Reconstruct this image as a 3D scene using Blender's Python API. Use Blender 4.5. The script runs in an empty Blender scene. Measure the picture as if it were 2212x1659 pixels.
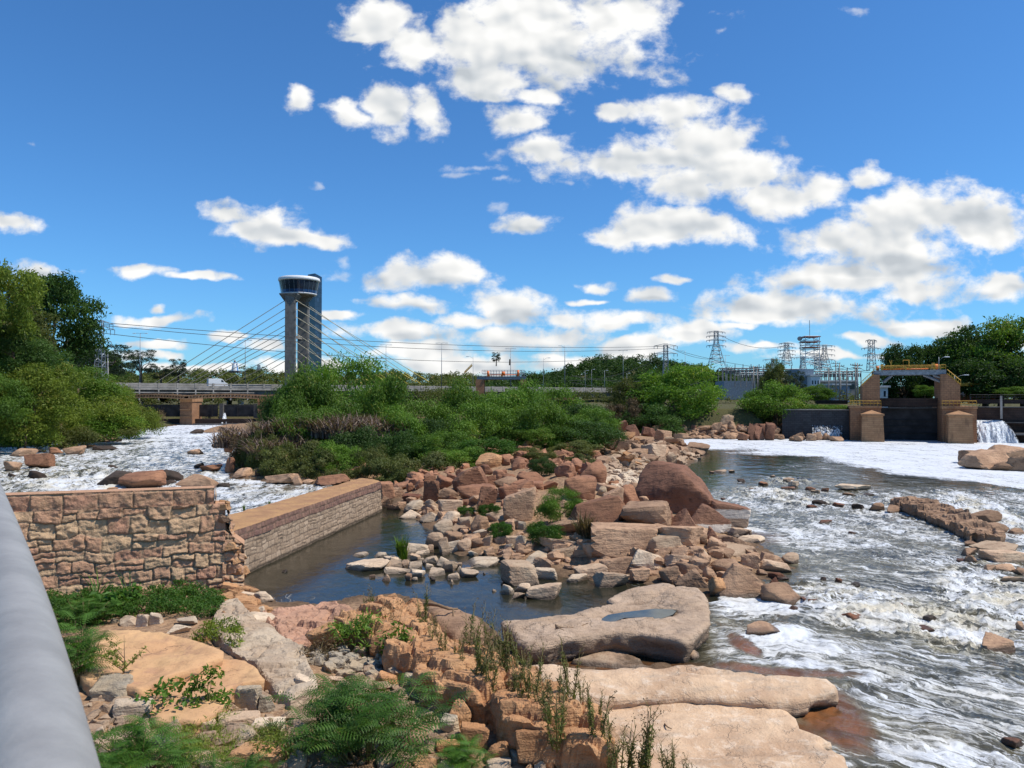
import bpy, bmesh, math, random
import numpy as np
from mathutils import Vector, Matrix
from mathutils.geometry import delaunay_2d_cdt
S = bpy.context.scene; COL = S.collection; R = math.radians; PI = math.pi
# ------------------------------------------------------------------ camera
F = 1662.0; CX = 1106.0; CY = 829.5; VH = 860.0; HC = 9.0      # survey units: the photo seen at 2212 x 1659
PITCH = math.atan((VH - CY) / F)
cd = bpy.data.cameras.new('camera'); cam = bpy.data.objects.new('camera', cd); COL.objects.link(cam)
cam.location = (0, 0, HC); cam.rotation_euler = (PI / 2 + PITCH, 0, 0)
cd.sensor_width = 36; cd.lens = 36 * F / 2212; cd.clip_start = 0.05; cd.clip_end = 9000
cd.dof.use_dof = True; cd.dof.focus_distance = 32; cd.dof.aperture_fstop = 13
S.camera = cam
S.view_settings.view_transform = 'Standard'; S.view_settings.look = 'None'
S.view_settings.exposure = 0.12; S.view_settings.gamma = 1
S.cycles.max_bounces = 6; S.cycles.diffuse_bounces = 2; S.cycles.transparent_max_bounces = 8
def ray(u, v):
    x, y, z = u - CX, F, CY - v
    c, s = math.cos(PITCH), math.sin(PITCH)
    return (x, y * c - z * s, y * s + z * c)
def P(u, v, z=0.0):
    d = ray(u, v); t = (z - HC) / d[2]
    return Vector((d[0] * t, d[1] * t, z))
def at(u, v, Y):
    d = ray(u, v); t = Y / d[1]
    return Vector((d[0] * t, Y, HC + d[2] * t))
# ------------------------------------------------------------------ nodes helper
class NT:
    def __init__(s, tree): s.t = tree; s.x = 0
    def n(s, typ, *ins, out=0, **kw):
        nd = s.t.nodes.new(typ); s.x += 40; nd.location = (s.x, 0)
        named = {}
        for k, v in kw.items():
            if k.startswith('i_'): named[k[2:].replace('_', ' ')] = v
            else: setattr(nd, k, v)
        for i, v in enumerate(ins):
            if v is not None: s.set(nd.inputs[i], v)
        for k, v in named.items(): s.set(nd.inputs[k], v)
        return nd.outputs[out] if len(nd.outputs) else None
    def set(s, sock, v):
        if isinstance(v, bpy.types.NodeSocket): s.t.links.new(v, sock)
        else:
            if sock.type == 'RGBA' and len(v) == 3: v = (*v, 1)
            sock.default_value = v
    def m(s, op, a, b=None, c=None, clamp=False): return s.n('ShaderNodeMath', a, b, c, operation=op, use_clamp=clamp)
    def vm(s, op, a, b=None, c=None, out=0): return s.n('ShaderNodeVectorMath', a, b, c, operation=op, out=out)
    def noise(s, vec, scale, detail=4, rough=.55, dist=0, out=0):
        return s.n('ShaderNodeTexNoise', i_Vector=vec, i_Scale=scale, i_Detail=detail, i_Roughness=rough, i_Distortion=dist, out=out)
    def ramp(s, v, a, b, lo=0., hi=1.):
        return s.n('ShaderNodeMapRange', v, a, b, lo, hi, interpolation_type='SMOOTHSTEP')
    def mix(s, f, a, b, mode='MIX'):
        nd = s.t.nodes.new('ShaderNodeMix'); nd.data_type = 'RGBA'; nd.blend_type = mode
        s.set(nd.inputs[0], f); s.set(nd.inputs[6], a); s.set(nd.inputs[7], b); return nd.outputs[2]
    def comb(s, x, y, z): return s.n('ShaderNodeCombineXYZ', x, y, z)
    def attr(s, name, out=2): return s.n('ShaderNodeAttribute', attribute_name=name, out=out)
# ------------------------------------------------------------------ world: sky and clouds
SUN_EL = R(58); SUN_AZ = R(99)                      # clockwise from +Y (the view direction)
sun_dir = Vector((math.sin(SUN_AZ) * math.cos(SUN_EL), math.cos(SUN_AZ) * math.cos(SUN_EL), math.sin(SUN_EL)))
W = bpy.data.worlds.new('World'); S.world = W; W.use_nodes = True
wt = NT(W.node_tree); W.node_tree.nodes.clear()
sky = W.node_tree.nodes.new('ShaderNodeTexSky'); sky.sky_type = 'NISHITA'; sky.sun_disc = False
sky.sun_elevation = SUN_EL; sky.sun_rotation = SUN_AZ; sky.altitude = 300
sky.air_density = 1.0; sky.dust_density = 0.4; sky.ozone_density = 2.2
# clouds: puffs at directions (tan of azimuth, tan of elevation), sizes, strength; units of the survey
CLOUDS = '''1150 85 280 100;900 92 70 55;1060 165 100 50;1340 40 100 75;1230 135 90 55;1000 60 80 60;1170 20 180 60;1060 205 40 16
800 35 80 42;770 65 40 15;838 228 58 45;925 232 46 48;745 238 42 24;648 212 34 22;1115 255 58 30;1150 205 42 18;1590 200 52 20
1450 235 105 27;1320 245 32 14;1390 335 215 45;1520 300 120 48;1600 372 150 52;1185 320 75 28;1690 432 90 42;1880 388 52 28;1790 412 62 36;1500 395 120 40;1340 355 130 32
1318 515 62 28;1430 478 112 38;1550 502 75 32;1400 505 90 26;1145 470 55 22;560 492 90 38;490 458 50 20;670 522 58 15;600 515 60 20
2030 462 180 62;1900 535 215 50;1800 595 190 42;1740 665 230 38;2000 622 95 32;2160 622 85 28;1650 690 150 24;1960 580 100 40;2120 500 100 40;1900 460 60 40
935 592 125 34;960 570 70 30;895 657 84 20;1110 668 105 36;1010 690 85 18;1190 692 55 20;1280 612 42 17;1428 638 70 19;1340 692 88 20;1495 720 92 24;1465 600 30 8
1130 735 150 30;860 722 115 20;920 762 130 24;1375 752 90 20;1260 775 170 20;1010 790 210 22;740 685 60 10;340 690 85 12;315 588 52 14;420 596 60 9;480 592 45 9;335 665 22 9;350 742 60 10;330 768 70 12;490 724 45 9;20 474 52 24;80 592 65 22;560 745 80 12;400 800 160 12;640 790 120 16
1255 648 62 8;1985 700 125 20;1870 738 55 13;2150 745 80 16;1650 755 70 8;1600 715 60 10;1780 770 120 9;-200 600 150 40;2420 560 180 60;-350 420 160 60;2500 300 200 80;1500 810 250 10'''
WISP = '1020 358 75 10;1075 382 40 8;1562 66 28 8;1850 18 36 12;85 320 20 8;1075 442 26 16;740 560 26 16;735 586 45 12;1700 300 20 22;1085 325 32 16;680 408 20 8;1620 262 30 8;1220 390 40 8;1000 372 30 8'
UNDER = '1110 150 130 38;1250 110 70 22;1400 352 130 20;1560 400 150 24;1430 497 95 18;1900 565 180 24;2040 498 140 22;1750 682 210 16;1820 615 130 16;940 607 95 13;890 667 62 8;1110 687 90 12;1150 752 150 13;860 735 80 8;580 508 52 13;840 248 32 11;1145 481 36 8;1990 712 90 9;1340 703 60 9;1500 735 60 9;1430 648 48 7;1010 798 150 9;80 602 42 9;2160 635 60 9'  # cloud undersides, greyed so their shade is painted into the cloud brightness
tc = wt.n('ShaderNodeTexCoord', out=0)
sep = wt.t.nodes.new('ShaderNodeSeparateXYZ'); wt.t.links.new(tc, sep.inputs[0])
yy = wt.m('MAXIMUM', sep.outputs[1], 0.02)
px = wt.m('DIVIDE', sep.outputs[0], yy); pz = wt.m('DIVIDE', sep.outputs[2], yy)
pv = wt.comb(px, pz, 0.0)
warpn = wt.n('ShaderNodeTexNoise', i_Vector=wt.vm('MULTIPLY', pv, (1, 1.8, 1)), i_Scale=7.0, i_Detail=3, i_Roughness=.6, noise_dimensions='2D', out=1)
warp = wt.vm('MULTIPLY', wt.vm('SUBTRACT', warpn, (.5, .5, .5)), (.065, .04, 0))
pw = wt.vm('ADD', pv, warp)
def field(tr, p, txt, off=0.0):
    acc = None
    for it in txt.replace('\n', ';').split(';'):
        u, v, a, b = map(float, it.split())
        x = (u - CX) / F; z = (VH - v) / F + off; sx = F / (a * 1.12); sz = F / (b * 1.18)
        q = tr.vm('MULTIPLY_ADD', p, (sx, sz, 0), (-x * sx, -z * sz, 0))
        d = tr.vm('LENGTH', q, out=1)
        acc = d if acc is None else tr.m('MINIMUM' , acc, d)
    return acc
dist = field(wt, pw, CLOUDS); dist2 = field(wt, pw, WISP)
under = field(wt, pw, UNDER)
pn = wt.vm('MULTIPLY', pv, (1, 1.35, 1))
def no2(vec, sc, det, ro, di=0): return wt.n('ShaderNodeTexNoise', i_Vector=vec, i_Scale=sc, i_Detail=det, i_Roughness=ro, i_Distortion=di, noise_dimensions='2D')
pn = wt.vm('ADD', pn, wt.vm('MULTIPLY', warp, (.35, .35, 0)))
n1 = no2(pn, 15.0, 7, .60); n1s = no2(pn, 11.0, 2.5, .5); n2 = no2(wt.vm('ADD', pn, (-.007, -.014, 0)), 11.0, 2.5, .5)
nb = no2(pn, 42.0, 4, .6)
dens = wt.m('ADD', wt.m('SUBTRACT', 1.0, dist), wt.m('MULTIPLY', wt.m('SUBTRACT', n1, .5), 1.9))
dens = wt.m('ADD', dens, wt.m('MULTIPLY', wt.m('SUBTRACT', nb, .5), .55))
cov = wt.ramp(dens, -.14, 0.55)
dw = wt.m('ADD', wt.m('SUBTRACT', 1.0, dist2), wt.m('MULTIPLY', wt.m('SUBTRACT', nb, .5), 2.2))
cov2 = wt.m('MULTIPLY', wt.ramp(dw, 0.1, 1.2), .42)
cov = wt.m('MAXIMUM', cov, cov2)
upm = wt.ramp(sep.outputs[1], 0.0, 0.15); cov = wt.m('MULTIPLY', cov, upm)
puff = wt.m('SUBTRACT', n1s, n2)                      # sunny side of every billow
body = wt.ramp(dens, .35, 1.15)
und = wt.ramp(wt.m('ADD', wt.m('SUBTRACT', 1.0, under), wt.m('MULTIPLY', wt.m('SUBTRACT', n1, .5), 1.2)), -.5, .7)
lum = wt.m('ADD', wt.m('MULTIPLY', puff, 1.15), wt.m('SUBTRACT', .86, wt.m('MULTIPLY', und, .15)))
lum = wt.m('MINIMUM', wt.m('MAXIMUM', lum, .58), .93)
ccol = wt.mix(wt.ramp(lum, .55, .9), (.86, .93, 1.0), (1, 1, .985))
skc = wt.mix(1.0, sky.outputs[0], (.47, .92, 1.34), 'MULTIPLY')
bg1 = wt.n('ShaderNodeBackground', skc, 0.105); bg2 = wt.n('ShaderNodeBackground', ccol, lum)
mx = wt.n('ShaderNodeMixShader', cov, bg1, bg2)
wt.n('ShaderNodeOutputWorld', mx)
W.cycles.sampling_method = 'MANUAL'; W.cycles.sample_map_resolution = 512
sl = bpy.data.lights.new('sun', 'SUN'); sl.energy = 4.7; sl.angle = R(.55); sl.color = (1, .955, .88)
sun = bpy.data.objects.new('sun', sl); COL.objects.link(sun); sun.rotation_euler = sun_dir.to_track_quat('Z', 'Y').to_euler()
# ------------------------------------------------------------------ numpy noise
def _h(ix, iy, iz, seed):
    h = (ix.astype(np.int64) * 374761393 + iy.astype(np.int64) * 668265263 + iz.astype(np.int64) * 2147483647 + seed * 1274126177) & 0xffffffff
    h = ((h ^ (h >> 13)) * 1274126177) & 0xffffffff
    h = (h ^ (h >> 16)); return (h & 0xffff) / 65535.0
def vn(p, seed=0):
    i = np.floor(p); f = p - i; f = f * f * f * (f * (f * 6 - 15) + 10); i = i.astype(np.int64)
    r = 0
    for dx in (0, 1):
        wx = f[:, 0] if dx else 1 - f[:, 0]
        for dy in (0, 1):
            wy = f[:, 1] if dy else 1 - f[:, 1]
            for dz in (0, 1):
                wz = f[:, 2] if dz else 1 - f[:, 2]
                r = r + wx * wy * wz * _h(i[:, 0] + dx, i[:, 1] + dy, i[:, 2] + dz, seed)
    return r * 2 - 1
def fbm(p, scale=1, octv=4, seed=0, gain=.5):
    p = np.asarray(p, float) * scale; r = 0; a = 1; t = 0
    for k in range(octv):
        r = r + a * vn(p + k * 17.3, seed + k); t += a; a *= gain; p = p * 2.03
    return r / t
def p3(x, y, z=0): return np.stack([x, y, np.zeros_like(x) + z], 1)
def worley(x, y, seed=0):
    ix = np.floor(x); iy = np.floor(y); d1 = np.full(x.shape, 9.); d2 = d1.copy(); cid = np.zeros(x.shape); ox = cid.copy(); oy = cid.copy()
    for dx in (-1, 0, 1):
        for dy in (-1, 0, 1):
            cx = ix + dx; cy = iy + dy; z = np.zeros_like(cx)
            qx = cx + .15 + .7 * _h(cx, cy, z, seed); qy = cy + .15 + .7 * _h(cx, cy, z, seed + 7)
            d = np.hypot(qx - x, qy - y); c = _h(cx, cy, z, seed + 13); m = d < d1
            d2 = np.where(m, d1, np.minimum(d2, d)); cid = np.where(m, c, cid); ox = np.where(m, x - qx, ox); oy = np.where(m, y - qy, oy); d1 = np.where(m, d, d1)
    return d1, d2, cid, ox, oy
def sdf(poly, x, y):
    poly = [(p[0], p[1]) for p in poly]; d = np.full(x.shape, 1e9); ins = np.zeros(x.shape, bool)
    for (ax, ay), (bx, by) in zip(poly, poly[1:] + poly[:1]):
        ex, ey = bx - ax, by - ay; wx, wy = x - ax, y - ay
        t = np.clip((wx * ex + wy * ey) / (ex * ex + ey * ey + 1e-9), 0, 1)
        d = np.minimum(d, (wx - ex * t) ** 2 + (wy - ey * t) ** 2)
        c = ((ay > y) != (by > y)) & (x < ex * (y - ay) / (ey + 1e-12) + ax); ins ^= c
    return np.where(ins, np.sqrt(d), -np.sqrt(d))
def sst(a, b, x): t = np.clip((x - a) / (b - a), 0, 1); return t * t * (3 - 2 * t)
# ------------------------------------------------------------------ object helpers
def T(o, label=None, cat=None, group=None, kind=None):
    if label: o['label'] = label
    if cat: o['category'] = cat
    if group: o['group'] = group
    if kind: o['kind'] = kind
    return o
def npmesh(name, V, Fc, mats=(), smooth=True, attrs=None, fattrs=None, midx=None):
    V = np.asarray(V, np.float32); Fc = np.asarray(Fc, np.int32); k = Fc.shape[1]
    me = bpy.data.meshes.new(name); me.vertices.add(len(V)); me.vertices.foreach_set('co', V.ravel())
    me.loops.add(Fc.size); me.loops.foreach_set('vertex_index', Fc.ravel())
    me.polygons.add(len(Fc)); me.polygons.foreach_set('loop_start', np.arange(0, Fc.size, k, dtype=np.int32))
    me.polygons.foreach_set('loop_total', np.full(len(Fc), k, np.int32))
    me.polygons.foreach_set('use_smooth', np.full(len(Fc), smooth, bool))
    if midx is not None: me.polygons.foreach_set('material_index', np.asarray(midx, np.int32))
    me.update(calc_edges=True)
    for dom, at_ in (('POINT', attrs), ('FACE', fattrs)):
        for n, a in (at_ or {}).items():
            q = me.attributes.new(n, 'FLOAT', dom); q.data.foreach_set('value', np.asarray(a, np.float32))
    for m in mats: me.materials.append(m)
    return me
def link(name, data, parent=None, loc=None, rot=None, scl=None):
    o = bpy.data.objects.new(name, data); COL.objects.link(o)
    if parent: o.parent = parent
    if loc is not None: o.location = loc
    if rot is not None: o.rotation_euler = rot
    if scl is not None: o.scale = scl
    return o
def empty(name, loc, rz=0): return link(name, None, None, loc, (0, 0, rz))
def dup(root, loc=None, rot=None, scl=None, label=None, cat=None, group=None):
    c = root.copy(); COL.objects.link(c)
    if loc is not None: c.location = loc
    if rot is not None: c.rotation_euler = rot
    if scl is not None: c.scale = scl
    for ch in KIDS.get(root.name, []):
        d = ch.copy(); COL.objects.link(d); d.parent = c
    T(c, label, cat, group); return c
KIDS = {}
class MB:
    """mesh built from primitives; z up, one object per part"""
    def __init__(s): s.v = []; s.f = []
    def add(s, vs, fs):
        b = len(s.v); s.v += [tuple(p) for p in vs]; s.f += [tuple(b + i for i in f) for f in fs]; return s
    def box(s, x0, x1, y0, y1, z0, z1):
        return s.add([(x0, y0, z0), (x1, y0, z0), (x1, y1, z0), (x0, y1, z0), (x0, y0, z1), (x1, y0, z1), (x1, y1, z1), (x0, y1, z1)],
                     [(0, 3, 2, 1), (4, 5, 6, 7), (0, 1, 5, 4), (1, 2, 6, 5), (2, 3, 7, 6), (3, 0, 4, 7)])
    def prism(s, pts, y0, y1):            # outline in x,z extruded in y
        n = len(pts); return s.add([(p[0], y0, p[1]) for p in pts] + [(p[0], y1, p[1]) for p in pts],
            [tuple(range(n)), tuple(range(2 * n - 1, n - 1, -1))] + [(i, i + n, (i + 1) % n + n, (i + 1) % n) for i in range(n)])
    def tube(s, pts, rad, n=6, cap=True):
        pts = [Vector(p) for p in pts]; rad = rad if hasattr(rad, '__len__') else [rad] * len(pts); rings = []
        for i, p in enumerate(pts):
            d = (pts[min(i + 1, len(pts) - 1)] - pts[max(i - 1, 0)]).normalized()
            a = d.orthogonal().normalized() if abs(d.z) > .9 else d.cross(Vector((0, 0, 1))).normalized()
            b = d.cross(a); rings.append([p + (a * math.cos(2 * PI * k / n) + b * math.sin(2 * PI * k / n)) * rad[i] for k in range(n)])
        vs = [q for r in rings for q in r]; fs = []
        for i in range(len(pts) - 1):
            for k in range(n): fs.append((i * n + k, i * n + (k + 1) % n, (i + 1) * n + (k + 1) % n, (i + 1) * n + k))
        if cap: fs += [tuple(range(n - 1, -1, -1)), tuple(range((len(pts) - 1) * n, len(pts) * n))]
        return s.add(vs, fs)
    def lathe(s, prof, n=24, c=(0, 0, 0), a0=0, a1=2 * PI):
        vs = [(c[0] + r * math.cos(a0 + (a1 - a0) * k / n), c[1] + r * math.sin(a0 + (a1 - a0) * k / n), c[2] + z) for r, z in prof for k in range(n)]
        fs = [(i * n + k, i * n + (k + 1) % n, (i + 1) * n + (k + 1) % n, (i + 1) * n + k) for i in range(len(prof) - 1) for k in range(n)]
        return s.add(vs, fs)
    def mesh(s, name, mat, smooth=False, bevel=0):
        me = bpy.data.meshes.new(name); me.from_pydata(s.v, [], s.f); me.materials.append(mat)
        bm = bmesh.new(); bm.from_mesh(me); bmesh.ops.recalc_face_normals(bm, faces=bm.faces)
        if bevel: bmesh.ops.bevel(bm, geom=list(bm.edges), offset=bevel, segments=1, affect='EDGES')
        bm.to_mesh(me); bm.free()
        if smooth: me.polygons.foreach_set('use_smooth', [True] * len(me.polygons))
        return me
    def obj(s, name, mat, parent=None, smooth=False, bevel=0, loc=None, rot=None): return link(name, s.mesh(name, mat, smooth, bevel), parent, loc, rot)
# ------------------------------------------------------------------ materials
def newmat(name):
    m = bpy.data.materials.new(name); m.use_nodes = True; m.node_tree.nodes.clear(); return m, NT(m.node_tree)
def finish(t, col, rough=.85, bump=None, bs=.3, bd=.05, spec=.3, metal=0, **kw):
    nrm = t.n('ShaderNodeBump', i_Strength=bs, i_Distance=bd, i_Height=bump) if bump is not None else None
    ins = {'i_Base Color': col, 'i_Roughness': rough, 'i_Specular IOR Level': spec, 'i_Metallic': metal}
    if nrm is not None: ins['i_Normal'] = nrm
    sh = t.n('ShaderNodeBsdfPrincipled', **{k.replace(' ', '_'): v for k, v in ins.items()}, **kw)
    t.n('ShaderNodeOutputMaterial', sh); return sh
def pos(t): return t.n('ShaderNodeNewGeometry', out=0)
def plain(name, col, rough=.6, metal=0, var=.25, scale=2., bs=.15):
    m, t = newmat(name); p = pos(t); n = t.noise(p, scale, 5, .6)
    c = t.mix(t.ramp(n, .3, .7), tuple(x * (1 - var) for x in col), tuple(min(1, x * (1 + var)) for x in col))
    finish(t, c, rough, t.noise(p, scale * 8, 3), bs, .02, metal=metal); return m
def rockmat(name, a, b, c, dark=.45, scale=1., band=None, low=None, objrand=.5, bump=.75, crack=0.0):
    """a,b ground tones, c stain; wet dark line by the water"""
    m, t = newmat(name); p = pos(t); rnd = t.n('ShaderNodeObjectInfo', out=5)
    shift = t.vm('ADD', p, t.vm('MULTIPLY', t.comb(rnd, rnd, rnd), (37, 53, 11)))
    n1 = t.noise(shift, .55 * scale, 5, .6); n2 = t.noise(shift, 2.6 * scale, 6, .65); n3 = t.noise(shift, 14 * scale, 4, .6)
    col = t.mix(t.ramp(n1, .35, .65), a, b)
    col = t.mix(t.m('MULTIPLY', t.ramp(n2, .5, .72), .75), col, c)
    col = t.mix(t.m('MULTIPLY', t.ramp(n3, .56, .75), .5), col, tuple(x * dark for x in c))
    v = t.m('ADD', 1 - objrand / 2, t.m('MULTIPLY', rnd, objrand))
    col = t.mix(1.0, col, t.comb(v, v, v), 'MULTIPLY')
    z = t.n('ShaderNodeSeparateXYZ', p, out=2)
    if band:
        zz = t.m('ADD', z, t.m('MULTIPLY', t.m('SUBTRACT', n2, .5), .25))
        bnd = t.m('MULTIPLY', t.ramp(zz, band[0] - .18, band[0] - .1), t.m('SUBTRACT', 1.0, t.ramp(zz, band[1], band[1] + .08)))
        col = t.mix(t.ramp(zz, band[1], band[1] + .1), t.mix(.55, col, (.45, .33, .22)), col)
        col = t.mix(t.m('MULTIPLY', bnd, .75), col, (.62, .54, .45))
    if low: col = t.mix(t.m('SUBTRACT', 1.0, t.ramp(t.m('ADD', z, t.m('MULTIPLY', t.m('SUBTRACT', n2, .5), .25)), low - .08, low + .06)), col, t.mix(.6, col, (.17, .11, .07)))
    wet = t.m('SUBTRACT', 1.0, t.ramp(t.m('ADD', z, t.m('MULTIPLY', t.m('SUBTRACT', n2, .5), .3)), .06, .24))
    col = t.mix(t.m('MULTIPLY', wet, .72), col, (.045, .032, .022))
    v1 = t.n('ShaderNodeTexVoronoi', i_Vector=t.vm('ADD', shift, t.vm('MULTIPLY', t.noise(shift, 1.5, out=1), (1.7, 1.7, 1.7))), i_Scale=.42 * scale, feature='DISTANCE_TO_EDGE')
    crk = t.m('MULTIPLY', t.m('SUBTRACT', 1.0, t.ramp(v1, 0.0, .014)), t.ramp(n1, .42, .56))
    col = t.mix(t.m('MULTIPLY', crk, crack), col, tuple(x * .3 for x in c))
    tl = t.n('ShaderNodeVectorRotate', shift, (0, 0, 0), (1, .3, 0), .25, rotation_type='AXIS_ANGLE'); n4 = t.noise(t.vm('MULTIPLY', tl, (.8, .8, 5.5)), 1.3 * scale, 4, .6)
    col = t.mix(t.m('MULTIPLY', t.ramp(n4, .52, .66), .35), col, tuple(x * .6 for x in c))
    h = t.m('ADD', t.m('ADD', t.m('MULTIPLY', n2, .7), t.m('MULTIPLY', n4, .7)), t.m('MULTIPLY', n3, .35)); h = t.m('SUBTRACT', h, t.m('MULTIPLY', crk, .6 * crack))
    finish(t, col, t.m('SUBTRACT', .93, t.m('MULTIPLY', wet, .6)), h, bump, .14, spec=.25); return m
M = {}
M['red'] = rockmat('red_boulder_stone', (.35, .17, .092), (.25, .118, .068), (.12, .06, .038))
M['brown'] = rockmat('brown_boulder_stone', (.43, .265, .16), (.31, .185, .11), (.16, .09, .058))
M['tan'] = rockmat('tan_stone', (.50, .36, .235), (.40, .26, .165), (.27, .165, .10))
M['pale'] = rockmat('pale_stone', (.60, .47, .33), (.50, .36, .24), (.32, .22, .14))
M['orange'] = rockmat('orange_stone', (.52, .29, .14), (.44, .22, .10), (.26, .12, .06), scale=1.4)
M['grey'] = rockmat('grey_old_stone', (.38, .32, .24), (.47, .35, .22), (.16, .13, .10), scale=1.5)
M['dark'] = rockmat('wet_dark_stone', (.055, .04, .03), (.085, .055, .04), (.03, .025, .02))
M['wetred'] = rockmat('wet_red_stone', (.20, .085, .045), (.15, .06, .035), (.06, .03, .02))
M['band'] = rockmat('banded_boulder_stone', (.31, .16, .095), (.25, .115, .07), (.14, .07, .045), band=(.9, 1.3))
M['hero'] = rockmat('huge_boulder_stone', (.25, .12, .072), (.18, .085, .052), (.085, .045, .032), bump=1.0)
M['smooth'] = rockmat('smooth_slab_stone', (.57, .395, .25), (.42, .27, .165), (.64, .51, .38), dark=.7, scale=.9, bump=.7, low=.12, crack=.3)
M['slab'] = rockmat('river_slab_stone', (.43, .30, .20), (.50, .36, .25), (.31, .21, .14), dark=.5, scale=1.3, bump=.9, low=.66, crack=.45)
M['sand'] = rockmat('orange_slab_stone', (.60, .36, .175), (.54, .30, .15), (.40, .215, .13), dark=.7, scale=.7, bump=.45, crack=.5)
M['pink'] = rockmat('pinkish_slab_stone', (.46, .26, .17), (.42, .235, .145), (.30, .15, .10), scale=.9, crack=.3)
def groundmat():
    m, t = newmat('ground_soil'); p = pos(t); n1 = t.noise(p, .35, 6, .6); n2 = t.noise(p, 3, 6, .65); n3 = t.noise(p, 18, 4, .6)
    far = t.attr('veg')
    soil = t.mix(t.ramp(n2, .35, .65), (.36, .215, .12), (.22, .13, .075)); soil = t.mix(t.ramp(n3, .5, .7), soil, (.43, .30, .18))
    grn = t.mix(t.ramp(n2, .4, .6), (.03, .045, .014), (.065, .075, .025))
    g = t.m('MAXIMUM', t.m('MULTIPLY', t.ramp(n1, .5, .58), .0), far)
    col = t.mix(t.m('MULTIPLY', g, .85), soil, grn)
    wet = t.m('SUBTRACT', 1.0, t.ramp(t.n('ShaderNodeSeparateXYZ', p, out=2), .05, .3))
    col = t.mix(t.m('MULTIPLY', wet, .7), col, (.06, .04, .025))
    v = t.n('ShaderNodeTexVoronoi', i_Vector=p, i_Scale=3.5, out=0)
    finish(t, col, .95, t.m('ADD', t.m('MULTIPLY', v, .8), n2), .9, .12, spec=.15); return m
M['ground'] = groundmat()
def watermat():
    m, t = newmat('river_water'); p = pos(t)
    foam = t.attr('foam'); churn = t.attr('churn'); shallow = t.attr('shallow'); ang = t.attr('flow')
    q = t.n('ShaderNodeVectorRotate', p, (0, 0, 0), (0, 0, 1), ang, rotation_type='Z_AXIS')
    w = t.vm('MULTIPLY', t.vm('SUBTRACT', t.noise(q, .35, 3, .6, out=1), (.5, .5, .5)), (2.6, 2.6, 0)); q = t.vm('ADD', q, w)
    st = t.vm('MULTIPLY', q, (.36, 1.3, 1)); w2 = t.vm('MULTIPLY', t.vm('SUBTRACT', t.noise(st, 1.9, 4, .65, out=1), (.5, .5, .5)), (1.1, 1.1, 0)); st = t.vm('ADD', st, w2)
    fn_ = t.attr('fine'); n1 = t.noise(st, .8, 5, .6); n2 = t.noise(st, 3.2, 6, .68); n3 = t.noise(st, 13, 4, .6)
    n2 = t.m('ADD', t.m('MULTIPLY', n2, fn_), t.m('MULTIPLY', t.noise(st, 1.1, 4, .55), t.m('SUBTRACT', 1.0, fn_))); n3 = t.m('ADD', t.m('MULTIPLY', n3, fn_), t.m('MULTIPLY', .5, t.m('SUBTRACT', 1.0, fn_)))
    lace = t.n('ShaderNodeTexVoronoi', i_Vector=st, i_Scale=2.3, feature='DISTANCE_TO_EDGE'); lc = t.m('SUBTRACT', 1.0, t.ramp(lace, .0, .22))
    val = t.m('ADD', t.m('ADD', t.m('MULTIPLY', n1, .75), t.m('MULTIPLY', n3, .22)), t.m('ADD', t.m('MULTIPLY', n2, .65), t.m('MULTIPLY', lc, .14)))
    mac = t.m('SUBTRACT', t.noise(t.vm('MULTIPLY', q, (.10, .32, 1)), 1.0, 3, .55), .5)
    thr = t.m('SUBTRACT', t.m('SUBTRACT', 1.33, t.m('MULTIPLY', mac, .55)), t.m('MULTIPLY', foam, .66))
    fm = t.m('MULTIPLY', t.ramp(t.m('SUBTRACT', val, thr), -.13, .17), t.m('ADD', .74, t.m('MULTIPLY', n3, .3)), clamp=True)
    fm = t.m('MAXIMUM', fm, t.m('MULTIPLY', t.ramp(t.m('ADD', foam, t.m('MULTIPLY', t.m('SUBTRACT', n2, .5), .5)), .80, .98), t.ramp(foam, .88, .97))); fm = t.m('MULTIPLY', fm, t.ramp(foam, .01, .08))
    deep = t.mix(t.ramp(t.noise(p, .15, 3), .4, .6), (.045, .042, .028), (.085, .074, .045)); deep = t.mix(t.ramp(t.attr('rough'), .1, .4), (.020, .019, .011), deep)
    ch = t.mix(t.ramp(n2, .4, .6), (.16, .135, .075), (.50, .45, .31))
    base = t.mix(t.m('MULTIPLY', churn, t.ramp(t.m('ADD', t.m('MULTIPLY', n1, .5), t.m('MULTIPLY', n2, .5)), .40, .58)), deep, ch)
    base = t.mix(shallow, base, t.mix(t.ramp(n1, .35, .65), (.22, .085, .03), (.10, .05, .025)))
    fcol = t.mix(t.m('MULTIPLY', churn, t.ramp(t.noise(q, .5, 3), .4, .65)), (.68, .69, .70), (.58, .51, .37))
    wav = t.vm('MULTIPLY', q, (.8, 1.7, 1)); b1 = t.noise(wav, 1.8, 5, .6); b2 = t.noise(wav, 7, 4, .6)
    rr = t.attr('rough')
    hw = t.m('ADD', t.m('MULTIPLY', b1, 1.0), t.m('MULTIPLY', b2, .35)); bh = t.m('MULTIPLY', hw, rr)
    bump = t.n('ShaderNodeBump', i_Strength=.55, i_Distance=.30, i_Height=t.m('ADD', bh, t.m('MULTIPLY', fm, .12)))
    wsh = t.n('ShaderNodeBsdfPrincipled', i_Base_Color=base, i_Roughness=.07, i_IOR=1.33, i_Normal=bump)
    fsh = t.n('ShaderNodeBsdfPrincipled', i_Base_Color=fcol, i_Roughness=.75, i_Normal=bump)
    t.n('ShaderNodeOutputMaterial', t.n('ShaderNodeMixShader', fm, wsh, fsh)); return m
M['water'] = watermat()
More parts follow.
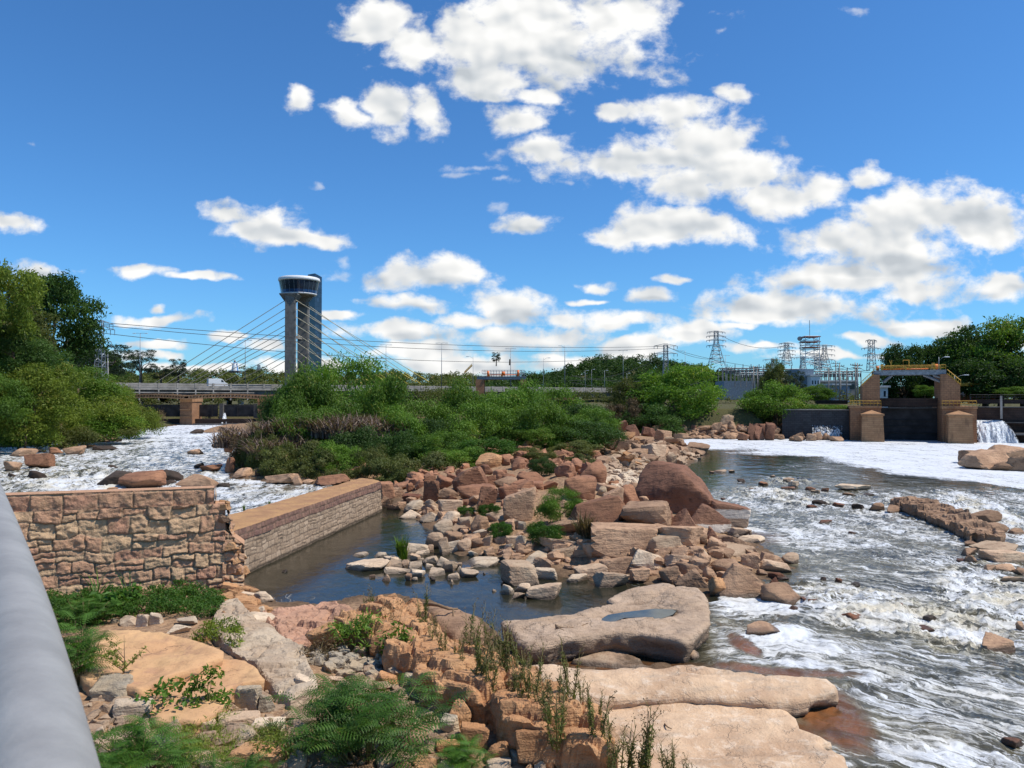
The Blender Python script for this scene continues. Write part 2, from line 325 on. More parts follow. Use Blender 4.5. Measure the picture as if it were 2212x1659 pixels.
def leafmat(name, a, b, c, trans=.35):
    m, t = newmat(name); r = t.attr('tint'); rnd = t.n('ShaderNodeObjectInfo', out=5)
    col = t.mix(t.ramp(r, 0, .6), a, b); col = t.mix(t.ramp(r, .82, 1.0), col, c)
    v = t.m('ADD', .8, t.m('MULTIPLY', rnd, .4)); col = t.mix(1.0, col, t.comb(v, v, v), 'MULTIPLY')
    d = t.n('ShaderNodeBsdfPrincipled', i_Base_Color=col, i_Roughness=.55, **{'i_Specular_IOR_Level': .25})
    tr = t.n('ShaderNodeBsdfTranslucent', t.mix(1.0, col, (1.3, 1.35, .6), 'MULTIPLY'))
    t.n('ShaderNodeOutputMaterial', t.n('ShaderNodeMixShader', trans, d, tr)); return m
M['leaf'] = leafmat('bright_leaves', (.045, .105, .012), (.13, .225, .026), (.30, .28, .05))
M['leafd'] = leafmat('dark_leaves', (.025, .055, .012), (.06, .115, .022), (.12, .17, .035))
M['leafy'] = leafmat('yellowish_leaves', (.085, .135, .016), (.185, .235, .032), (.32, .26, .06))
M['leafo'] = leafmat('olive_leaves', (.06, .08, .02), (.13, .145, .038), (.25, .16, .07))
M['leafb'] = leafmat('brown_dry_leaves', (.08, .055, .028), (.13, .085, .04), (.06, .09, .02), .2)
M['leafp'] = leafmat('purple_cane_leaves', (.08, .052, .042), (.19, .13, .10), (.34, .27, .19), .2)
M['leafg'] = leafmat('ground_cover_leaves', (.03, .08, .012), (.07, .15, .02), (.20, .22, .05))
M['fern'] = leafmat('fern_leaves', (.03, .085, .010), (.075, .165, .02), (.20, .22, .04))
M['leafbl'] = leafmat('greyish_leaves', (.03, .05, .03), (.06, .085, .05), (.12, .13, .08))
M['bark'] = plain('bark', (.12, .085, .055), .9, var=.4, scale=4)
M['stem'] = plain('weed_stem', (.16, .13, .05), .8)
M['twig'] = plain('dry_twig', (.22, .14, .08), .9)
M['conc'] = plain('weathered_concrete', (.30, .27, .235), .9, var=.3, scale=.35, bs=.3)
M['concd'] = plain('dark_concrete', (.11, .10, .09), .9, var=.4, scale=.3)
M['steel'] = plain('grey_steel', (.23, .25, .27), .5, .4)
M['dsteel'] = plain('dark_gate_steel', (.028, .026, .028), .6, .2, scale=.5, var=.5)
M['galv'] = plain('galvanised_pipe', (.27, .26, .245), .55, .0, var=.13, scale=9, bs=.08)
M['white'] = plain('white_paint', (.66, .66, .65), .5, var=.06)
M['yellow'] = plain('yellow_paint', (.50, .28, .04), .6, var=.35)
M['orangep'] = plain('orange_paint', (.70, .16, .03), .5, var=.15)
M['black'] = plain('black_rubber', (.02, .02, .02), .7)
M['glass'] = plain('dark_glass', (.02, .03, .045), .08, .0, var=.4, scale=.2, bs=0)
M['blueglass'] = plain('blue_glass', (.03, .09, .22), .1, .3, var=.4, scale=.2, bs=0)
M['wire'] = plain('wire', (.06, .06, .06), .7)
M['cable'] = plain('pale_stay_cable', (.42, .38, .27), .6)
M['cabled'] = plain('stay_cable_painted_shade', (.20, .18, .14), .6)  # same stay cable in a darker copy, shade painted into the left stays
M['blue'] = plain('blue_paint', (.06, .22, .50), .5)
M['roof'] = plain('pale_roof', (.55, .54, .52), .8)
M['bluegrey'] = plain('blue_grey_wall', (.20, .25, .30), .8)
M['teal'] = plain('teal_sheet', (.02, .10, .09), .6)
def brickmat(name, a, b, mo, bw, rh, mort=.03, stain=.35, sc=1.0, axis='XZ'):
    m, t = newmat(name); p = t.n('ShaderNodeTexCoord', out=3); s_ = t.t.nodes.new('ShaderNodeSeparateXYZ'); t.set(s_.inputs[0], p)
    nrm = t.n('ShaderNodeNewGeometry', out=1); nx = t.m('ABSOLUTE', t.n('ShaderNodeSeparateXYZ', nrm, out=0))
    hor = t.n('ShaderNodeMix', t.m('GREATER_THAN', nx, .6), None, s_.outputs[0], s_.outputs[1]) if False else t.m('ADD', s_.outputs[0], s_.outputs[1])
    q = t.comb(hor, s_.outputs[2], 0.0)
    nd = t.t.nodes.new('ShaderNodeTexBrick'); t.set(nd.inputs['Vector'], q)
    for k, v in (('Scale', sc), ('Mortar Size', mort), ('Brick Width', bw), ('Row Height', rh), ('Bias', 0.)): nd.inputs[k].default_value = v
    t.set(nd.inputs['Color1'], a); t.set(nd.inputs['Color2'], b); t.set(nd.inputs['Mortar'], mo)
    n = t.noise(p, .5, 6, .65); n2 = t.noise(t.vm('MULTIPLY', p, (1, 1, .25)), 1.4, 5, .6)
    col = t.mix(t.m('MULTIPLY', t.ramp(n, .4, .7), stain), nd.outputs[0], tuple(x * .35 for x in a)); col = t.mix(t.m('MULTIPLY', t.ramp(n2, .5, .75), stain), col, (.05, .035, .03))
    finish(t, col, .9, t.m('SUBTRACT', t.noise(p, 4, 5), nd.outputs[1]), .5, .05, spec=.2); return m
M['brick'] = brickmat('brown_stone_masonry', (.36, .19, .10), (.315, .165, .09), (.20, .11, .065), .9, .45, .03)
M['brickp'] = brickmat('pale_buttress_masonry', (.44, .245, .125), (.38, .205, .105), (.22, .12, .07), 2.4, .42, .02, .4)
M['weir'] = brickmat('grey_weir_masonry', (.075, .078, .08), (.06, .062, .066), (.035, .035, .035), .9, .4, .03, .5)
M['damwall'] = brickmat('dark_dam_wall', (.07, .045, .035), (.055, .035, .03), (.03, .025, .02), 1.6, .5, .03, .6)
# ------------------------------------------------------------------ terrain
def pp(txt, z=0.0, reg=None):
    r = []
    for it in txt.split():
        a, b = map(float, it.split(',')); 
        if reg: a, b = reg[0] + a * .26853, reg[1] + b * .26853
        r.append(P(a, b, z).to_tuple()[:2])
    return r
RG = dict(A=(0, 918), B=(540, 918), C=(1080, 918), D=(1618, 918), E=(0, 1213.5), F=(540, 1213.5), G=(1080, 1213.5), H=(1618, 1213.5), a=(0, 513), b=(540, 540), c=(1080, 648), d=(1618, 648))
near = [(-60, 26), (-26, 32.8), (-13.7, 36.4), (-13.1, 37.6)] + pp('548,1268 600,1300 700,1303 760,1290 850,1283 940,1300 1035,1335 1075,1375 1125,1432 1200,1442 1290,1440 1450,1434 1600,1446 1790,1484 1700,1524 1705,1570 1765,1612 1850,1680 1950,1800 2050,2000') + [(20, 2), (30, -30), (-60, -30)]
leftb = [(-400, 120), (-130, 128)] + pp('-60,972 0,967 60,964 110,957 180,946 240,938 293,928 345,924') + [(-112, 262), (-112, 300), (-600, 300)]
isl = pp('500,985 492,1010 500,1034 560,1040 640,1044 720,1047 775,1044 822,1042 842,1075 856,1092 905,1128 960,1165 985,1200 1045,1205 1100,1222 1180,1238 1290,1256 1400,1262 1500,1280 1560,1284 1650,1264 1705,1220 1640,1175 1560,1158 1600,1135 1560,1085 1470,1052 1380,1047 1405,1032 1480,1012 1512,988 1500,968 1440,953 1340,944 1300,934') + [(30, 262), (-84, 262), (-84, 200)] + pp('525,935 512,955')
farb = pp('1340,936 1400,946 1480,947 1560,948 1690,949') + [(60.5, 175), (80, 168.5), (124, 151), (400, 60), (3000, 40), (4000, 5000), (-4000, 5000), (-4000, 268), (-60, 268), (0, 262), (20, 240)]
LOWR = pp('350,1010 560,1110 800,1240 900,1400 935,1540 900,1900 2600,1900 2200,800 400,810', 0, RG['G'])
def ground(x, y):
    x = np.asarray(x, float); y = np.asarray(y, float); p = p3(x, y)
    n = fbm(p, .25, 5, 3); nf = fbm(p, .02, 4, 9)
    d = sdf(near, x, y); lo_ = sst(-.6, .6, sdf(LOWR, x, y)); z1 = np.where(d > 0, (.05 + .5 * sst(0, 5, d) + .42 * sst(5, 13, d) * sst(2, -8, x) + n * .25 * sst(0, 3, d)) * (1 - lo_) + lo_ * (.0 + .02 * n), np.maximum(d * .35, -1.6))
    d = sdf(leftb, x, y); z2 = np.where(d > 0, .2 + 7 * sst(0, 26, d) + n * .6, np.maximum(d * .2, -1.6))
    d = sdf(isl, x, y); z3 = np.where(d > 0, .05 + 1.5 * sst(0, 6, d) + 1.5 * sst(5, 22, d) + n * .5 * sst(0, 4, d), np.maximum(d * .25, -1.6))
    d = sdf(farb, x, y); hill = 26 * np.exp(-((x - 95) / 85) ** 2 - ((y - 640) / 130) ** 2) + 21 * np.exp(-((x + 340) / 190) ** 2 - ((y - 820) / 120) ** 2) + 18 * np.exp(-((x + 90) / 130) ** 2 - ((y - 900) / 120) ** 2)
    z4 = np.where(d > 0, .2 + 6.3 * sst(0, 7, d) + hill * sst(330, 480, y) + nf * 2.0 * sst(20, 200, d), np.maximum(d * .4, -1.6))
    return np.maximum(np.maximum(z1, z2), np.maximum(z3, z4))
def gz(x, y): return float(ground(np.array([x]), np.array([y]))[0])
def hit(u, v):
    """where the line of sight (u,v) of the survey meets ground or water"""
    d = ray(u, v); Y = np.exp(np.linspace(math.log(10), math.log(600), 1500)); X = Y * d[0] / d[1]; Z = HC + Y * d[2] / d[1]
    g = np.maximum(ground(X, Y), 0.0); k = np.argmax(Z <= g)
    if not (Z <= g).any(): k = len(Y) - 1
    return Vector((X[k], Y[k], g[k]))
def persp_grid(y0, y1, ny, t0, t1, nx):
    Y = np.exp(np.linspace(math.log(y0), math.log(y1), ny)); Tt = np.linspace(t0, t1, nx)
    yy, tt = np.meshgrid(Y, Tt, indexing='ij'); x = (yy * tt).ravel(); y = yy.ravel()
    i = np.arange(ny - 1)[:, None] * nx + np.arange(nx - 1)[None]; f = np.stack([i, i + 1, i + nx + 1, i + nx], -1).reshape(-1, 4)
    return x, y, f
x, y, f = persp_grid(3, 4500, 760, -1.35, 1.35, 620)
z = ground(x, y); z = z + np.where(y < 140, fbm(p3(x, y), 1.6, 3, 21) * .09, 0)
veg = np.maximum.reduce([(sdf(leftb, x, y) > .5) * 1.0, sst(0, 2.5, sdf(farb, x, y)), sst(0, 4, sdf(pp('495,1015 540,1042 700,1040 800,1030 880,1048 1010,1000 1120,985 1260,965 1330,950 1330,925 520,925'), x, y))])
T(link('ground', npmesh('ground', np.stack([x, y, z], 1), f, [M['ground']], attrs=dict(veg=veg))), None, None, None, 'structure')
# ------------------------------------------------------------------ water
def proj(x, y, z=0.0):
    c, s = math.cos(PITCH), math.sin(PITCH); zz = z - HC; yc = y * c + zz * s; zc = -y * s + zz * c
    return CX + F * x / yc, CY - F * zc / yc
x, y, f = persp_grid(11, 285, 760, -.85, .85, 640)
keep = None
u, v = proj(x, y)
def blob(cu, cv, ru, rv, ang=0):
    c, s = math.cos(R(ang)), math.sin(R(ang)); du, dv = u - cu, v - cv
    return sst(1.35, .65, np.sqrt(((du * c + dv * s) / ru) ** 2 + ((-du * s + dv * c) / rv) ** 2))
nz = fbm(p3(x, y), .12, 4, 5)
foam = np.zeros_like(x); churn = foam.copy(); shallow = foam.copy(); amp = np.full_like(x, .02)
L = sst(760, 690, u) * sst(1125, 1110, v)
foam = np.maximum(foam, L * (.68 + .22 * sst(985, 930, v) + .16 * nz)); churn = np.maximum(churn, L * .55 * sst(950, 1000, v)); amp = np.maximum(amp, L * .10)
foam = np.maximum(foam, .86 * blob(240, 1045, 260, 22) * L + 0); churn = np.maximum(churn, .8 * blob(170, 1035, 230, 26)); amp = np.maximum(amp, .30 * blob(200, 1035, 300, 30))
foam = np.maximum(foam, .80 * blob(520, 1030, 120, 20)); amp = np.maximum(amp, .18 * blob(430, 985, 330, 25)); churn = np.maximum(churn, .5 * blob(430, 990, 260, 20))
# right river
Rr = sst(1500, 1570, u) * sst(940, 948, v)
edge = np.interp(u, [1330, 1500, 1620, 1760, 1850, 1950, 2080, 2250], [958, 972, 979, 990, 1010, 1024, 1040, 1062]) + nz * 9
foam = np.maximum(foam, sst(1320, 1350, u) * sst(7, -7, v - edge) * (.935 + .03 * nz))
foam = np.maximum(foam, Rr * sst(-2, 12, v - edge) * (.34 + .12 * nz) * sst(1200, 1000, v))
low = sst(1025, 1075, v) * sst(1480, 1560, u); foam = np.maximum(foam, low * (.60 + .10 * nz)); amp = np.maximum(amp, low * .11); churn = np.maximum(churn, low * .38)
for b in ((1760, 1285, 130, 26, 8, .74), (1880, 1320, 150, 55, 10, .76), (2130, 1290, 130, 70, 20, .78), (2120, 1105, 120, 28, 20, .8), (1700, 1075, 120, 16, 8, .7), (1960, 1090, 70, 14, 10, .7), (1700, 1040, 60, 10, 0, .5), (2050, 1360, 170, 50, 10, .74)):
    k = blob(*b[:5]); foam = np.maximum(foam, b[5] * k); churn = np.maximum(churn, .85 * k); amp = np.maximum(amp, .26 * k)
foam = np.maximum(foam, .86 * blob(1640, 1310, 110, 20, 5)); foam = np.maximum(foam, 1.0 * blob(1700, 1372, 62, 20, 0)); foam = np.maximum(foam, .82 * blob(1700, 1390, 150, 22, 6))
foam = np.maximum(foam, .78 * blob(1850, 1470, 260, 18, 16)); foam = np.maximum(foam, .80 * blob(2000, 1540, 260, 30, 14)); foam = np.maximum(foam, .74 * blob(2050, 1640, 220, 60, 10))
foam = np.maximum(foam, .66 * sst(1380, 1440, v - (u - 1700) * .12) * sst(1600, 1750, u)); amp = np.maximum(amp, .05 * sst(1500, 1600, u))
calm = np.maximum.reduce([blob(1640, 1230, 90, 30, 10), blob(1600, 1180, 70, 30), blob(1560, 1010, 110, 20) * .8]); foam = foam * (1 - .8 * calm); churn *= 1 - calm
foam *= 1 - .95 * blob(1620, 1190, 60, 20)
# pond
pond = sst(520, 530, u) * sst(1580, 1540, u) * sst(1098, 1108, v) * (1 - low * 0)
pin = sdf(pp('500,1240 700,1150 825,1092 1000,1100 1200,1200 1560,1262 1550,1300 1480,1300 1120,1440 1050,1420 900,1320 540,1320'), x, y) > 0
foam = np.where(pin, .0, foam); churn = np.where(pin, 0, churn); amp = np.where(pin, .012, amp)
for b in ((590, 1292, 75, 13, 0, .48), (600, 1266, 60, 6, 3, .40), (700, 1290, 80, 5, -3, .34), (1360, 1240, 60, 8, 20, .5), (1500, 1262, 60, 10, 10, .6), (1370, 1262, 50, 10, 0, .3), (1330, 1428, 70, 5, -2, .5), (1350, 1015, 120, 10, 0, .2), (930, 1280, 160, 6, 0, .22)):
    k = blob(*b[:5]); foam = np.maximum(foam, b[5] * k)
sh = np.maximum.reduce([blob(1790, 1545, 110, 50, 35), blob(1720, 1590, 50, 30), blob(1700, 1452, 150, 10, 4) * .9, blob(1610, 1395, 40, 14, 30)]); shallow = np.maximum(shallow, sh * .95); foam = foam * (1 - .85 * sh)
shallow = np.maximum(shallow, .55 * blob(1250, 1160 + 280, 260, 12)); shallow = np.maximum(shallow, .35 * blob(1600, 1165, 90, 20))
rough = .10 + .75 * sst(.03, .2, amp) + .15 * sst(.2, .6, foam)
rough = np.where(pin, .085, rough); rough = np.where(blob(1800, 1010, 600, 28) > .3, np.minimum(rough, .16), rough)
flow = np.interp(u, [0, 900, 1500, 1700, 2212], [1.2, 1.0, .7, .9, 1.0]) + 0 * v
flow = flow + (1.30 - flow) * sst(1250, 1040, v)
p = p3(x, y)
wv = fbm(p * np.array([1.1, 1.1, 1]), .6, 5, 31, .6) + .6 * np.abs(fbm(p, 1.9, 4, 37, .6)) * (1 + churn)
z = amp * (wv * 1.6 - .1) * .9
me = npmesh('water', np.stack([x, y, z], 1), f, [M['water']], attrs=dict(foam=foam, churn=churn, shallow=shallow, flow=flow, rough=rough, fine=1 - .85 * sst(1000, 900, u) * sst(1120, 1090, v) * sst(40, 90, y)))
T(link('water', me), None, None, None, 'structure')
# ------------------------------------------------------------------ rocks
bm = bmesh.new(); bmesh.ops.create_icosphere(bm, subdivisions=5, radius=1); ICO5 = (np.array([v_.co for v_ in bm.verts]), np.array([[v_.index for v_ in f_.verts] for f_ in bm.faces])); bm.free()
bm = bmesh.new(); bmesh.ops.create_icosphere(bm, subdivisions=4, radius=1); ICO4 = (np.array([v_.co for v_ in bm.verts]), np.array([[v_.index for v_ in f_.verts] for f_ in bm.faces])); bm.free()
def rockgeo(style, seed, ico=ICO4):
    rg = np.random.default_rng(seed); D_, Fc = ico
    if style == 'box':
        nn = [[1, 0, 0], [-1, 0, 0], [0, 1, 0], [0, -1, 0], [0, 0, 1], [0, 0, -1]]; nn = np.array(nn, float) + rg.normal(0, .16, (6, 3)); off = rg.uniform(.8, 1.0, 6)
        ex = rg.normal(0, 1, (4, 3)); nn = np.vstack([nn, ex]); off = np.concatenate([off, rg.uniform(1.0, 1.3, 4)]); k = 90; na = .03
    elif style == 'ang':
        nn = rg.normal(0, 1, (11, 3)); nn = np.vstack([nn, [[0, 0, -1], [.25, .1, 1]]]); off = rg.uniform(.5, 1.0, 13); k = 90; na = .04
    elif style == 'flat':
        nn = rg.normal(0, 1, (9, 3)); nn[:, 2] *= .35; nn = np.vstack([nn, [[.08, .05, 1], [0, 0, -1]]]); off = rg.uniform(.6, 1.0, 11); k = 90; na = .035
    elif style == 'tri':
        nn = np.array([[.75, -.35, .62], [-.8, -.3, .55], [0, 1, .35], [.1, -1, .25], [0, 0, -1], [.4, .7, .6], [-.3, .2, 1]]) + rg.normal(0, .08, (7, 3)); off = np.array([.72, .72, .8, .8, .8, .85, 1.0]); k = 60; na = .05
    else:
        nn = rg.normal(0, 1, (12, 3)); nn = np.vstack([nn, [[0, 0, -1]]]); off = rg.uniform(.8, 1.1, 13); k = 18; na = .08
    nn = nn / np.linalg.norm(nn, axis=1, keepdims=True)
    dd = np.maximum(D_ @ nn.T, 1e-3) / off; r = 1 / (np.power(np.power(dd, k).sum(1), 1 / k)); r = np.minimum(r, 1.7)
    V = D_ * r[:, None]
    n = fbm(D_ * r[:, None], 1.7, 5, seed, .6); n2 = np.abs(fbm(V, 3.5, 5, seed + 5, .6)); V = V * (1 + na * 1.6 * n - na * n2)[:, None]
    lo, hi = V.min(0), V.max(0); V = (V - (lo + hi) / 2) / (hi - lo); V[:, 2] += .5
    return V, Fc
PROTO = {}
for st_, nn_ in (('box', 6), ('ang', 8), ('flat', 6), ('tri', 4), ('round', 7)):
    PROTO[st_] = [rockgeo(st_, 100 * k + len(st_) * 7 + 3) for k in range(nn_)]
ROCKMESH = {}
def rockme(style, k, mat):
    key = (style, k % len(PROTO[style]), mat)
    if key not in ROCKMESH:
        V, Fc = PROTO[style][key[1]]; ROCKMESH[key] = npmesh('rock_%s' % style, V, Fc, [M[mat]], smooth=(style == 'round'))
    return ROCKMESH[key]
rrng = random.Random(5)
STY = dict(b='box', a='ang', f='flat', t='tri', r='round')
MT = dict(R='red', B='brown', T='tan', P='pale', O='orange', G='grey', D='dark', W='wetred', N='band', K='hero')
GRP = {
 'rapids': ('brown boulder standing in the white left-hand rapids', 'boulders in the left rapids'),
 'pile': ('reddish brown boulder in the tumbled pile between the bushes and the pond', 'boulders of the central pile'),
 'pond': ('pale tan stone rising from the calm dark pond', 'stones in the pond'),
 'point': ('tan brown rock at the river side of the central pile', 'rocks on the point beside the right river'),
 'river': ('small stone breaking the surface of the foaming right river', 'stones in the right river'),
 'weirside': ('brown rock beside the low stone weir at the right edge', 'rocks around the stone weir'),
 'cliff': ('dark reddish rock in the cliff under the far trees', 'blocks of the far cliff'),
 'near': ('orange tan broken block in the foreground rubble', 'broken blocks in the foreground'),
 'toe': ('rough block of rubble at the foot of the old stone wall', 'rubble at the foot of the stone wall'),
 'outcrop': ('slanting brown rock of the outcrop at the right edge of the foam pool', 'rocks of the right outcrop'),
}
REG = []
def place(reg, x0, yt, x1, yb, code, grp, label=None, dz=0.0, rz=None, tilt=.12, depth=None, name=None):
    o_ = RG[reg]; u0, u1 = o_[0] + x0 * .26853, o_[0] + x1 * .26853; vt, vb = o_[1] + yt * .26853, o_[1] + yb * .26853
    h = hit((u0 + u1) / 2, vb); D_ = h.y; w = (u1 - u0) * D_ / F * (1.15 if grp in ('pile', 'point', 'pond') else 1.05); style = STY[code[0]]
    a = math.atan2(HC - h.z, D_); dep = depth or {'flat': .75, 'box': .7}.get(style, .8); dp = w * dep
    ext = (vb - vt) * D_ / F; hh = (ext - dp * math.sin(a) * .75) / math.cos(a); hh = max(hh, w * {'flat': .14, 'box': .3}.get(style, .3)); 
    hh = hh * (1.22 if grp in ('pile', 'point', 'pond') else 1.08) + .12; sink = .12 + .06 * hh
    if rz is None: rz = rrng.choice((0, PI)) + rrng.uniform(-.3, .3)
    k = rrng.randrange(50)
    ob = link(name or ('boulder' if style in ('round', 'tri') else 'rock'), rockme(style, k, MT[code[1]]), None,
              (h.x, h.y + dp / 2, h.z - sink + dz), (rrng.uniform(-tilt, tilt), rrng.uniform(-tilt, tilt), rz), (w, dp, hh))
    g = GRP[grp]; 
    REG.append((ob, label, g, (u0 + u1) / 2, vb, code, u1 - u0))
    if label: T(ob, label, 'rock')
    else: T(ob, g[0], 'rock', g[1])
    return ob
def rocks(reg, grp, txt):
    for ln in txt.strip().split('\n'):
        q = ln.split('|'); label = q[1].strip() if len(q) > 1 else None
        if label:
            it = q[0].split(); place(reg, *map(float, it[0].split(',')), it[1], grp, label)
        else:
            for e in q[0].split(';'):
                it = e.split()
                if it: place(reg, *map(float, it[0].split(',')), it[1], grp)
rocks('A', 'rapids', '''
180,230,368,350 bR|blocky reddish boulder at the left edge of the left rapids
45,190,225,255 fB|low flat brown boulder nearest the left bank
485,170,650,240 rB|rounded brown boulder off the tip of the left bank bushes
190,360,335,435 rD|black wet boulder half drowned in the left rapids near the handrail
40,385,110,428 rD|small black wet stone nearest the handrail in the left rapids
740,362,1010,500 rD|long black wet boulder with water pouring over its side
850,385,1285,520 rR|largest reddish boulder in the left rapids, right behind the stone wall
1265,355,1440,460 rD|dark humped wet boulder right of the large reddish one behind the wall
1415,400,1700,505 aB|angular brown boulder behind the right end of the stone wall
1590,318,1755,378 rR|smooth reddish boulder left of the island's dark undercut
1485,190,1600,237 rB|single rounded brown boulder midstream in the upper left rapids
435,132,545,168 rB|tan brown boulder against the green left bank
1745,35,1855,58 rD|small dark stone below the waterspout of the left sluice gates
885,112,965,137 rD|small dark stone at the upper left of the white water
0,290,125,372 rB;260,188,345,222 rB;355,180,475,237 rR;1140,352,1300,424 rW;1545,302,1630,347 rD;1850,345,2020,432 rB;1790,258,1872,388 rR;1690,148,1780,182 rR;1775,130,1875,228 rR;1510,50,1620,70 rD;640,120,900,140 fB;630,165,745,182 fR;700,180,890,205 fD;845,320,930,350 rD;1295,455,1395,480 rD;2040,360,2120,420 rD;1720,475,1835,505 rD;1560,195,1622,236 rD;1640,490,1740,506 fB;850,500,945,525 fO''')
rocks('B', 'rapids', '''
120,402,350,480 bB|flat-topped brown block where the left rapids meet the island
493,395,770,493 aR|wide reddish rock below the bushes at the back of the long wall
700,350,855,428 aR|pointed reddish rock leaning beside the long wall's far end
825,333,902,412 rR|upright reddish boulder above the far end of the long wall
330,408,412,485 aB;400,440,510,480 fB''')
rocks('B', 'pile', '''
1820,235,2020,348 aO|orange brown boulder on top of the pile under the bright green bush
1630,350,1888,532 aR|big dark-faced reddish boulder leaning in the middle of the pile
1383,468,1522,632 bR|dark upright block at the pond's far corner
1678,488,1955,622 rR|broad rounded boulder low in the pile behind the grass tuft
1825,505,1992,692 aR|tall dark brown block beside the grass tufts
1990,485,2138,622 rR|round brown boulder left of the tall flat-faced block
1510,605,1678,728 bT|pale flat-faced boulder above the pond's far shore
1235,610,1392,700 rP|smooth pale boulder at the far end of the pond beside the trickle
1038,468,1152,602 bR|reddish boulder at the end of the long wall
1200,688,1362,758 tP|pale wedge-shaped stone in the pond's far end
1365,708,1542,782 tP|second pale wedge-shaped stone lying in the pond's far end
1695,265,1805,328 bO;1850,325,1950,402 rR;1480,415,1617,517 rR;1395,413,1487,472 bR;1955,368,2082,452 rR;2105,280,2208,352 rR;1975,430,2142,507 rB;2100,455,2230,547 rR;1110,508,1232,592 aB;1235,568,1367,612 bW;1105,628,1232,688 aB;1030,583,1112,672 aB;1515,513,1682,612 aB;1400,608,1502,692 aT;1320,448,1390,520 rR;1255,470,1320,540 rR;1575,395,1650,470 bR;1655,360,1725,420 aR;2030,275,2090,330 rR;1900,412,1975,490 bR;2150,385,2230,460 rR;1590,575,1660,620 bR;1700,595,1825,660 bR;2020,615,2085,680 rR;1430,640,1510,700 rT
1535,703,1677,812 rP;1483,778,1622,898 rP;1408,868,1562,1003 rT;1563,858,1702,978 rB;1630,798,1732,872 aT;1680,748,1792,842 aT;1780,738,1912,862 rB;1910,688,2058,778 rT;1790,848,1892,932 aP;1510,918,1602,1052 aT;1590,938,1692,1032 bP;1670,928,1772,1022 rT;1748,918,1882,1002 rB;1880,898,1947,982 bT;1948,903,2072,967 aT;2070,898,2192,987 bT;1403,968,1472,1032 rT;2090,770,2150,850 aT;2150,780,2212,850 aP''')
rocks('B', 'pond', '''
768,1093,1088,1182 fP|long smooth pale rock at the left of the pond's stones
820,1030,942,1062 fP|small flat grey stone alone left of the tuft in the pond
993,1028,1092,1072 rP|low rounded stone at the far side of the pond's stone group
1083,1148,1278,1207 fP|low wide pale stone in front of the pond's green tuft
1713,1078,1983,1152 fP|long tapering flat stone alone right of the pond's stone group
1580,1193,1677,1252 aP|small pointed stone at the near right of the pond's stone group
1678,1180,1832,1232 rP|low smooth oval stone near the pond's middle right
1055,1208,1137,1262 tT|little pointed grey stone at the near side of the pond's stone group
1200,953,1432,1052 fP;1075,1048,1202,1112 rP;1090,1088,1207,1167 aT;1268,1098,1372,1172 bP;1280,1163,1392,1232 aP;1213,1088,1292,1152 aT;1248,1198,1297,1257 aB;1293,1223,1347,1257 rP;1383,1058,1502,1132 aP;1493,1068,1612,1162 aP;1553,1103,1652,1192 aT;1648,1108,1707,1152 aT;1652,1138,1707,1187 tP;1428,1148,1567,1222 aP;1755,1018,1832,1062 aP;1440,1223,1487,1262 rD;955,1203,1002,1232 bB;1320,1010,1435,1065 fP;1705,1145,1790,1180 fT;1290,1040,1360,1100 bT;1600,1245,1640,1285 tP;245,1165,295,1190 rD;1945,1320,1985,1345 rP;1870,1190,1900,1208 rT;1340,1068,1400,1100 rP;1410,1120,1470,1165 fP''')
rocks('C', 'pond', '''
15,1110,283,1302 bT|large pale flat-topped block at the right of the pond
240,1283,492,1412 bT|tilted cube-like block with cracked face nearest the river slab
290,1148,462,1248 bP;165,1093,402,1168 aP;218,1033,432,1102 fP;18,1285,116,1370 rP;122,1272,246,1352 rP;90,1348,205,1402 aT;548,1203,702,1272 fP;40,955,120,1010 aP;140,890,235,1010 aP;10,1000,70,1040 fT;0,900,60,960 aT;90,1010,180,1040 fP;180,1010,260,1045 fP''')
rocks('C', 'pile', '''
48,535,308,785 bB|tall flat-faced reddish block standing beside the small green shrub
543,428,777,625 rR|big round dark boulder right of the small green shrub
633,308,862,502 rR|large round boulder at the back of the pile
140,383,368,478 rR|long flat-topped brown boulder below the grey-green weeds
988,498,1132,672 rR|upright oval boulder left of the huge boulder
848,528,1018,692 bB|flat-faced squarish boulder left of the oval one
420,758,672,902 aB|grey brown rock with the dry grass tuft behind the pool
600,588,1042,872 aR|big ridge-backed rock in the centre of the pile
768,813,1277,1078 bB|broad rough-faced boulder in the middle of the point
300,913,702,1022 fT|long low tan slab at the water in front of the pile
90,453,292,562 rR;0,483,127,592 rR;223,458,347,522 aR;513,343,622,417 rR;488,303,592,352 rR;98,278,202,362 rR;18,398,137,462 rR;0,368,62,442 rR;163,133,262,212 rR;148,198,262,272 aO;763,478,962,562 rB;1128,578,1222,642 rB;780,500,860,580 rG;880,450,960,500 rR;960,490,1040,550 rR;1030,470,1150,540 rB;340,455,470,520 aR;430,330,520,385 aB;165,440,235,490 aR;420,215,540,300 aR;470,240,530,300 bO;20,610,70,660 rR;300,640,360,700 aR;560,670,630,745 aR;595,880,780,960 bB''')
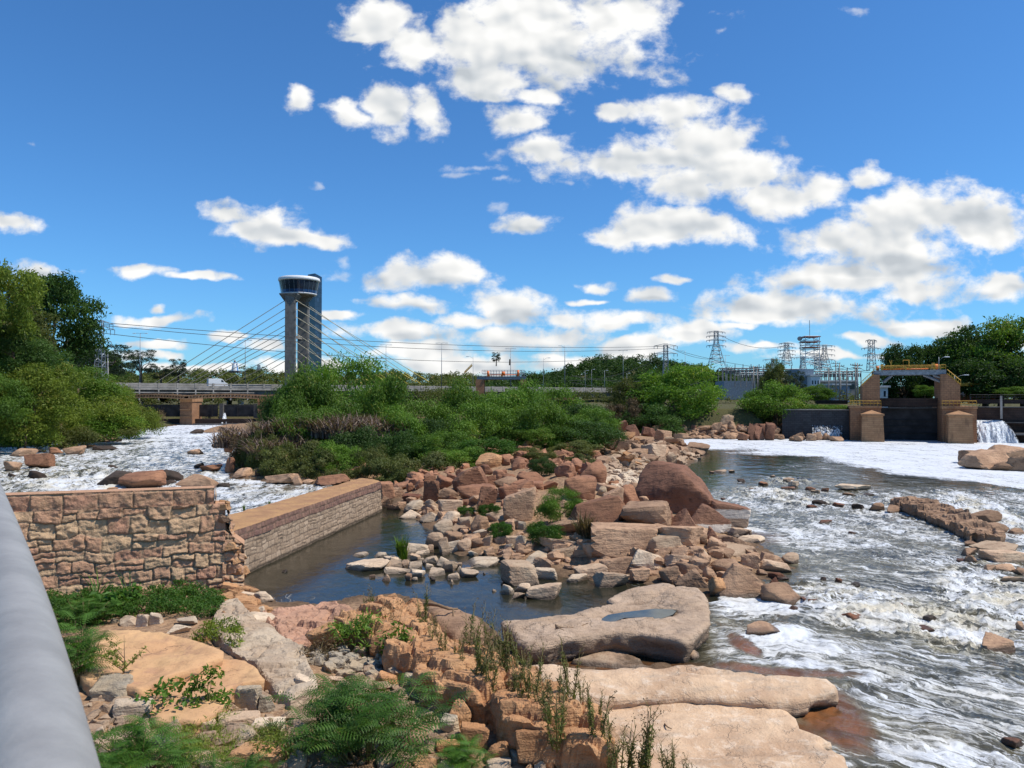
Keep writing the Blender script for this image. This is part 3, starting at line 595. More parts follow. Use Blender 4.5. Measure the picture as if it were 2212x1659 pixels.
rocks('C', 'point', '''
1038,628,1392,842 aB|long sloping tan-backed rock left of the striped boulders
1720,638,1992,842 bN|slanting boulder with a white tide band at the river's edge
1388,688,1602,882 tN|small triangular boulder with a white tide band left of the large one
1663,828,1772,972 tN|narrow pointed stone with a white tide band
1940,891,2168,952 fP|flat pale stone alone in the river off the point
1265,815,1665,1002 fB|long slanted slab sloping down to the right in the point
1065,1013,1358,1205 aP|pale lozenge-shaped boulder in front of the point
1213,888,1472,1063 aT|wedge-shaped boulder on the middle of the point
1443,1158,1698,1313 tB|brown pyramid-shaped boulder above the river slab
1308,1143,1462,1283 rB|rounded brown boulder left of the pyramid-shaped one
1753,1123,2158,1393 tB|largest angular brown boulder at the river end of the point
1718,1223,1907,1388 rO|orange-brown stone leaning on the largest angular boulder
628,1138,852,1238 bT|flat-topped tan block in the pond behind the river slab
788,1178,1037,1313 bT|wet tan block at the outflow behind the river slab
428,983,642,1092 bT;608,998,832,1082 fT;698,948,992,1102 fT;848,1078,1077,1212 bB;1058,1163,1207,1272 bB;1358,1038,1577,1152 bT;1448,1108,1662,1222 rB;1643,1148,1752,1272 rB;1688,1073,1947,1222 rB;1548,993,1707,1092 aT;1688,973,1897,1082 aB;1778,908,2012,1002 aB;1818,958,2087,1082 aT;1858,838,2017,892 bT;1988,1058,2107,1142 aB;1273,688,1402,762 rN;460,1065,520,1110 aP;720,1075,790,1140 aB;1220,1040,1300,1100 aT;1580,880,1670,960 aB;1480,1010,1560,1080 aT;1870,880,1930,905 rT;2095,1100,2175,1165 aB;1900,1180,1980,1240 rB;2160,1240,2260,1370 rW;1530,985,1580,1020 aO''')
place('C', 1528, 645, 1862, 850, 'tN', 'point', 'large triangular boulder with a white tide band below the huge boulder')
rocks('D', 'point', '''
158,1278,448,1442 rB|smooth egg-shaped boulder lying on the foam off the point
100,1023,297,1143 aB|angular reddish rock at the river tip of the point
293,1038,417,1122 rT|rounded tan boulder at the river tip of the point
128,1088,352,1193 aT;0,1058,97,1122 aB;0,985,85,1040 fT;0,850,20,890 rT;60,1110,160,1160 rB;80,1160,160,1215 rB''')
rocks('D', 'river', '''
730,483,1032,532 fP|long flat pale slab alone in the calm part of the right river
445,1393,652,1442 fW|wet red-brown slab awash beside the egg-shaped boulder
1432,1522,1542,1574 rD|small dark round stone in the middle of the foaming rapids
790,1495,985,1590 rW|wet orange-brown boulder with water sheeting over it
848,628,947,682 aD|small dark rock left of the two brown rocks by the weir
283,423,392,462 fT;323,448,432,502 fP;83,455,147,482 fR;463,498,552,532 fR;513,518,592,552 aT;588,498,657,537 aR;770,543,882,572 fB;573,763,682,797 fW;930,550,1040,572 fD;990,623,1112,697 rB;1143,643,1292,717 aB;180,1193,332,1250 rW;578,1223,632,1272 rD;708,1228,762,1282 rW;1168,1428,1272,1490 rW;170,400,215,418 rT;0,505,40,520 rB;270,500,390,520 fR;690,640,780,660 rW;530,625,660,650 rD;830,1265,900,1300 rD;330,1455,400,1490 rW;800,855,880,880 fW;480,640,580,680 rW''')
rocks('H', 'river', '''
0,508,305,592 fB|flat brown slab awash in white foam right of the great river slab
1938,583,2192,742 aB|angular brown rock with a wet red foot at the right edge of the rapids
1365,515,1550,578 fW;2085,1440,2260,1500 rW;2180,480,2260,560 rB;60,200,120,240 rB''')
rocks('C', 'river', '1690,370,1730,388 rB;1735,362,1840,384 fT;1840,362,1902,380 fT;1915,430,1995,462 aD;2090,455,2175,488 rR;1780,585,1820,605 rW;1860,630,1900,655 rW')
rocks('D', 'weirside', '''
1903,788,2107,872 bB|square-cut dark-sided block beside the right end of the weir
1858,688,2068,795 bB|broad red-brown block behind the stone weir
1883,943,2240,1048 fT|long tan slab lying across the rocks at the right edge
2053,1213,2240,1272 fT|flat reddish slab lowest at the right edge
1683,858,1802,908 fB;1803,858,1922,943 rB;1918,883,2122,953 aB;1758,933,1882,983 fB;1738,983,1872,1063 aB;1768,1043,1892,1123 rB;1948,1043,2240,1123 bT;1968,1113,2182,1198 rB;1908,1118,2022,1203 aB;1688,1078,1772,1113 fW;2155,1150,2250,1215 rB;2120,830,2240,890 aB''')
rocks('D', 'outcrop', '''
1755,195,1972,315 aB|leftmost slanting slab of the outcrop in the foam pool
1805,190,2195,365 aB;1945,150,2330,310 aB;1985,285,2205,372 rB;2140,230,2400,380 aB;1880,270,2010,345 bB;2050,200,2250,300 bB''')
# the huge boulder
V_, F_ = rockgeo('round', 77, ICO5)
D_, _ = ICO5
def hero(reg, x0, yt, x1, yb, mat, label, seed, planes, k=16, na=.05, depth=.75, rz=0, zadd=0):
    nn = np.array([p_[:3] for p_ in planes], float); off = np.array([p_[3] for p_ in planes]); nn /= np.linalg.norm(nn, axis=1, keepdims=True)
    D5, F5 = ICO5; r = 1 / np.power(np.power(np.maximum(D5 @ nn.T, 1e-3) / off, k).sum(1), 1 / k); r = np.minimum(r, 1.8); V = D5 * r[:, None]
    V = V * (1 + na * fbm(V, 1.5, 6, seed, .55) * 1.5 - na * np.abs(fbm(V, 3.2, 4, seed + 3)))[:, None]
    lo, hi = V.min(0), V.max(0); V = (V - (lo + hi) / 2) / (hi - lo); V[:, 2] += .5
    o_ = RG[reg]; u0, u1 = o_[0] + x0 * .26853, o_[0] + x1 * .26853; vt, vb = o_[1] + yt * .26853, o_[1] + yb * .26853
    h = hit((u0 + u1) / 2, vb); w = (u1 - u0) * h.y / F * 1.02; dp = w * depth; hh = (vb - vt) * h.y / F * 1.05
    ob = link('boulder', npmesh('boulder', V, F5, [M[mat]]), None, (h.x, h.y + dp / 2, h.z - .25 + zadd), (0, 0, rz), (w, dp, hh)); T(ob, label, 'rock'); return ob
hero('C', 1112, 318, 1810, 745, 'hero', 'huge dark reddish dome-shaped boulder towering over the rock pile', 12,
     [(-.62, -.45, .60, .66), (.74, -.25, .58, .62), (-.1, -1, -.16, .6), (-.75, -.7, -.02, .74), (0, 1, .3, .8), (0, 0, -1, .62), (.15, -.15, 1, .78), (1, .2, 0, .95), (-1, .4, .1, .95), (-.2, -.75, .35, .74)], 13, .07)
# scattered stones filling the pile and the spit
def inpoly_px(poly, n, rg):
    us = [p_[0] for p_ in poly]; vs = [p_[1] for p_ in poly]; out = []
    while len(out) < n:
        a = rg.uniform(min(us), max(us)); b = rg.uniform(min(vs), max(vs))
        if sdf(poly, np.array([a]), np.array([b]))[0] > 0: out.append((a, b))
    return out
def scatter(poly, n, sz, styles, mats, grp, seed, individual=True, flat=.5):
    rg = random.Random(seed); pts = sorted(inpoly_px(poly, n, rg), key=lambda q: q[1]); Vs = []; Fs = []; base = 0
    for (a, b) in pts:
        h = hit(a, b); w = sz[0] + (sz[1] * 1.35 - sz[0]) * rg.random() ** 2.1; st_ = rg.choice(styles); k = rg.randrange(9); sc = (w, w * rg.uniform(.55, .95), w * rg.uniform(.35, .8) * (flat if st_ == 'flat' else 1))
        rot = (rg.uniform(-.35, .35), rg.uniform(-.35, .35), rg.uniform(0, 6.28)); loc = (h.x, h.y, h.z - .22 * sc[2])
        if individual:
            ob = link('boulder' if st_ == 'round' else 'rock', rockme(st_, k, rg.choice(mats)), None, loc, rot, sc); g = GRP[grp]; T(ob, g[0], 'rock', g[1])
        else:
            V, Fc = LOWP[st_][k % len(LOWP[st_])]; Mx = (Matrix.Translation(loc) @ Matrix.Rotation(rot[2], 4, 'Z') @ Matrix.Rotation(rot[1], 4, 'Y') @ Matrix.Rotation(rot[0], 4, 'X') @ Matrix.Diagonal((*sc, 1)))
            A = np.array(Mx); Vs.append(V @ A[:3, :3].T + A[:3, 3]); Fs.append(Fc + base); base += len(V)
    if not individual: return np.vstack(Vs), np.vstack(Fs)
bm = bmesh.new(); bmesh.ops.create_icosphere(bm, subdivisions=3, radius=1); ICO3 = (np.array([v_.co for v_ in bm.verts]), np.array([[v_.index for v_ in f_.verts] for f_ in bm.faces])); bm.free()
LOWP = {s_: [rockgeo(s_, 900 + 31 * k + len(s_), ICO3) for k in range(5)] for s_ in ('box', 'ang', 'flat', 'round')}
GRP['spit'] = ('flat reddish tan rock on the low rocky spit by the foam pool', 'rocks of the spit')
spit = [(1320, 942), (1395, 940), (1460, 945), (1500, 965), (1512, 982), (1480, 1000), (1400, 1012), (1310, 1020), (1290, 990), (1280, 960)]
scatter(spit, 46, (1.5, 3.2), ['flat', 'ang', 'flat', 'box'], ['brown', 'orange', 'tan', 'brown'], 'spit', 3)
for i_, (poly, n, sz, sty, mt, nm, lb) in enumerate((
    ([(1310, 985), (1400, 975), (1505, 975), (1512, 992), (1470, 1008), (1400, 1014), (1330, 1030), (1300, 1040)], 320, (.5, 1.3), ['ang', 'box', 'flat'], 'tan', 'loose_stones', 'strewn pale angular stones on the beach of the spit'),
    ([(1270, 950), (1500, 960), (1500, 985), (1300, 985)], 150, (.6, 1.6), ['ang', 'flat'], 'brown', 'loose_stones', 'strewn reddish stones covering the top of the spit'),
    ([(1290, 1025), (1400, 1022), (1440, 1035), (1380, 1060), (1300, 1062)], 330, (.25, .8), ['ang', 'flat', 'box'], 'pale', 'loose_stones', 'patch of small pale rubble behind the round boulders'),
    ([(1090, 950), (1300, 985), (1290, 1040), (1120, 1020), (1060, 990), (1010, 1010), (860, 1060), (850, 1045), (1010, 990)], 190, (.5, 1.5), ['ang', 'round', 'box'], 'red', 'loose_stones', 'reddish stones filling the gaps of the boulder pile'),
    ([(860, 1085), (1000, 1060), (1380, 1090), (1400, 1130), (1560, 1160), (1680, 1220), (1500, 1262), (1180, 1232), (1020, 1195), (960, 1160)], 300, (.35, .95), ['ang', 'round', 'box'], 'brown', 'loose_stones', 'brown stones filling the gaps between the boulders of the point'),
    ([(1670, 930), (1740, 925), (1800, 935), (1838, 950), (1700, 953), (1650, 950)], 160, (.9, 2.4), ['ang', 'round'], 'brown', 'loose_stones', 'heap of brown boulders at the foot of the far bank beside the grey weir'),
    ([(1440, 935), (1560, 930), (1640, 935), (1650, 950), (1440, 948)], 130, (.9, 2.4), ['ang', 'round', 'flat'], 'brown', 'loose_stones', 'fallen brown blocks at the foot of the far cliff'))):
    V, Fc = scatter(poly, n, sz, sty, None, None, 40 + i_, False)
    T(link(nm, npmesh(nm, V, Fc, [M[mt]], smooth=False)), lb, 'stones', None, 'stuff')
# cliff blocks of the far bank
rocks('c', 'cliff', '''
1775,930,1908,1035 rT|big pale rounded boulder highest on the far bank
1590,1018,1708,1098 aK|square reddish block at the foot of the far bank
1795,1038,1912,1108 aB|slanting tan boulder below the big pale one on the far bank
1893,998,2002,1072 rR;1450,1008,1562,1068 rR;1408,1068,1542,1122 rB;1925,1068,2017,1132 rR;1028,1000,1142,1095 aK;948,968,1032,1068 aK;1268,990,1422,1100 aK;1140,1010,1270,1100 aK;1360,1040,1450,1105 rR;1540,1005,1600,1060 rR;1700,1030,1790,1095 rR;2000,990,2070,1130 aK;2060,1000,2140,1130 aK;2130,985,2210,1130 aK''')
rocks('d', 'cliff', '0,990,100,1120 aK;90,1000,180,1120 aK;160,985,250,1110 aK;240,990,330,1090 aK;330,1050,410,1110 rB;440,1020,530,1080 rB;520,1060,600,1130 rB;600,1050,740,1110 aB;655,1095,775,1140 rB;270,1070,330,1110 rB;460,1070,570,1135 rB;370,1090,440,1140 rB;690,1060,760,1110 rB')
# ------------------------------------------------------------------ slabs of bedrock
def slab(name, label, outline, ztop, thick, mat, res=.25, edge=.35, amp=.08, under=0.0, seed=1, tilt=(0, 0), fn=None, zb=None, jag=.12, step=.05, flat=False):
    """bedrock slab: outline on the plan, rounded rim, rough top, sides that tuck under"""
    pts = [Vector((a, b)) for a, b in outline]; rs = []
    n = len(pts)
    for i in range(n):
        a, b = pts[i], pts[(i + 1) % n]; m_ = max(1, int((b - a).length / (res * .8)))
        for k in range(m_): rs.append(a.lerp(b, k / m_))
    rs = np.array([(q.x, q.y) for q in rs])
    rs = (np.roll(rs, 1, 0) + 2 * rs + np.roll(rs, -1, 0)) / 4
    j = fbm(p3(rs[:, 0], rs[:, 1]), 1.1, 3, seed) * jag; k2 = fbm(p3(rs[:, 0], rs[:, 1]), 1.1, 3, seed + 9) * jag
    rs = rs + np.stack([j, k2], 1)
    lo, hi = rs.min(0), rs.max(0); gx, gy = np.meshgrid(np.arange(lo[0], hi[0], res), np.arange(lo[1], hi[1], res))
    gx = gx.ravel() + np.random.default_rng(seed).uniform(-.2, .2, gx.size) * res; gy = gy.ravel()
    d = sdf([tuple(q) for q in rs], gx, gy); m_ = d > res * .35; inner = np.stack([gx[m_], gy[m_]], 1)
    allp = np.vstack([rs, inner]); nr = len(rs)
    vo, eo, fo, *_ = delaunay_2d_cdt([Vector(q) for q in allp], [(i, (i + 1) % nr) for i in range(nr)], [], 1, 1e-4)
    XY = np.array([(q.x, q.y) for q in vo]); fo = [f_ for f_ in fo if len(f_) == 3]
    d = np.maximum(sdf([tuple(q) for q in rs], XY[:, 0], XY[:, 1]), 0)
    c = XY.mean(0); z = ztop + (XY[:, 0] - c[0]) * tilt[0] + (XY[:, 1] - c[1]) * tilt[1]
    t_ = np.clip(d / edge, 0, 1); z = z - edge * .8 * (1 - np.sqrt(1 - (1 - t_) ** 2)) + amp * fbm(p3(XY[:, 0], XY[:, 1]), .7, 5, seed + 2) * sst(0, edge, d)
    hh_ = fbm(p3(XY[:, 0] + 3, XY[:, 1] * 1.6), .38, 4, seed + 20, .5) * 5; st_ = np.floor(hh_) + sst(.44, .58, hh_ - np.floor(hh_)); z = z + (st_ - 0) * step * sst(edge * .5, edge * 2 + .2, d) - .5 * step
    z = z - .05 * sst(.06, 0, np.abs(fbm(p3(XY[:, 0], XY[:, 1]), .45, 3, seed + 30))) * (step > .03)
    if fn is not None: z = z + fn(XY[:, 0], XY[:, 1], d)
    V = np.column_stack([XY, z]); Fl = [tuple(f_) for f_ in fo]
    # rim order = first nr verts mapped by nearest
    ring = [int(np.argmin(((XY - q) ** 2).sum(1))) for q in rs]; prev = ring; nrm = np.roll(rs, -1, 0) - np.roll(rs, 1, 0); nrm = np.stack([nrm[:, 1], -nrm[:, 0]], 1); nrm /= np.linalg.norm(nrm, axis=1, keepdims=True) + 1e-9
    area = 0.5 * np.sum(rs[:, 0] * np.roll(rs[:, 1], -1) - np.roll(rs[:, 0], -1) * rs[:, 1]); nrm *= (1 if area > 0 else -1)
    lev = 9; zr = z[ring]; Vs = [V]; base = len(V)
    for k in range(1, lev + 1):
        s = k / lev; zz = zr - thick * s; q = rs + nrm * (edge * .25 * math.sin(s * PI) - under * s ** 1.5)[..., None] if False else rs + nrm * (edge * .22 * math.sin(min(1, s * 1.4) * PI) - under * s ** 1.5)
        nn = (fbm(np.column_stack([q, zz * 1.8]), 1.1, 5, seed + 4, .6) * .34 - .12 * np.abs(fbm(np.column_stack([q * .5, zz * 3]), 1.6, 3, seed + 6))) * math.sin(s * PI * .9)
        q = q + nrm * nn[:, None]; Vs.append(np.column_stack([q, zz])); cur = list(range(base, base + nr)); base += nr
        for i in range(nr): 
            i2 = (i + 1) % nr; Fl.append((prev[i], cur[i], cur[i2])); Fl.append((prev[i], cur[i2], prev[i2]))
        prev = cur
    me = npmesh(name, np.vstack(Vs), np.array(Fl), [M[mat]], smooth=not flat)
    bm = bmesh.new(); bm.from_mesh(me); bmesh.ops.recalc_face_normals(bm, faces=bm.faces); bm.to_mesh(me); bm.free()
    return T(link(name, me), label, 'rock')
def groove(path, wd, dep):
    def f_(x, y, d):
        r = np.full(x.shape, 1e9)
        for (ax, ay), (bx, by) in zip(path, path[1:]):
            t_ = np.clip(((x - ax) * (bx - ax) + (y - ay) * (by - ay)) / ((bx - ax) ** 2 + (by - ay) ** 2), 0, 1); r = np.minimum(r, np.hypot(x - ax - t_ * (bx - ax), y - ay - t_ * (by - ay)))
        return -dep * sst(wd, 0, r)
    return f_
Z = .85
poolp = pp('800,450 870,405 1000,385 1240,360 1420,366 1380,395 1250,438 1230,415 1000,418 885,462', Z, RG['G'])
bk = pp('0,478 250,478 560,455 700,440 790,425', Z, RG['G']); rs2 = pp('1000,318 1300,255 1410,190', Z, RG['G'])
def gtop(x, y, d):
    dd = sdf(poolp, x, y); g = groove(bk, .22, .16)(x, y, d) + groove(rs2, .2, .12)(x, y, d)
    up_ = sdf(pp('0,500 240,490 700,465 860,470 1240,440 1380,410 1600,400 1700,480 1500,660 900,600 400,660 180,660', Z, RG['G']), x, y)
    return np.where(dd > -.25, -.22 * sst(-.25, .15, dd), 0) + g + .10 * sst(0, .5, up_)
slab('rock_slab', 'great flat river slab with a puddle on its top, right of the pond', pp('0,455 90,448 270,436 430,415 560,412 620,380 720,352 850,332 935,320 890,305 838,285 900,262 960,228 1120,190 1300,158 1380,160 1420,186 1590,195 1640,235 1672,300 1692,372 1685,450 1640,520 1560,600 1500,628 1350,610 1150,585 900,572 700,596 500,632 330,655 205,655 120,580 30,505', Z, RG['G']), Z, 1.05, 'slab', .13, .14, .06, .35, 3, fn=gtop, step=.085)
b = MB(); q = pp('790,450 870,400 1000,380 1240,352 1430,360 1390,400 1260,445 1230,420 1000,425 885,470', Z, RG['G'])
M['puddle'] = plain('puddle_water', (.05, .06, .055), .04, 0, bs=.02)
b.add([(a, c_, Z - .12) for a, c_ in q], [tuple(range(len(q)))]); T(b.obj('puddle_water', M['puddle']), None, None, None, 'structure')
def lstreak(x, y, d): return .10 * fbm(p3(x * .35, y * 1.2), 1.0, 3, 8)
slab('rock_slab', 'long smooth tan slab tapering into the river below the great slab', pp('150,830 330,815 490,818 650,848 900,850 1200,828 1500,818 1700,838 1950,870 2212,900 2370,905', .62, RG['G']) + pp('450,905 640,925 700,960 690,990 600,1030 400,1080 200,1095 0,1085', .62, RG['H']) + pp('1900,1090 1650,1060 1500,1050 1200,1070 1000,1085 700,1095 560,1075 380,1020 200,930', .62, RG['G']), .62, .75, 'smooth', .15, .17, .10, .55, 5, fn=lstreak, step=.075)
slab('rock_slab', 'broad smooth pinkish slab at the bottom right of the foreground', pp('250,1030 420,1090 700,1105 1000,1120 1500,1135 2100,1165', .3, RG['G']) + pp('290,1175 360,1260 395,1350 500,1375 640,1440 560,1475 600,1515 740,1575 800,1659 830,1900', .3, RG['H']) + pp('600,1900 700,1500 600,1300 300,1100', .3, RG['G']), .40, .8, 'smooth', .16, .12, .13, .2, 7, fn=lstreak, step=.05)
slab('rock_slab', 'low sunlit brown rock under the great slab\'s front edge', pp('560,790 800,725 1000,715 1120,760 1150,800 1240,800 1100,830 800,815', .15, RG['G']), .2, .5, 'tan', .12, .2, .1, 0, 9)
slab('rock_slab', 'small rounded rock at the water right of the great slab\'s corner', pp('1490,735 1540,690 1600,700 1615,745 1560,755', .15, RG['G']), .2, .5, 'tan', .12, .15, .05, 0, 10)
slab('rock_slab', 'large smooth orange slab in the left foreground', pp('850,545 1050,535 1250,550 1420,580 1500,600 1640,640 1790,700 1792,750 1690,790 1600,835 1400,885 1250,950 1130,1015 1040,992 830,960 640,930 600,860 700,780 750,640', 1.45, RG['E']), 1.45, 1.3, 'sand', .12, .06, .06, .0, 11)
slab('rock_slab', 'flat reddish-orange slab just below the smooth orange slab', pp('1790,768 1900,755 2000,770 2060,830 2140,930 1980,960 1860,980 1800,1130 1700,1220 1560,1270 1250,1270 1090,1140 1110,1040 1250,960 1400,900 1600,845', 1.2, RG['E']), 1.2, 1.1, 'sand', .12, .05, .07, .0, 12)
def vsteps(sc, dep, seed, ax=.6):
    def f_(x, y, d):
        c, s = math.cos(ax), math.sin(ax); a = (x * c + y * s) * sc * .55; b_ = (-x * s + y * c) * sc; w_ = fbm(p3(x, y), .8, 2, seed) * .5
        d1, d2, cid, ox, oy = worley(a + w_, b_ + w_, seed); an = cid * 6.283; e1, e2, ec, _, _ = worley(a * 2.6 + 5, b_ * 2.2 + w_, seed + 2); return dep * ((cid - .5) * 1.7 + (ox * np.cos(an) + oy * np.sin(an)) * 1.1 + (ec - .5) * .45 - 1.1 * sst(.20, 0.02, d2 - d1) - .35 * sst(.16, 0, e2 - e1))
    return f_
slab('rock_slab', 'pale cracked limestone-coloured slab sloping down beside the wall rubble', pp('-340,520 -250,330 -120,250 50,455 170,480 290,600 430,680 490,800 540,1000 330,1090 200,1010 120,930 30,790 -100,740', 1.0, RG['F']), 1.0, 1.0, 'pale', .09, .06, .10, .0, 13, fn=vsteps(.9, .07, 3), flat=True)
slab('rock_slab', 'pinkish fractured rock at the near edge of the pond', pp('95,400 330,352 560,312 700,322 800,345 830,440 700,450 690,510 520,560 450,680 350,700 270,600 160,490', .75, RG['F']), .8, .8, 'pink', .09, .16, .18, .0, 14, fn=vsteps(1.0, .14, 5), flat=True)
ledge = pp('690,420 800,345 1010,282 1180,252 1400,330 1470,440 1620,540 1780,640 2000,720 2180,800', 1.45, RG['F']) + pp('120,830 420,930 560,1010 680,1120 800,1230 860,1310 900,1430 935,1500 860,1530 740,1440 560,1430 380,1385 200,1370 0,1220', 1.45, RG['G']) + pp('1980,1200 1860,1090 1660,1010 1560,990 1430,930 1330,800 1200,660 970,555 900,500', 1.45, RG['F'])
slab('rock_ledge', 'cracked layered orange ledge running diagonally down the foreground', ledge, 1.45, 1.2, 'orange', .075, .07, .06, -.05, 15, tilt=(.015, -.01), fn=vsteps(1.0, .20, 8, -.95), jag=.4, step=.02, flat=True)
slab('rock_slab', 'rough brown rock face at the pond edge behind the ledge', pp('1390,325 1480,320 1650,365 1840,420 1880,480 1870,560 1640,560 1480,480', .8, RG['F']), .8, .9, 'brown', .13, .25, .15, 0, 16)
# broken blocks of the foreground
rocks('F', 'near', '''
430,490,705,745 aO|thick dark-faced block behind the leafy shrub on the ledge
1200,912,1492,1012 bP|pale oblong block in front of the ledge
1565,1128,1755,1375 aO|upright leaning slab of stone right of the big fern bush
1688,1318,1922,1525 bO|tilted square orange block in front of the ledge
1878,1448,2092,1645 aO|tilted orange block at the bottom between bush and ledge
318,895,545,1105 bP|pale squared block left of the big fern bush
0,1268,248,1425 bP|squarish pale orange block left of the big fern bush
0,1498,245,1680 bO|large rough orange block at the bottom left
1500,1440,1695,1560 bO;1538,1238,1685,1405 aG;1440,1220,1580,1310 aG;1000,880,1180,1010 aO;620,920,760,1000 bT;960,545,1180,770 bO;1180,560,1300,640 bO;700,410,860,520 bO;1590,1010,1850,1200 bO;830,680,950,760 bT;680,790,790,850 aG;860,780,1040,860 aG;530,745,620,800 bO;980,1100,1130,1180 bT;1480,1090,1590,1220 aO;1330,700,1450,900 bO;60,1060,190,1230 aG;1300,1595,1540,1700 aO;1500,1620,1690,1700 rG;1900,1590,2110,1720 aP;250,1540,430,1700 aG;1780,1140,1900,1260 aG;2090,1520,2200,1640 rG;1180,1020,1330,1100 bO;950,650,1060,740 aO;1700,1150,1760,1350 aG;850,355,960,430 aO;1100,255,1185,330 bO;1240,320,1400,450 aB;1190,1180,1300,1260 aT''')
rocks('E', 'near', '''
675,935,1045,1135 bG|grey weathered slab tipped over beside the orange slab
1870,995,2085,1205 bG|pale grey tilted block right of the small bushy plant
1718,1208,2045,1375 bT|broad tan block below the pale grey tilted one
1515,1258,1705,1378 bT|tan block with a white streak below the small bushy plant
1815,1478,2230,1680 bO|long reddish orange slab at the bottom left of the rubble
1785,1330,2012,1490 aG|tapered pale grey stone left of the fern bush
1555,1370,1725,1480 bT;1885,928,2037,1005 aO;1815,990,2005,1065 bG;735,1058,845,1135 rT;865,1108,1165,1290 bP;1040,990,1150,1090 aO;930,430,1090,520 aP;1060,420,1180,530 bP;1190,405,1290,510 bP;870,450,950,500 aG;1310,530,1500,585 aP;1500,600,1650,650 fO;1300,1180,1420,1290 bO;760,1330,830,1400 aP;1400,1560,1700,1690 bT;2030,1270,2212,1410 bT;1390,1190,1500,1260 aT;2070,930,2212,1010 aG;1700,1120,1880,1230 aT;1380,460,1560,520 aP;1180,1250,1320,1340 aO;760,1150,900,1220 bT;1100,1480,1400,1560 aG''')
rocks('G', 'near', '''
120,1365,385,1680 bO|big orange block with pitted face under the end of the ledge
430,1415,645,1680 bO|rusty orange block right under the ledge's lower end
735,1425,945,1575 bO|last block at the lower right corner of the ledge
0,1195,215,1450 bO;348,1495,442,1680 aO;650,1495,785,1660 aG;0,1465,85,1640 aO;80,1520,190,1640 rG;260,1600,380,1700 aP;820,1540,930,1620 aG;0,1630,110,1720 aP;200,1640,280,1720 aO;740,1590,850,1680 aO''')
rocks('E', 'toe', '''
1745,160,1925,258 bO|big orange-brown block sticking out at the bottom corner of the stone wall
2028,232,2178,335 rP|rounded pale boulder at the pond's near left corner
1790,365,1962,440 aO;1850,300,2055,372 bO;1808,418,2055,505 aP;2018,358,2125,452 bP;1950,190,2030,240 aO;1930,240,2035,300 bP;1870,255,1960,310 aO;1960,445,2180,505 aP;1880,330,1960,380 aG;1340,120,1480,190 aO;1440,190,1560,235 aO;1500,70,1720,165 aO;1540,150,1690,220 aT''')
# ------------------------------------------------------------------ stone walls
def wallmat(name, cols, mort):
    m, t = newmat(name); p = pos(t); ti = t.attr('tint'); mo = t.attr('mortar')
    n1 = t.noise(p, 2.2, 6, .65); n2 = t.noise(p, 16, 5, .65); n3 = t.noise(p, .5, 4, .6)
    c = t.mix(t.ramp(ti, .2, .5), cols[0], cols[1]); c = t.mix(t.ramp(ti, .6, .9), c, cols[2])
    c = t.mix(t.m('MULTIPLY', t.ramp(n1, .45, .7), .6), c, tuple(x * .55 for x in cols[1])); c = t.mix(t.m('MULTIPLY', t.ramp(n2, .5, .72), .5), c, tuple(min(1, x * 1.4) for x in cols[2]))
    c = t.mix(t.m('MULTIPLY', mo, .85), c, t.mix(t.ramp(n2, .4, .6), mort, tuple(x * .5 for x in mort)))  # mortar joints, darkened in patches to paint joint shadow into their colour
    z = t.n('ShaderNodeSeparateXYZ', p, out=2); wet = t.m('SUBTRACT', 1.0, t.ramp(t.m('ADD', z, t.m('MULTIPLY', n1, .3)), .22, .42)); c = t.mix(t.m('MULTIPLY', wet, .75), c, (.04, .03, .02))
    finish(t, c, .92, t.m('ADD', n1, t.m('MULTIPLY', n2, .5)), .85, .12, spec=.2); return m
M['wall'] = wallmat('old_stone_wall', ((.50, .28, .165), (.58, .385, .22), (.44, .235, .145)), (.34, .26, .17))
M['wall2'] = wallmat('pond_wall_stone', ((.38, .27, .18), (.33, .23, .15), (.43, .31, .21)), (.17, .12, .085))
M['wall2d'] = wallmat('pond_wall_top_course', ((.23, .125, .09), (.28, .16, .11), (.20, .11, .085)), (.16, .11, .08))
def walltopmat():
    m, t = newmat('wall_top_gravel'); p = pos(t); n = t.noise(p, 1.1, 5, .6); n2 = t.noise(p, 9, 5, .7)
    c = t.mix(t.ramp(n, .35, .65), (.44, .25, .115), (.35, .19, .10)); c = t.mix(t.m('MULTIPLY', t.ramp(n2, .5, .7), .7), c, (.26, .15, .08))
    finish(t, c, .95, t.m('ADD', n, n2), .8, .08, spec=.15); return m
M['walltop'] = walltopmat()
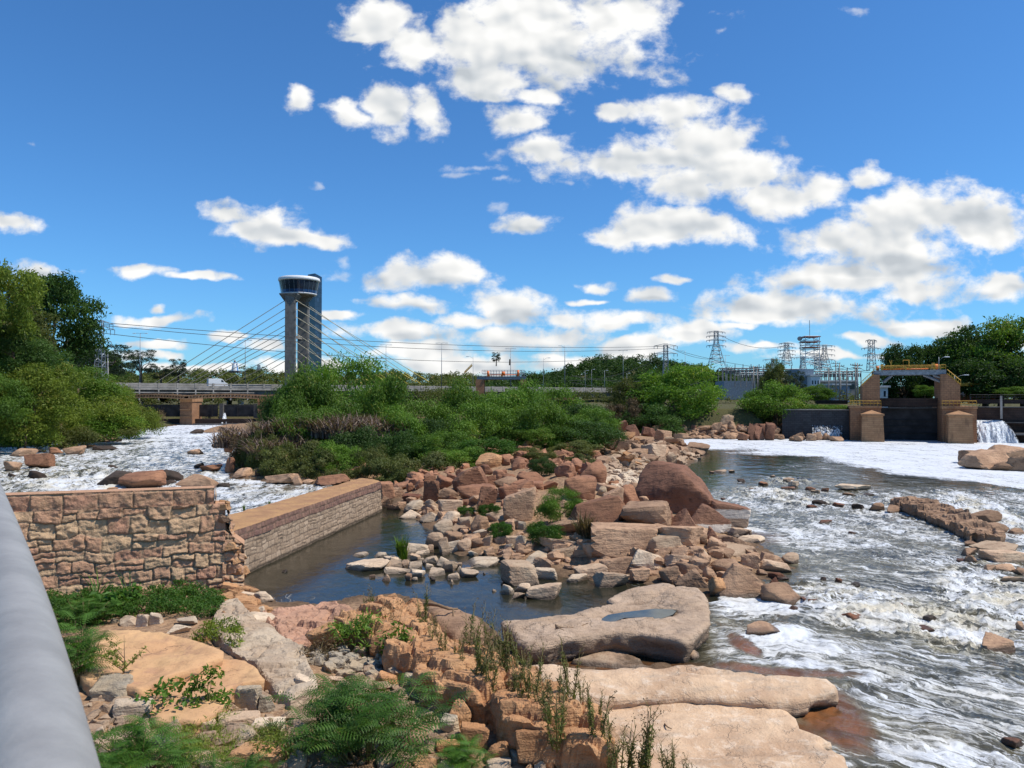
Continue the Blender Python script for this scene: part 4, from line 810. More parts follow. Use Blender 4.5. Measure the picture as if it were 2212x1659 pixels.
def wallface(name, p0, p1, z0, z1, zt0, zt1, rows, wr, depth, thick, mat, parent, res=.05, seed=1, reg=.5, batter=0.0):
    """front face of a masonry wall as a displaced sheet of fitted stones, closed behind"""
    rg = random.Random(seed); p0, p1 = Vector(p0), Vector(p1); Ln = (p1 - p0).length; a = (p1 - p0) / Ln; nrm = Vector((a.y, -a.x))
    hmax = max(zt0, zt1) - z0; nx = int(Ln / res) + 1; nz_ = int(hmax / res) + 1
    s, t_ = np.meshgrid(np.linspace(0, Ln, nx), np.linspace(0, 1, nz_), indexing='xy'); s = s.ravel(); t_ = t_.ravel()
    ztop = zt0 + (zt1 - zt0) * s / Ln; zz = z0 + (ztop - z0) * t_
    P3 = np.column_stack([s, zz, np.zeros_like(s)]); w1 = fbm(P3, .9, 4, seed) * .22 * reg; w2 = fbm(P3 + 9, .9, 4, seed + 3) * .26 * reg
    ws = s + w1; wz = (zz - z0) + w2
    # courses
    edges = [0.0]
    while edges[-1] < hmax + 1: edges.append(edges[-1] + rg.uniform(*rows))
    edges = np.array(edges); r = np.clip(np.searchsorted(edges, wz) - 1, 0, len(edges) - 2); dz = np.minimum(wz - edges[r], edges[r + 1] - wz)
    dist_ = np.full(s.shape, 9.); tint = np.zeros(s.shape); off = np.zeros(s.shape)
    for k in range(len(edges) - 1):
        m_ = r == k
        if not m_.any(): continue
        xe = [-2.0 - rg.random()]
        while xe[-1] < Ln + 2: xe.append(xe[-1] + rg.uniform(*wr))
        xe = np.array(xe); c = np.clip(np.searchsorted(xe, ws[m_]) - 1, 0, len(xe) - 2); hN = _h(c, np.full(c.shape, k), c * 0, seed)
        dx = np.minimum(ws[m_] - xe[c], xe[c + 1] - ws[m_]); dzz = dz[m_].copy()
        split = (hN > .72) & (reg > .4); mid = (edges[k] + edges[k + 1]) / 2 + (hN - .8) * .3; dzz = np.where(split, np.minimum(dzz, np.abs(wz[m_] - mid)), dzz)
        tt = _h(c, np.full(c.shape, k), (split & (wz[m_] > mid)).astype(int), seed + 5); dist_[m_] = np.minimum(dx, dzz); tint[m_] = tt; off[m_] = _h(c, np.full(c.shape, k), (split & (wz[m_] > mid)).astype(int), seed + 8)
    prof = sst(.0, .05, dist_); mort = 1 - sst(.014, .04, dist_)
    rough_ = fbm(np.column_stack([s, zz, tint * 9]), 3.2, 5, seed + 1, .6)
    rgh2 = np.abs(fbm(np.column_stack([s, zz * 1.6, tint * 5]), 2.1, 4, seed + 2, .6)); out = depth * (prof * (.3 + .8 * off) + (.75 * rough_ - .45 * rgh2) * prof) + fbm(P3, .35, 2, seed + 11) * .06 + batter * (1 - t_)
    X = p0.x + a.x * s + nrm.x * out; Y = p0.y + a.y * s + nrm.y * out
    i = np.arange(nz_ - 1)[:, None] * nx + np.arange(nx - 1)[None]; Fq = np.stack([i, i + 1, i + nx + 1, i + nx], -1).reshape(-1, 4)
    me = npmesh(name, np.column_stack([X, Y, zz]), Fq, [M[mat]], attrs=dict(tint=tint, mortar=mort)); o = link(name, me, parent)
    return o
def slopebox(mb, p0, p1, thick, z0, zt0, zt1, inset=.0, ov=0.0):
    p0, p1 = Vector(p0), Vector(p1); a = (p1 - p0).normalized(); n = Vector((-a.y, a.x)); q0 = p0 + n * inset; q1 = p1 + n * inset; r0 = q0 + n * thick; r1 = q1 + n * thick
    mb.add([(q0.x, q0.y, z0), (q1.x, q1.y, z0), (r1.x, r1.y, z0), (r0.x, r0.y, z0), (q0.x, q0.y, zt0), (q1.x, q1.y, zt1), (r1.x, r1.y, zt1), (r0.x, r0.y, zt0)], [(0, 3, 2, 1), (4, 5, 6, 7), (0, 1, 5, 4), (1, 2, 6, 5), (2, 3, 7, 6), (3, 0, 4, 7)])
w = empty('stone_wall', (0, 0, 0)); T(w, 'old rubble-stone wall with a cut-stone coping, facing the viewer beside the handrail', 'wall')
A0 = P(27, 1070, 4.8); A1 = Vector((-13.9, 36.0, 0)); dr = (A1 - A0); dr.z = 0; dr.normalize(); L0 = A1 - dr * 22; nrm = Vector((dr.y, -dr.x, 0))
wallface('masonry', L0.xy, A1.xy + dr.xy * .5, -.3, 0, 4.07, 4.07, (.46, .74), (.55, 1.35), .15, .9, 'wall', w, .045, 4, 1.0, .35)
wallface('coping', (L0 + nrm * -.12).xy, (A1 + nrm * -.12).xy, 4.0, 0, 4.80, 4.80, (.72, .8), (1.25, 1.7), .11, .8, 'wall', w, .045, 8, .18)
E0 = A1 + dr * .5; back = E0 - nrm * 1.1
wallface('end_face', E0.xy + nrm.xy * .18, back.xy, -.3, 0, 4.07, 4.07, (.42, .66), (.4, .8), .14, .9, 'wall', w, .05, 14, 1.0, .55)
wallface('end_face', (A1 + nrm * -.06).xy, (A1 - nrm * 1.0).xy, 4.0, 0, 4.80, 4.80, (.72, .8), (.8, 1.2), .08, .8, 'wall', w, .05, 15, .3)
low0 = A1 + dr * .4 + nrm * .12; low1 = A1 + dr * 1.35 + nrm * .12
wallface('masonry', low0.xy, low1.xy, -.3, 0, 2.9, 2.1, (.38, .6), (.4, .8), .18, .9, 'wall', w, .045, 5, 1.0, .35)
rq = random.Random(3)
for i in range(26):
    sz_ = rq.uniform(.35, .7); zz_ = rq.uniform(.1, 2.3) if i < 16 else rq.uniform(2.2, 4.0); bp_ = (low1 - dr * (.10 + zz_ * .18) if i < 16 else A1 + dr * .42) - nrm * rq.uniform(-.15, 1.0)
    o = link('end_stone', rockme(rq.choice(['box', 'ang']), i, rq.choice(['orange', 'tan', 'brown', 'orange'])), w, (bp_.x, bp_.y, zz_ - sz_ * .3), (rq.uniform(-.2, .2), rq.uniform(-.2, .2), rq.uniform(0, 3)), (sz_ * 1.3, sz_, sz_ * .7))
cb = MB(); slopebox(cb, low0.xy, low1.xy, 1.3, -.4, 2.9, 2.1, .02); slopebox(cb, L0.xy, (A1 + dr * .45).xy, 1.2, -.4, 4.07, 4.07, .02); slopebox(cb, L0.xy, (A1 - dr * .02).xy, .95, 4.05, 4.81, 4.81, .1); cb.obj('core', M['wall'], w)
w = empty('pond_wall', (0, 0, 0)); T(w, 'long low diagonal wall with orange gravel top between the pond and the left rapids', 'wall')
zt = 2.37; f0 = Vector((-13.95, 38.0)); f1 = P(821, 1039.5, zt).xy; bA = P(483, 1117, zt).xy; bB = P(782, 1033, zt).xy
wallface('lower_masonry', f0, f1, -.25, 0, zt - .62, zt - .62, (.3, .42), (.45, .75), .05, .8, 'wall2', w, .05, 21, .55, .16)
wallface('top_course', f0, f1, zt - .62, 0, zt + .0, zt + .0, (.3, .34), (.28, .5), .05, .8, 'wall2d', w, .05, 23, .35, .05)
wallface('end_face', f1, bB, -.25, 0, zt, zt, (.35, .5), (.45, .8), .06, .8, 'wall2', w, .07, 25, .6)
g = MB(); q = [f0, f1, bB, bA + (bA - bB) * .12]; nsub = 60
for i in range(nsub):
    for j in range(6): pass
xs, ts = np.meshgrid(np.linspace(0, 1, 160), np.linspace(0, 1, 16), indexing='xy'); xs = xs.ravel(); ts = ts.ravel()
FX = [np.array([f0.x, f0.y]), np.array([f1.x, f1.y]), np.array([q[3].x, q[3].y]), np.array([bB.x, bB.y])]
XY = (FX[0] * (1 - xs)[:, None] + FX[1] * xs[:, None]) * (1 - ts)[:, None] + (FX[2] * (1 - xs)[:, None] + FX[3] * xs[:, None]) * ts[:, None]
zz = zt + .03 + fbm(p3(XY[:, 0], XY[:, 1]), 1.6, 4, 3) * .06 - .05 * sst(.1, 0, ts)
i = np.arange(15)[:, None] * 160 + np.arange(159)[None]; Fq = np.stack([i, i + 1, i + 161, i + 160], -1).reshape(-1, 4)
link('wall_top', npmesh('wall_top', np.column_stack([XY, zz]), Fq, [M['walltop']]), w)
cb = MB(); n_ = (Vector((-(f1 - f0).y, (f1 - f0).x))).normalized(); e = .06
cb.add([(*(f0 + n_ * e), -.5), (*(f1 + n_ * e), -.5), (*bB, -.5), (*q[3], -.5), (*(f0 + n_ * e), zt - .06), (*(f1 + n_ * e), zt - .06), (*bB, zt - .06), (*q[3], zt - .06)], [(0, 3, 2, 1), (4, 5, 6, 7), (0, 1, 5, 4), (1, 2, 6, 5), (2, 3, 7, 6), (3, 0, 4, 7)])
cb.obj('core', M['wall2'], w)
# stone weir in the right river
def weirfn(x, y, d): return vsteps(.9, .22, 12, -.35)(x, y, d)
wo = slab('stone_weir', 'low causeway of flat stones crossing the right river diagonally', pp('1140,572 1300,578 1500,602 1560,640 1700,672 1815,735 1960,800 2060,885 1900,875 1830,850 1760,850 1620,770 1450,705 1300,650 1205,612', .75, RG['D']), .75, 1.0, 'brown', .12, .08, .08, .0, 33, fn=weirfn, jag=.35, step=.02, flat=True); wo['category'] = 'weir'
# ------------------------------------------------------------------ foliage
def foliage(name, clumps, n, leaf, asp, mat, seed, droop=.25, shell=.55, up=.35, tintspread=.5, drop_below=None):
    """n leaf blades spread through the clumps (x,y,z,r[,squash])"""
    rg = np.random.default_rng(seed); cl = np.array([(c + (1.,))[:5] if len(c) == 4 else c for c in clumps], float); wgt = cl[:, 3] ** 2; idx = rg.choice(len(cl), n, p=wgt / wgt.sum())
    d = rg.normal(0, 1, (n, 3)); d /= np.linalg.norm(d, axis=1, keepdims=True); d[:, 2] = np.where((d[:, 2] < -.2) & (rg.random(n) < .6), -d[:, 2], d[:, 2])
    rr = cl[idx, 3] * (shell + (1 - shell) * rg.random(n) ** .6) * (1 + .22 * rg.normal(0, 1, n)); c = cl[idx, :3] + d * rr[:, None] * np.column_stack([np.ones(n), np.ones(n), cl[idx, 4]])
    ax = rg.normal(0, 1, (n, 3)) + d * .6; ax[:, 2] -= droop; ax /= np.linalg.norm(ax, axis=1, keepdims=True)
    nr = d + rg.normal(0, .55, (n, 3)) + np.array([0, 0, up]); sd = np.cross(ax, nr); sd /= np.linalg.norm(sd, axis=1, keepdims=True) + 1e-9
    ln = leaf * rg.uniform(.6, 1.35, n); h = (ln / 2)[:, None]; wd = (ln * asp)[:, None] / 2; k = np.cross(sd, ax) * (ln * .12)[:, None]
    V = np.stack([c - ax * h, c + sd * wd + k, c + ax * h - np.array([0, 0, 1]) * (ln * droop * .3)[:, None], c - sd * wd + k], 1).reshape(-1, 3)
    if drop_below is not None: V[:, 2] = np.maximum(V[:, 2], drop_below)
    F4 = np.arange(n * 4).reshape(n, 4); ct = rg.random(len(cl)); tint = np.clip(ct[idx] * tintspread + rg.random(n) * (1 - tintspread), 0, 1)
    return npmesh(name, V, F4, [M[mat]], smooth=False, fattrs=dict(tint=tint))
def crown_clumps(rg, n, w, h, r, z0=0, dome=True, top=1.0):
    out = []
    for _ in range(n):
        a = rg.uniform(0, 2 * PI); e = math.asin(rg.uniform(-.65 if dome else -.75, 1)); k = rg.uniform(.55, .98)
        out.append((math.cos(a) * math.cos(e) * w / 2 * k, math.sin(a) * math.cos(e) * w / 2 * k, z0 + h * (.40 + .56 * math.sin(e) * k * top) , r * rg.uniform(.6, 1.25), rg.uniform(.6, .95)))
    return out
def trunkmesh(name, rg, h, r, clumps, nl, lean=0.0):
    m = MB(); mid = Vector((lean, 0, h * .5)); m.tube([(0, 0, -.4), (lean * .3, .02 * h, h * .25), mid], [r * 1.2, r, r * .75], 7)
    for c in rg.sample(clumps, min(nl, len(clumps))):
        e = Vector(c[:3]); s = Vector((lean * .5, 0, h * rg.uniform(.25, .5))); k = s.lerp(e, .5) + Vector((rg.uniform(-.1, .1) * h, rg.uniform(-.1, .1) * h, .05 * h)); m.tube([s, k, e], [r * .5, r * .3, r * .1], 5)
    return m.mesh(name, M['bark'], True)
FOL = {}
def proto(key, mat, w, h, ncl, rc, n, leaf, asp, seed, tree=False, **kw):
    rg = random.Random(seed); cl = crown_clumps(rg, ncl, w, h * (.8 if tree else 1), rc, h * .22 if tree else 0, dome=not tree)
    FOL[key] = (foliage('crown', cl, n, leaf, asp, mat, seed, **kw), trunkmesh('trunk', rg, h * .8, .032 * h if tree else .018 * h, cl, 9 if tree else 6), w, h)
for i_ in range(3): proto('leuc%d' % i_, 'leaf', 10, 8, 44, 1.55, 15000, .42, .27, 50 + i_, droop=.5)
for i_ in range(2): proto('leucd%d' % i_, 'leafd', 10, 8, 40, 1.6, 13000, .42, .30, 60 + i_, droop=.4)
for i_ in range(2): proto('yel%d' % i_, 'leafy', 10, 6, 46, 1.3, 14000, .36, .3, 70 + i_, droop=.3)
for i_ in range(2): proto('oliv%d' % i_, 'leafo', 8, 5, 34, 1.0, 10000, .36, .28, 80 + i_, droop=.5)
for i_ in range(2): proto('dry%d' % i_, 'leafb', 8, 4, 30, .9, 6500, .5, .14, 90 + i_, droop=.8)
for i_ in range(2): proto('tree%d' % i_, 'leafd', 14, 14, 60, 1.9, 18000, .55, .42, 100 + i_, tree=True)
for i_ in range(2): proto('treeg%d' % i_, 'leaf', 14, 13, 60, 1.8, 17000, .5, .42, 110 + i_, tree=True)
proto('treeo', 'leafo', 14, 13, 60, 1.7, 15000, .5, .4, 121, tree=True)
proto('treeb', 'leafbl', 8, 14, 34, 1.1, 5000, .5, .3, 130, tree=True)
proto('treey', 'leafy', 14, 13, 60, 1.7, 16000, .5, .4, 131, tree=True)
proto('bright', 'leafg', 6, 4, 40, .8, 12000, .22, .45, 140)
def plant(key, u0, vt, u1, vb, Y, label, cat='bush', group=None, name=None, depth=None, zb=None, rz=None):
    cr, tr, w, h = FOL[key]; c = at((u0 + u1) / 2, vt, Y); wd = (u1 - u0) * Y / F; base = (at(0, vb, Y).z if zb is None else zb); hh = max(c.z - base, .5)
    rg = random.Random(int(u0 * 7 + vt)); sx = wd / w; sy = (depth or wd * .8) / w; sz = hh / h / 1.02
    tree = name and 'tree' in name
    e = empty(name or 'bush', (c.x, Y, base), rg.uniform(-.5, .5) + rg.choice((0, PI)) if rz is None else rz); e.scale = (sx, sy, sz)
    link('crown', cr, e); link('trunk', tr, e); T(e, label, cat, group); return e
IG = 'bushes on the island'
# island thicket: (key,u0,vtop,u1,vbase,Y,label)
for a in (
 ('leuc0', 650, 768, 870, 985, 112, 'tall feathery bright green bush at the crest of the island thicket right of the tower'),
 ('leuc1', 590, 795, 735, 990, 108, 'tall feathery bush directly below the tower with a bushy top'),
 ('leucd0', 555, 830, 660, 1000, 112, 'dark green bush at the left end of the island thicket beside the bridge'),
 ('leuc2', 760, 800, 895, 990, 104, 'rounded bright bush sloping down on the right of the crest bush'),
 ('leuc0', 840, 862, 985, 1000, 112, 'low bush in the dip of the thicket between the two humps'),
 ('leuc1', 930, 824, 1080, 985, 116, 'feathery bush at the left of the second hump of the thicket'),
 ('leuc2', 1030, 818, 1180, 975, 112, 'highest bush of the second hump below the yellow machinery platform'),
 ('leuc0', 1120, 834, 1265, 965, 118, 'bush on the right shoulder of the second hump'),
 ('leucd1', 1190, 868, 1335, 962, 112, 'dark glossy bush at the right tip of the island thicket'),
 ('leuc1', 1080, 860, 1240, 975, 100, 'mid green bush in front of the second hump'),
 ('leuc2', 620, 860, 790, 1000, 98, 'broad green bush above the purple cane grass'),
 ('leuc0', 960, 868, 1110, 985, 99, 'wide green bush in the middle front of the second hump'),
 ('leuc1', 800, 880, 930, 1000, 96, 'green bush just right of the purple cane grass'),
 ('oliv0', 515, 945, 640, 1030, 92, 'olive bush hanging over the left rapids at the island corner'),
 ('oliv1', 600, 950, 730, 1035, 88, 'brownish olive bush above the dark undercut shore'),
 ('leuc2', 680, 950, 790, 1036, 86, 'bright green bush over the shore behind the long wall'),
 ('oliv0', 760, 965, 870, 1040, 84, 'reddish olive bush near the far end of the long wall'),
 ('leucd0', 800, 925, 930, 1025, 90, 'shaded dark bush behind the far end of the long wall'),
 ('oliv1', 850, 975, 1010, 1050, 82, 'spreading olive bush touched with red just above the boulder pile'),
 ('bright', 985, 942, 1118, 998, 86, 'dense small-leaved bright green bush beside the boulder pile'),
 ('leuc0', 900, 930, 1040, 1010, 88, 'leafy bush with pale broad leaves left of the bright green one'),
 ('leucd1', 1180, 905, 1340, 968, 100, 'dark bush with drooping leaves at the water end of the thicket'),
 ('leuc2', 1100, 915, 1220, 968, 98, 'upright light green bush above the grey-green weeds'),
 ('dry0', 500, 935, 575, 1015, 96, 'brown dry scrub hanging over the left rapids'),
 ('dry1', 560, 905, 700, 985, 97, 'dry brown scrub under the purple cane grass')): plant(*a, group=None)
for a in (
 ('oliv1', 500, 925, 620, 1035, 95, 'dusty olive bush at the water corner of the island'),
 ('leuc1', 560, 900, 700, 1030, 96, 'green bush climbing the slope below the cane grass'),
 ('oliv0', 540, 960, 680, 1046, 87, 'low brownish bush touching the water at the island front'),
 ('oliv1', 640, 965, 790, 1050, 85, 'low olive bush along the dark undercut shore'),
 ('leucd0', 700, 915, 840, 1035, 90, 'dark bush under the right end of the cane grass'),
 ('oliv0', 800, 985, 930, 1056, 81, 'low reddish scrub just above the far end of the long wall'),
 ('leuc2', 930, 965, 1050, 1015, 84, 'low green scrub between the boulder pile and the thicket'),
 ('leucd1', 870, 900, 1010, 1010, 96, 'dark green bush behind the spreading olive one'),
 ('leuc0', 1230, 880, 1330, 955, 106, 'green bush at the waterline of the right tip of the thicket')): plant(*a, group=None)
# cane grass
def blades(name, n, w, d, h, mat, seed, lean=.35, bw=.09, clumped=0):
    rg = np.random.default_rng(seed); bx = rg.uniform(-w / 2, w / 2, n); by = rg.uniform(-d / 2, d / 2, n)
    if clumped: bx *= .35; by *= .35
    ln = h * rg.uniform(.55, 1.1, n); az = rg.uniform(0, 2 * PI, n); le = lean * rg.uniform(.3, 1.4, n); V = []; dirx, diry = np.cos(az), np.sin(az); sx, sy = -diry, dirx
    prev = None; segs = 4
    for k in range(segs + 1):
        s = k / segs; r = le * ln * s ** 2; z_ = ln * (s - .32 * le * s ** 3); wk = bw * (1 - s ** 2) + .004
        V.append(np.stack([np.stack([bx + dirx * r - sx * wk / 2, by + diry * r - sy * wk / 2, z_], 1), np.stack([bx + dirx * r + sx * wk / 2, by + diry * r + sy * wk / 2, z_], 1)], 1))
    V = np.stack(V, 1).reshape(n, -1, 3); F4 = []
    for k in range(segs): F4.append(np.arange(n)[:, None] * (2 * segs + 2) + np.array([[2 * k, 2 * k + 1, 2 * k + 3, 2 * k + 2]]))
    F4 = np.stack(F4, 1).reshape(-1, 4); tint = np.repeat(rg.random(n), segs); return npmesh(name, V.reshape(-1, 3), F4, [M[mat]], False, fattrs=dict(tint=tint))
cane = blades('cane_grass', 900, 10, 7, 3.4, 'leafp', 5, 1.05, .2)
for i_, (u0, vt, vb, Y) in enumerate(((560, 905, 965, 101), (640, 885, 950, 99), (715, 876, 940, 97), (780, 885, 945, 95), (600, 925, 985, 94))):
    p_ = at(u0, vb, Y); o = link('cane_grass', cane, None, p_, (0, 0, i_ * 1.3), (1, 1, (at(u0, vt, Y).z - p_.z) / 3.6)); T(o, ('purple-brown drooping cane grass at the left slope of the thicket', 'purple cane grass clump left of the middle of its row', 'tallest purple cane grass clump with long drooping blades', 'purple cane grass clump at the right end of its row', 'dry reddish cane grass low on the slope')[i_], 'grass', 'cane grass clumps')
# left bank
for a in (
 ('yel0', -40, 775, 190, 900, 128, 'yellow-green bush high on the left bank near the photo edge'),
 ('yel1', 50, 838, 300, 945, 150, 'wide yellow-green bush covering the slope of the left bank'),
 ('yel0', -60, 850, 170, 965, 128, 'broad green bush low on the left bank at the photo edge'),
 ('leuc2', 130, 885, 300, 950, 150, 'green bush at the foot of the left bank slope'),
 ('yel1', 215, 866, 345, 944, 168, 'yellow-green bush at the river tip of the left bank'),
 ('leuc1', -80, 800, 60, 920, 120, 'dense green bush at the extreme left'),
 ('oliv0', 40, 900, 200, 968, 138, 'olive bush with dry twigs at the waterline of the left bank'),
 ('oliv1', 180, 900, 300, 948, 150, 'olive brown bush overhanging the white water on the left'),
 ('dry0', 270, 880, 352, 930, 176, 'dry leafless scrub at the tip of the left bank'),
 ('bright', -30, 915, 110, 970, 132, 'fresh green ground bush by the water at the left edge'),
 ('leuc0', 130, 825, 260, 860, 175, 'green hedge-like bush under the lattice post'),
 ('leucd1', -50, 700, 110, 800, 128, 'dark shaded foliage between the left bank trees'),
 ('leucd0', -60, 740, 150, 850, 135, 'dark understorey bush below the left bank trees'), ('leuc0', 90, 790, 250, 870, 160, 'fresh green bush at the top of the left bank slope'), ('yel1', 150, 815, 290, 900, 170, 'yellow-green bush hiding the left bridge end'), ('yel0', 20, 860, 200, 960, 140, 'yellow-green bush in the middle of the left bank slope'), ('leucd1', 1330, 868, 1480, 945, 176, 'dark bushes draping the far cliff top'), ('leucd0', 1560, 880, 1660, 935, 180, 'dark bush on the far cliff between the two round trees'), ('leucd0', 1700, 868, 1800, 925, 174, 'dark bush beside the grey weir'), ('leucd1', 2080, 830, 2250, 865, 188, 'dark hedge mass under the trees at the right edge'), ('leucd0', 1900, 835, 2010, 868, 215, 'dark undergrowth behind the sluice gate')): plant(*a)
for a in (
 ('tree0', 15, 585, 215, 830, 150, 'large dark spreading tree leaning over the left bank'),
 ('treey', -120, 540, 72, 800, 122, 'tall yellowish-green tree cut by the left edge'),
 ('treeo', -60, 650, 120, 830, 138, 'olive tree with bare branches in front of the large dark tree'),
 ('treeb', 140, 730, 275, 840, 190, 'dark round tree behind the twin-leg lattice post'),
 ('tree1', 135, 745, 270, 850, 200, 'dense dark green tree at the left end of the bridge'),
 ('treeb', 275, 745, 335, 830, 300, 'thin grey-green tree left of the tower cables'),
 ('treeb', 362, 768, 408, 830, 310, 'small airy tree below the stay cables'),
 ('treeb', 325, 785, 370, 832, 305, 'low scrubby tree between the two airy trees'),
 ('treeg0', 1365, 790, 1560, 935, 182, 'big round green tree on the cliff, left of the river cliff gap'),
 ('treeo', 1300, 818, 1420, 940, 186, 'olive tree with bare twigs on the cliff at the end of the island'),
 ('treey', 1370, 810, 1440, 900, 190, 'yellow-green tree behind the big round one'),
 ('dry0', 1310, 862, 1400, 935, 178, 'bare greyish scrub hanging over the cliff'),
 ('treeg1', 1600, 825, 1752, 930, 176, 'round green tree on the cliff beside the grey weir'),
 ('treeo', 1640, 775, 1712, 880, 225, 'green tree behind the round one near the substation'),
 ('treeb', 1695, 790, 1740, 880, 215, 'thin yellowish tree in front of the blue-grey building'),
 ('tree0', 1895, 740, 2010, 900, 205, 'dark tree behind the left pier of the sluice gate'),
 ('tree1', 1960, 730, 2110, 900, 210, 'dark tree above the sluice gate beam'),
 ('tree0', 2020, 700, 2230, 900, 200, 'tall dark green tree right of the sluice gate'),
 ('treeg0', 2090, 688, 2330, 890, 192, 'tallest broad tree at the right edge'),
 ('tree1', 2060, 760, 2260, 890, 186, 'shaded lower tree behind the yellow canopy'),
 ('treeg1', 1730, 830, 1800, 880, 200, 'low green tree on the grassy top of the grey weir'),
 ('treeg0', 1975, 832, 2020, 862, 190, 'small round tree seen through the sluice gate'),
 ('treeg0', 2150, 835, 2230, 862, 176, 'clipped yellow-green hedge beside the yellow canopy'),): plant(*a, cat='tree' if 'hedge' not in a[-1] and 'scrub' not in a[-1] else 'bush', name='tree' if 'hedge' not in a[-1] and 'scrub' not in a[-1] else 'bush')
plant('treeb', 1062, 757, 1082, 790, 236, 'small eucalyptus growing on the machinery platform', 'tree', name='tree')
# bits of green among the rocks
for a in (
 ('leuc0', 1165, 1052, 1255, 1130, None, 'fresh green shrub growing between the boulders of the pile'),
 ('bright', 985, 1092, 1030, 1115, None, 'bright green grass tuft in the middle of the boulder pile'),
 ('bright', 1030, 1086, 1085, 1122, None, 'dull green tuft right beside the bright one in the pile'),
 ('bright', 1055, 1125, 1110, 1165, None, 'green weeds at the foot of the tall flat-faced block'),
 ('bright', 1130, 1125, 1220, 1176, None, 'patch of green weeds above the low tan slab'),
 ('leucd0', 1140, 985, 1200, 1028, None, 'dark green weeds at the back of the pile'),
 ('oliv1', 1185, 950, 1300, 985, None, 'low grey-green weeds below the thicket'),
 ('oliv0', 1110, 965, 1200, 995, None, 'grey-green weeds beside the bright green bush'),
 ('oliv1', 1220, 978, 1290, 1010, None, 'grey-green weed patch left of the pale rubble')):
    h = hit((a[1] + a[3]) / 2, a[4]); plant(a[0], a[1], a[2], a[3], a[4], h.y, a[6], 'bush', depth=(a[3] - a[1]) * h.y / F * .7)
for k_, (u0, v0, hh, lb) in enumerate(((1160, 1150 - 23, 0, ''),)): pass
reed = blades('grass_tuft', 120, .9, .6, 1.0, 'leaf', 8, .4, .05, 1); dryt = blades('grass_tuft', 160, 1.4, .8, .8, 'leafb', 9, .6, .03, 1)
def tuft(me, u, v, s, lb, col=None):
    h = hit(u, v); T(link('grass_tuft', me, None, h, (0, 0, u), (s, s, s)), lb, 'grass')
tuft(reed, 868, 1212, 1.5, 'green tuft growing from the stones in the pond'); tuft(dryt, 1265, 1170, 2.2, 'yellow dry grass hanging over a block of the pile')
tuft(reed, 527, 1103, .5, 'small grass tuft on the near end of the long wall'); tuft(reed, 582, 1092, .4, 'tiny green tuft on the edge of the long wall')
tuft(dryt, 1150, 1500, .9, 'pale dry grass clump among the weed stalks'); tuft(dryt, 590, 1600, .6, 'dry grass at the foot of the left blocks')
# far woods
rg = np.random.default_rng(7); cl = []
def hillpts(n, x0, x1, y0, y1, r0, r1, zf=1.0):
    xs = rg.uniform(x0, x1, n); ys = rg.uniform(y0, y1, n); zs = ground(xs, ys)
    for a, b_, c in zip(xs, ys, zs):
        r = rg.uniform(r0, r1); cl.append((a, b_, c + r * .75, r, .8)); 
        for _ in range(3): cl.append((a + rg.normal(0, r * .5), b_ + rg.normal(0, r * .5), c + r * rg.uniform(.6, 1.5), r * rg.uniform(.35, .6), .85))
hillpts(260, -20, 240, 480, 680, 4, 8); hillpts(110, 10, 150, 440, 520, 4, 6.5)
T(link('far_wood', foliage('far_wood', cl, 120000, 1.5, .55, 'leafd', 3, tintspread=.75, up=.6)), 'wooded hill behind the right half of the bridge', 'woods', None, 'stuff')
cl = []; hillpts(330, -480, -20, 620, 900, 5, 9)
T(link('far_wood', foliage('far_wood', cl, 90000, 2.0, .55, 'leafo', 4, tintspread=.75, up=.6)), 'low wooded hill on the horizon behind the left part of the bridge', 'woods', None, 'stuff')
cl = []; hillpts(120, -150, -50, 270, 300, 1.5, 2.6); hillpts(90, -115, -20, 315, 420, 2.5, 4.5); hillpts(60, -100, 40, 300, 380, 2, 4); hillpts(160, 80, 330, 240, 420, 2, 4)
T(link('far_scrub', foliage('far_scrub', cl, 60000, .8, .5, 'leafo', 5, tintspread=.75, up=.5)), 'scrub on the flat ground beyond the dams', 'scrub', None, 'stuff')
# ------------------------------------------------------------------ foreground plants
def frond(mb_v, mb_f, tints, base, dirv, ln, rg, npin=10):
    """bipinnate frond: a rachis with paired feathery pinnae made of narrow leaflets"""
    d = Vector(dirv).normalized(); side = d.cross(Vector((0, 0, 1))).normalized(); upv = side.cross(d); t0 = rg.random()
    prev = Vector(base)
    for k in range(1, npin + 1):
        s = k / npin; p_ = Vector(base) + d * ln * s - Vector((0, 0, 1)) * ln * .35 * s * s
        b_ = len(mb_v); w_ = side * .006; mb_v += [prev - w_, prev + w_, p_ + w_, p_ - w_]; mb_f.append((b_, b_ + 1, b_ + 2, b_ + 3)); tints.append(.3)
        pl = ln * .42 * math.sin(min(1, .25 + s * .9) * PI * .85) + .03
        for sg in (-1, 1):
            ad = (side * sg + d * .75 - Vector((0, 0, 1)) * .18).normalized(); wv_ = ad.cross(upv).normalized(); nlf = 4
            for q_ in range(nlf):
                a_ = p_ + ad * pl * (q_ / nlf); e_ = p_ + ad * pl * ((q_ + .92) / nlf) - Vector((0, 0, 1)) * pl * .08 * q_; ww = wv_ * (pl * .07) * (1 - .15 * q_)
                m_ = (a_ + e_) / 2; b_ = len(mb_v); mb_v += [a_, m_ + ww, e_, m_ - ww]; mb_f.append((b_, b_ + 1, b_ + 2, b_ + 3)); tints.append(min(1, .6 * t0 + .4 * rg.random()))
        prev = p_
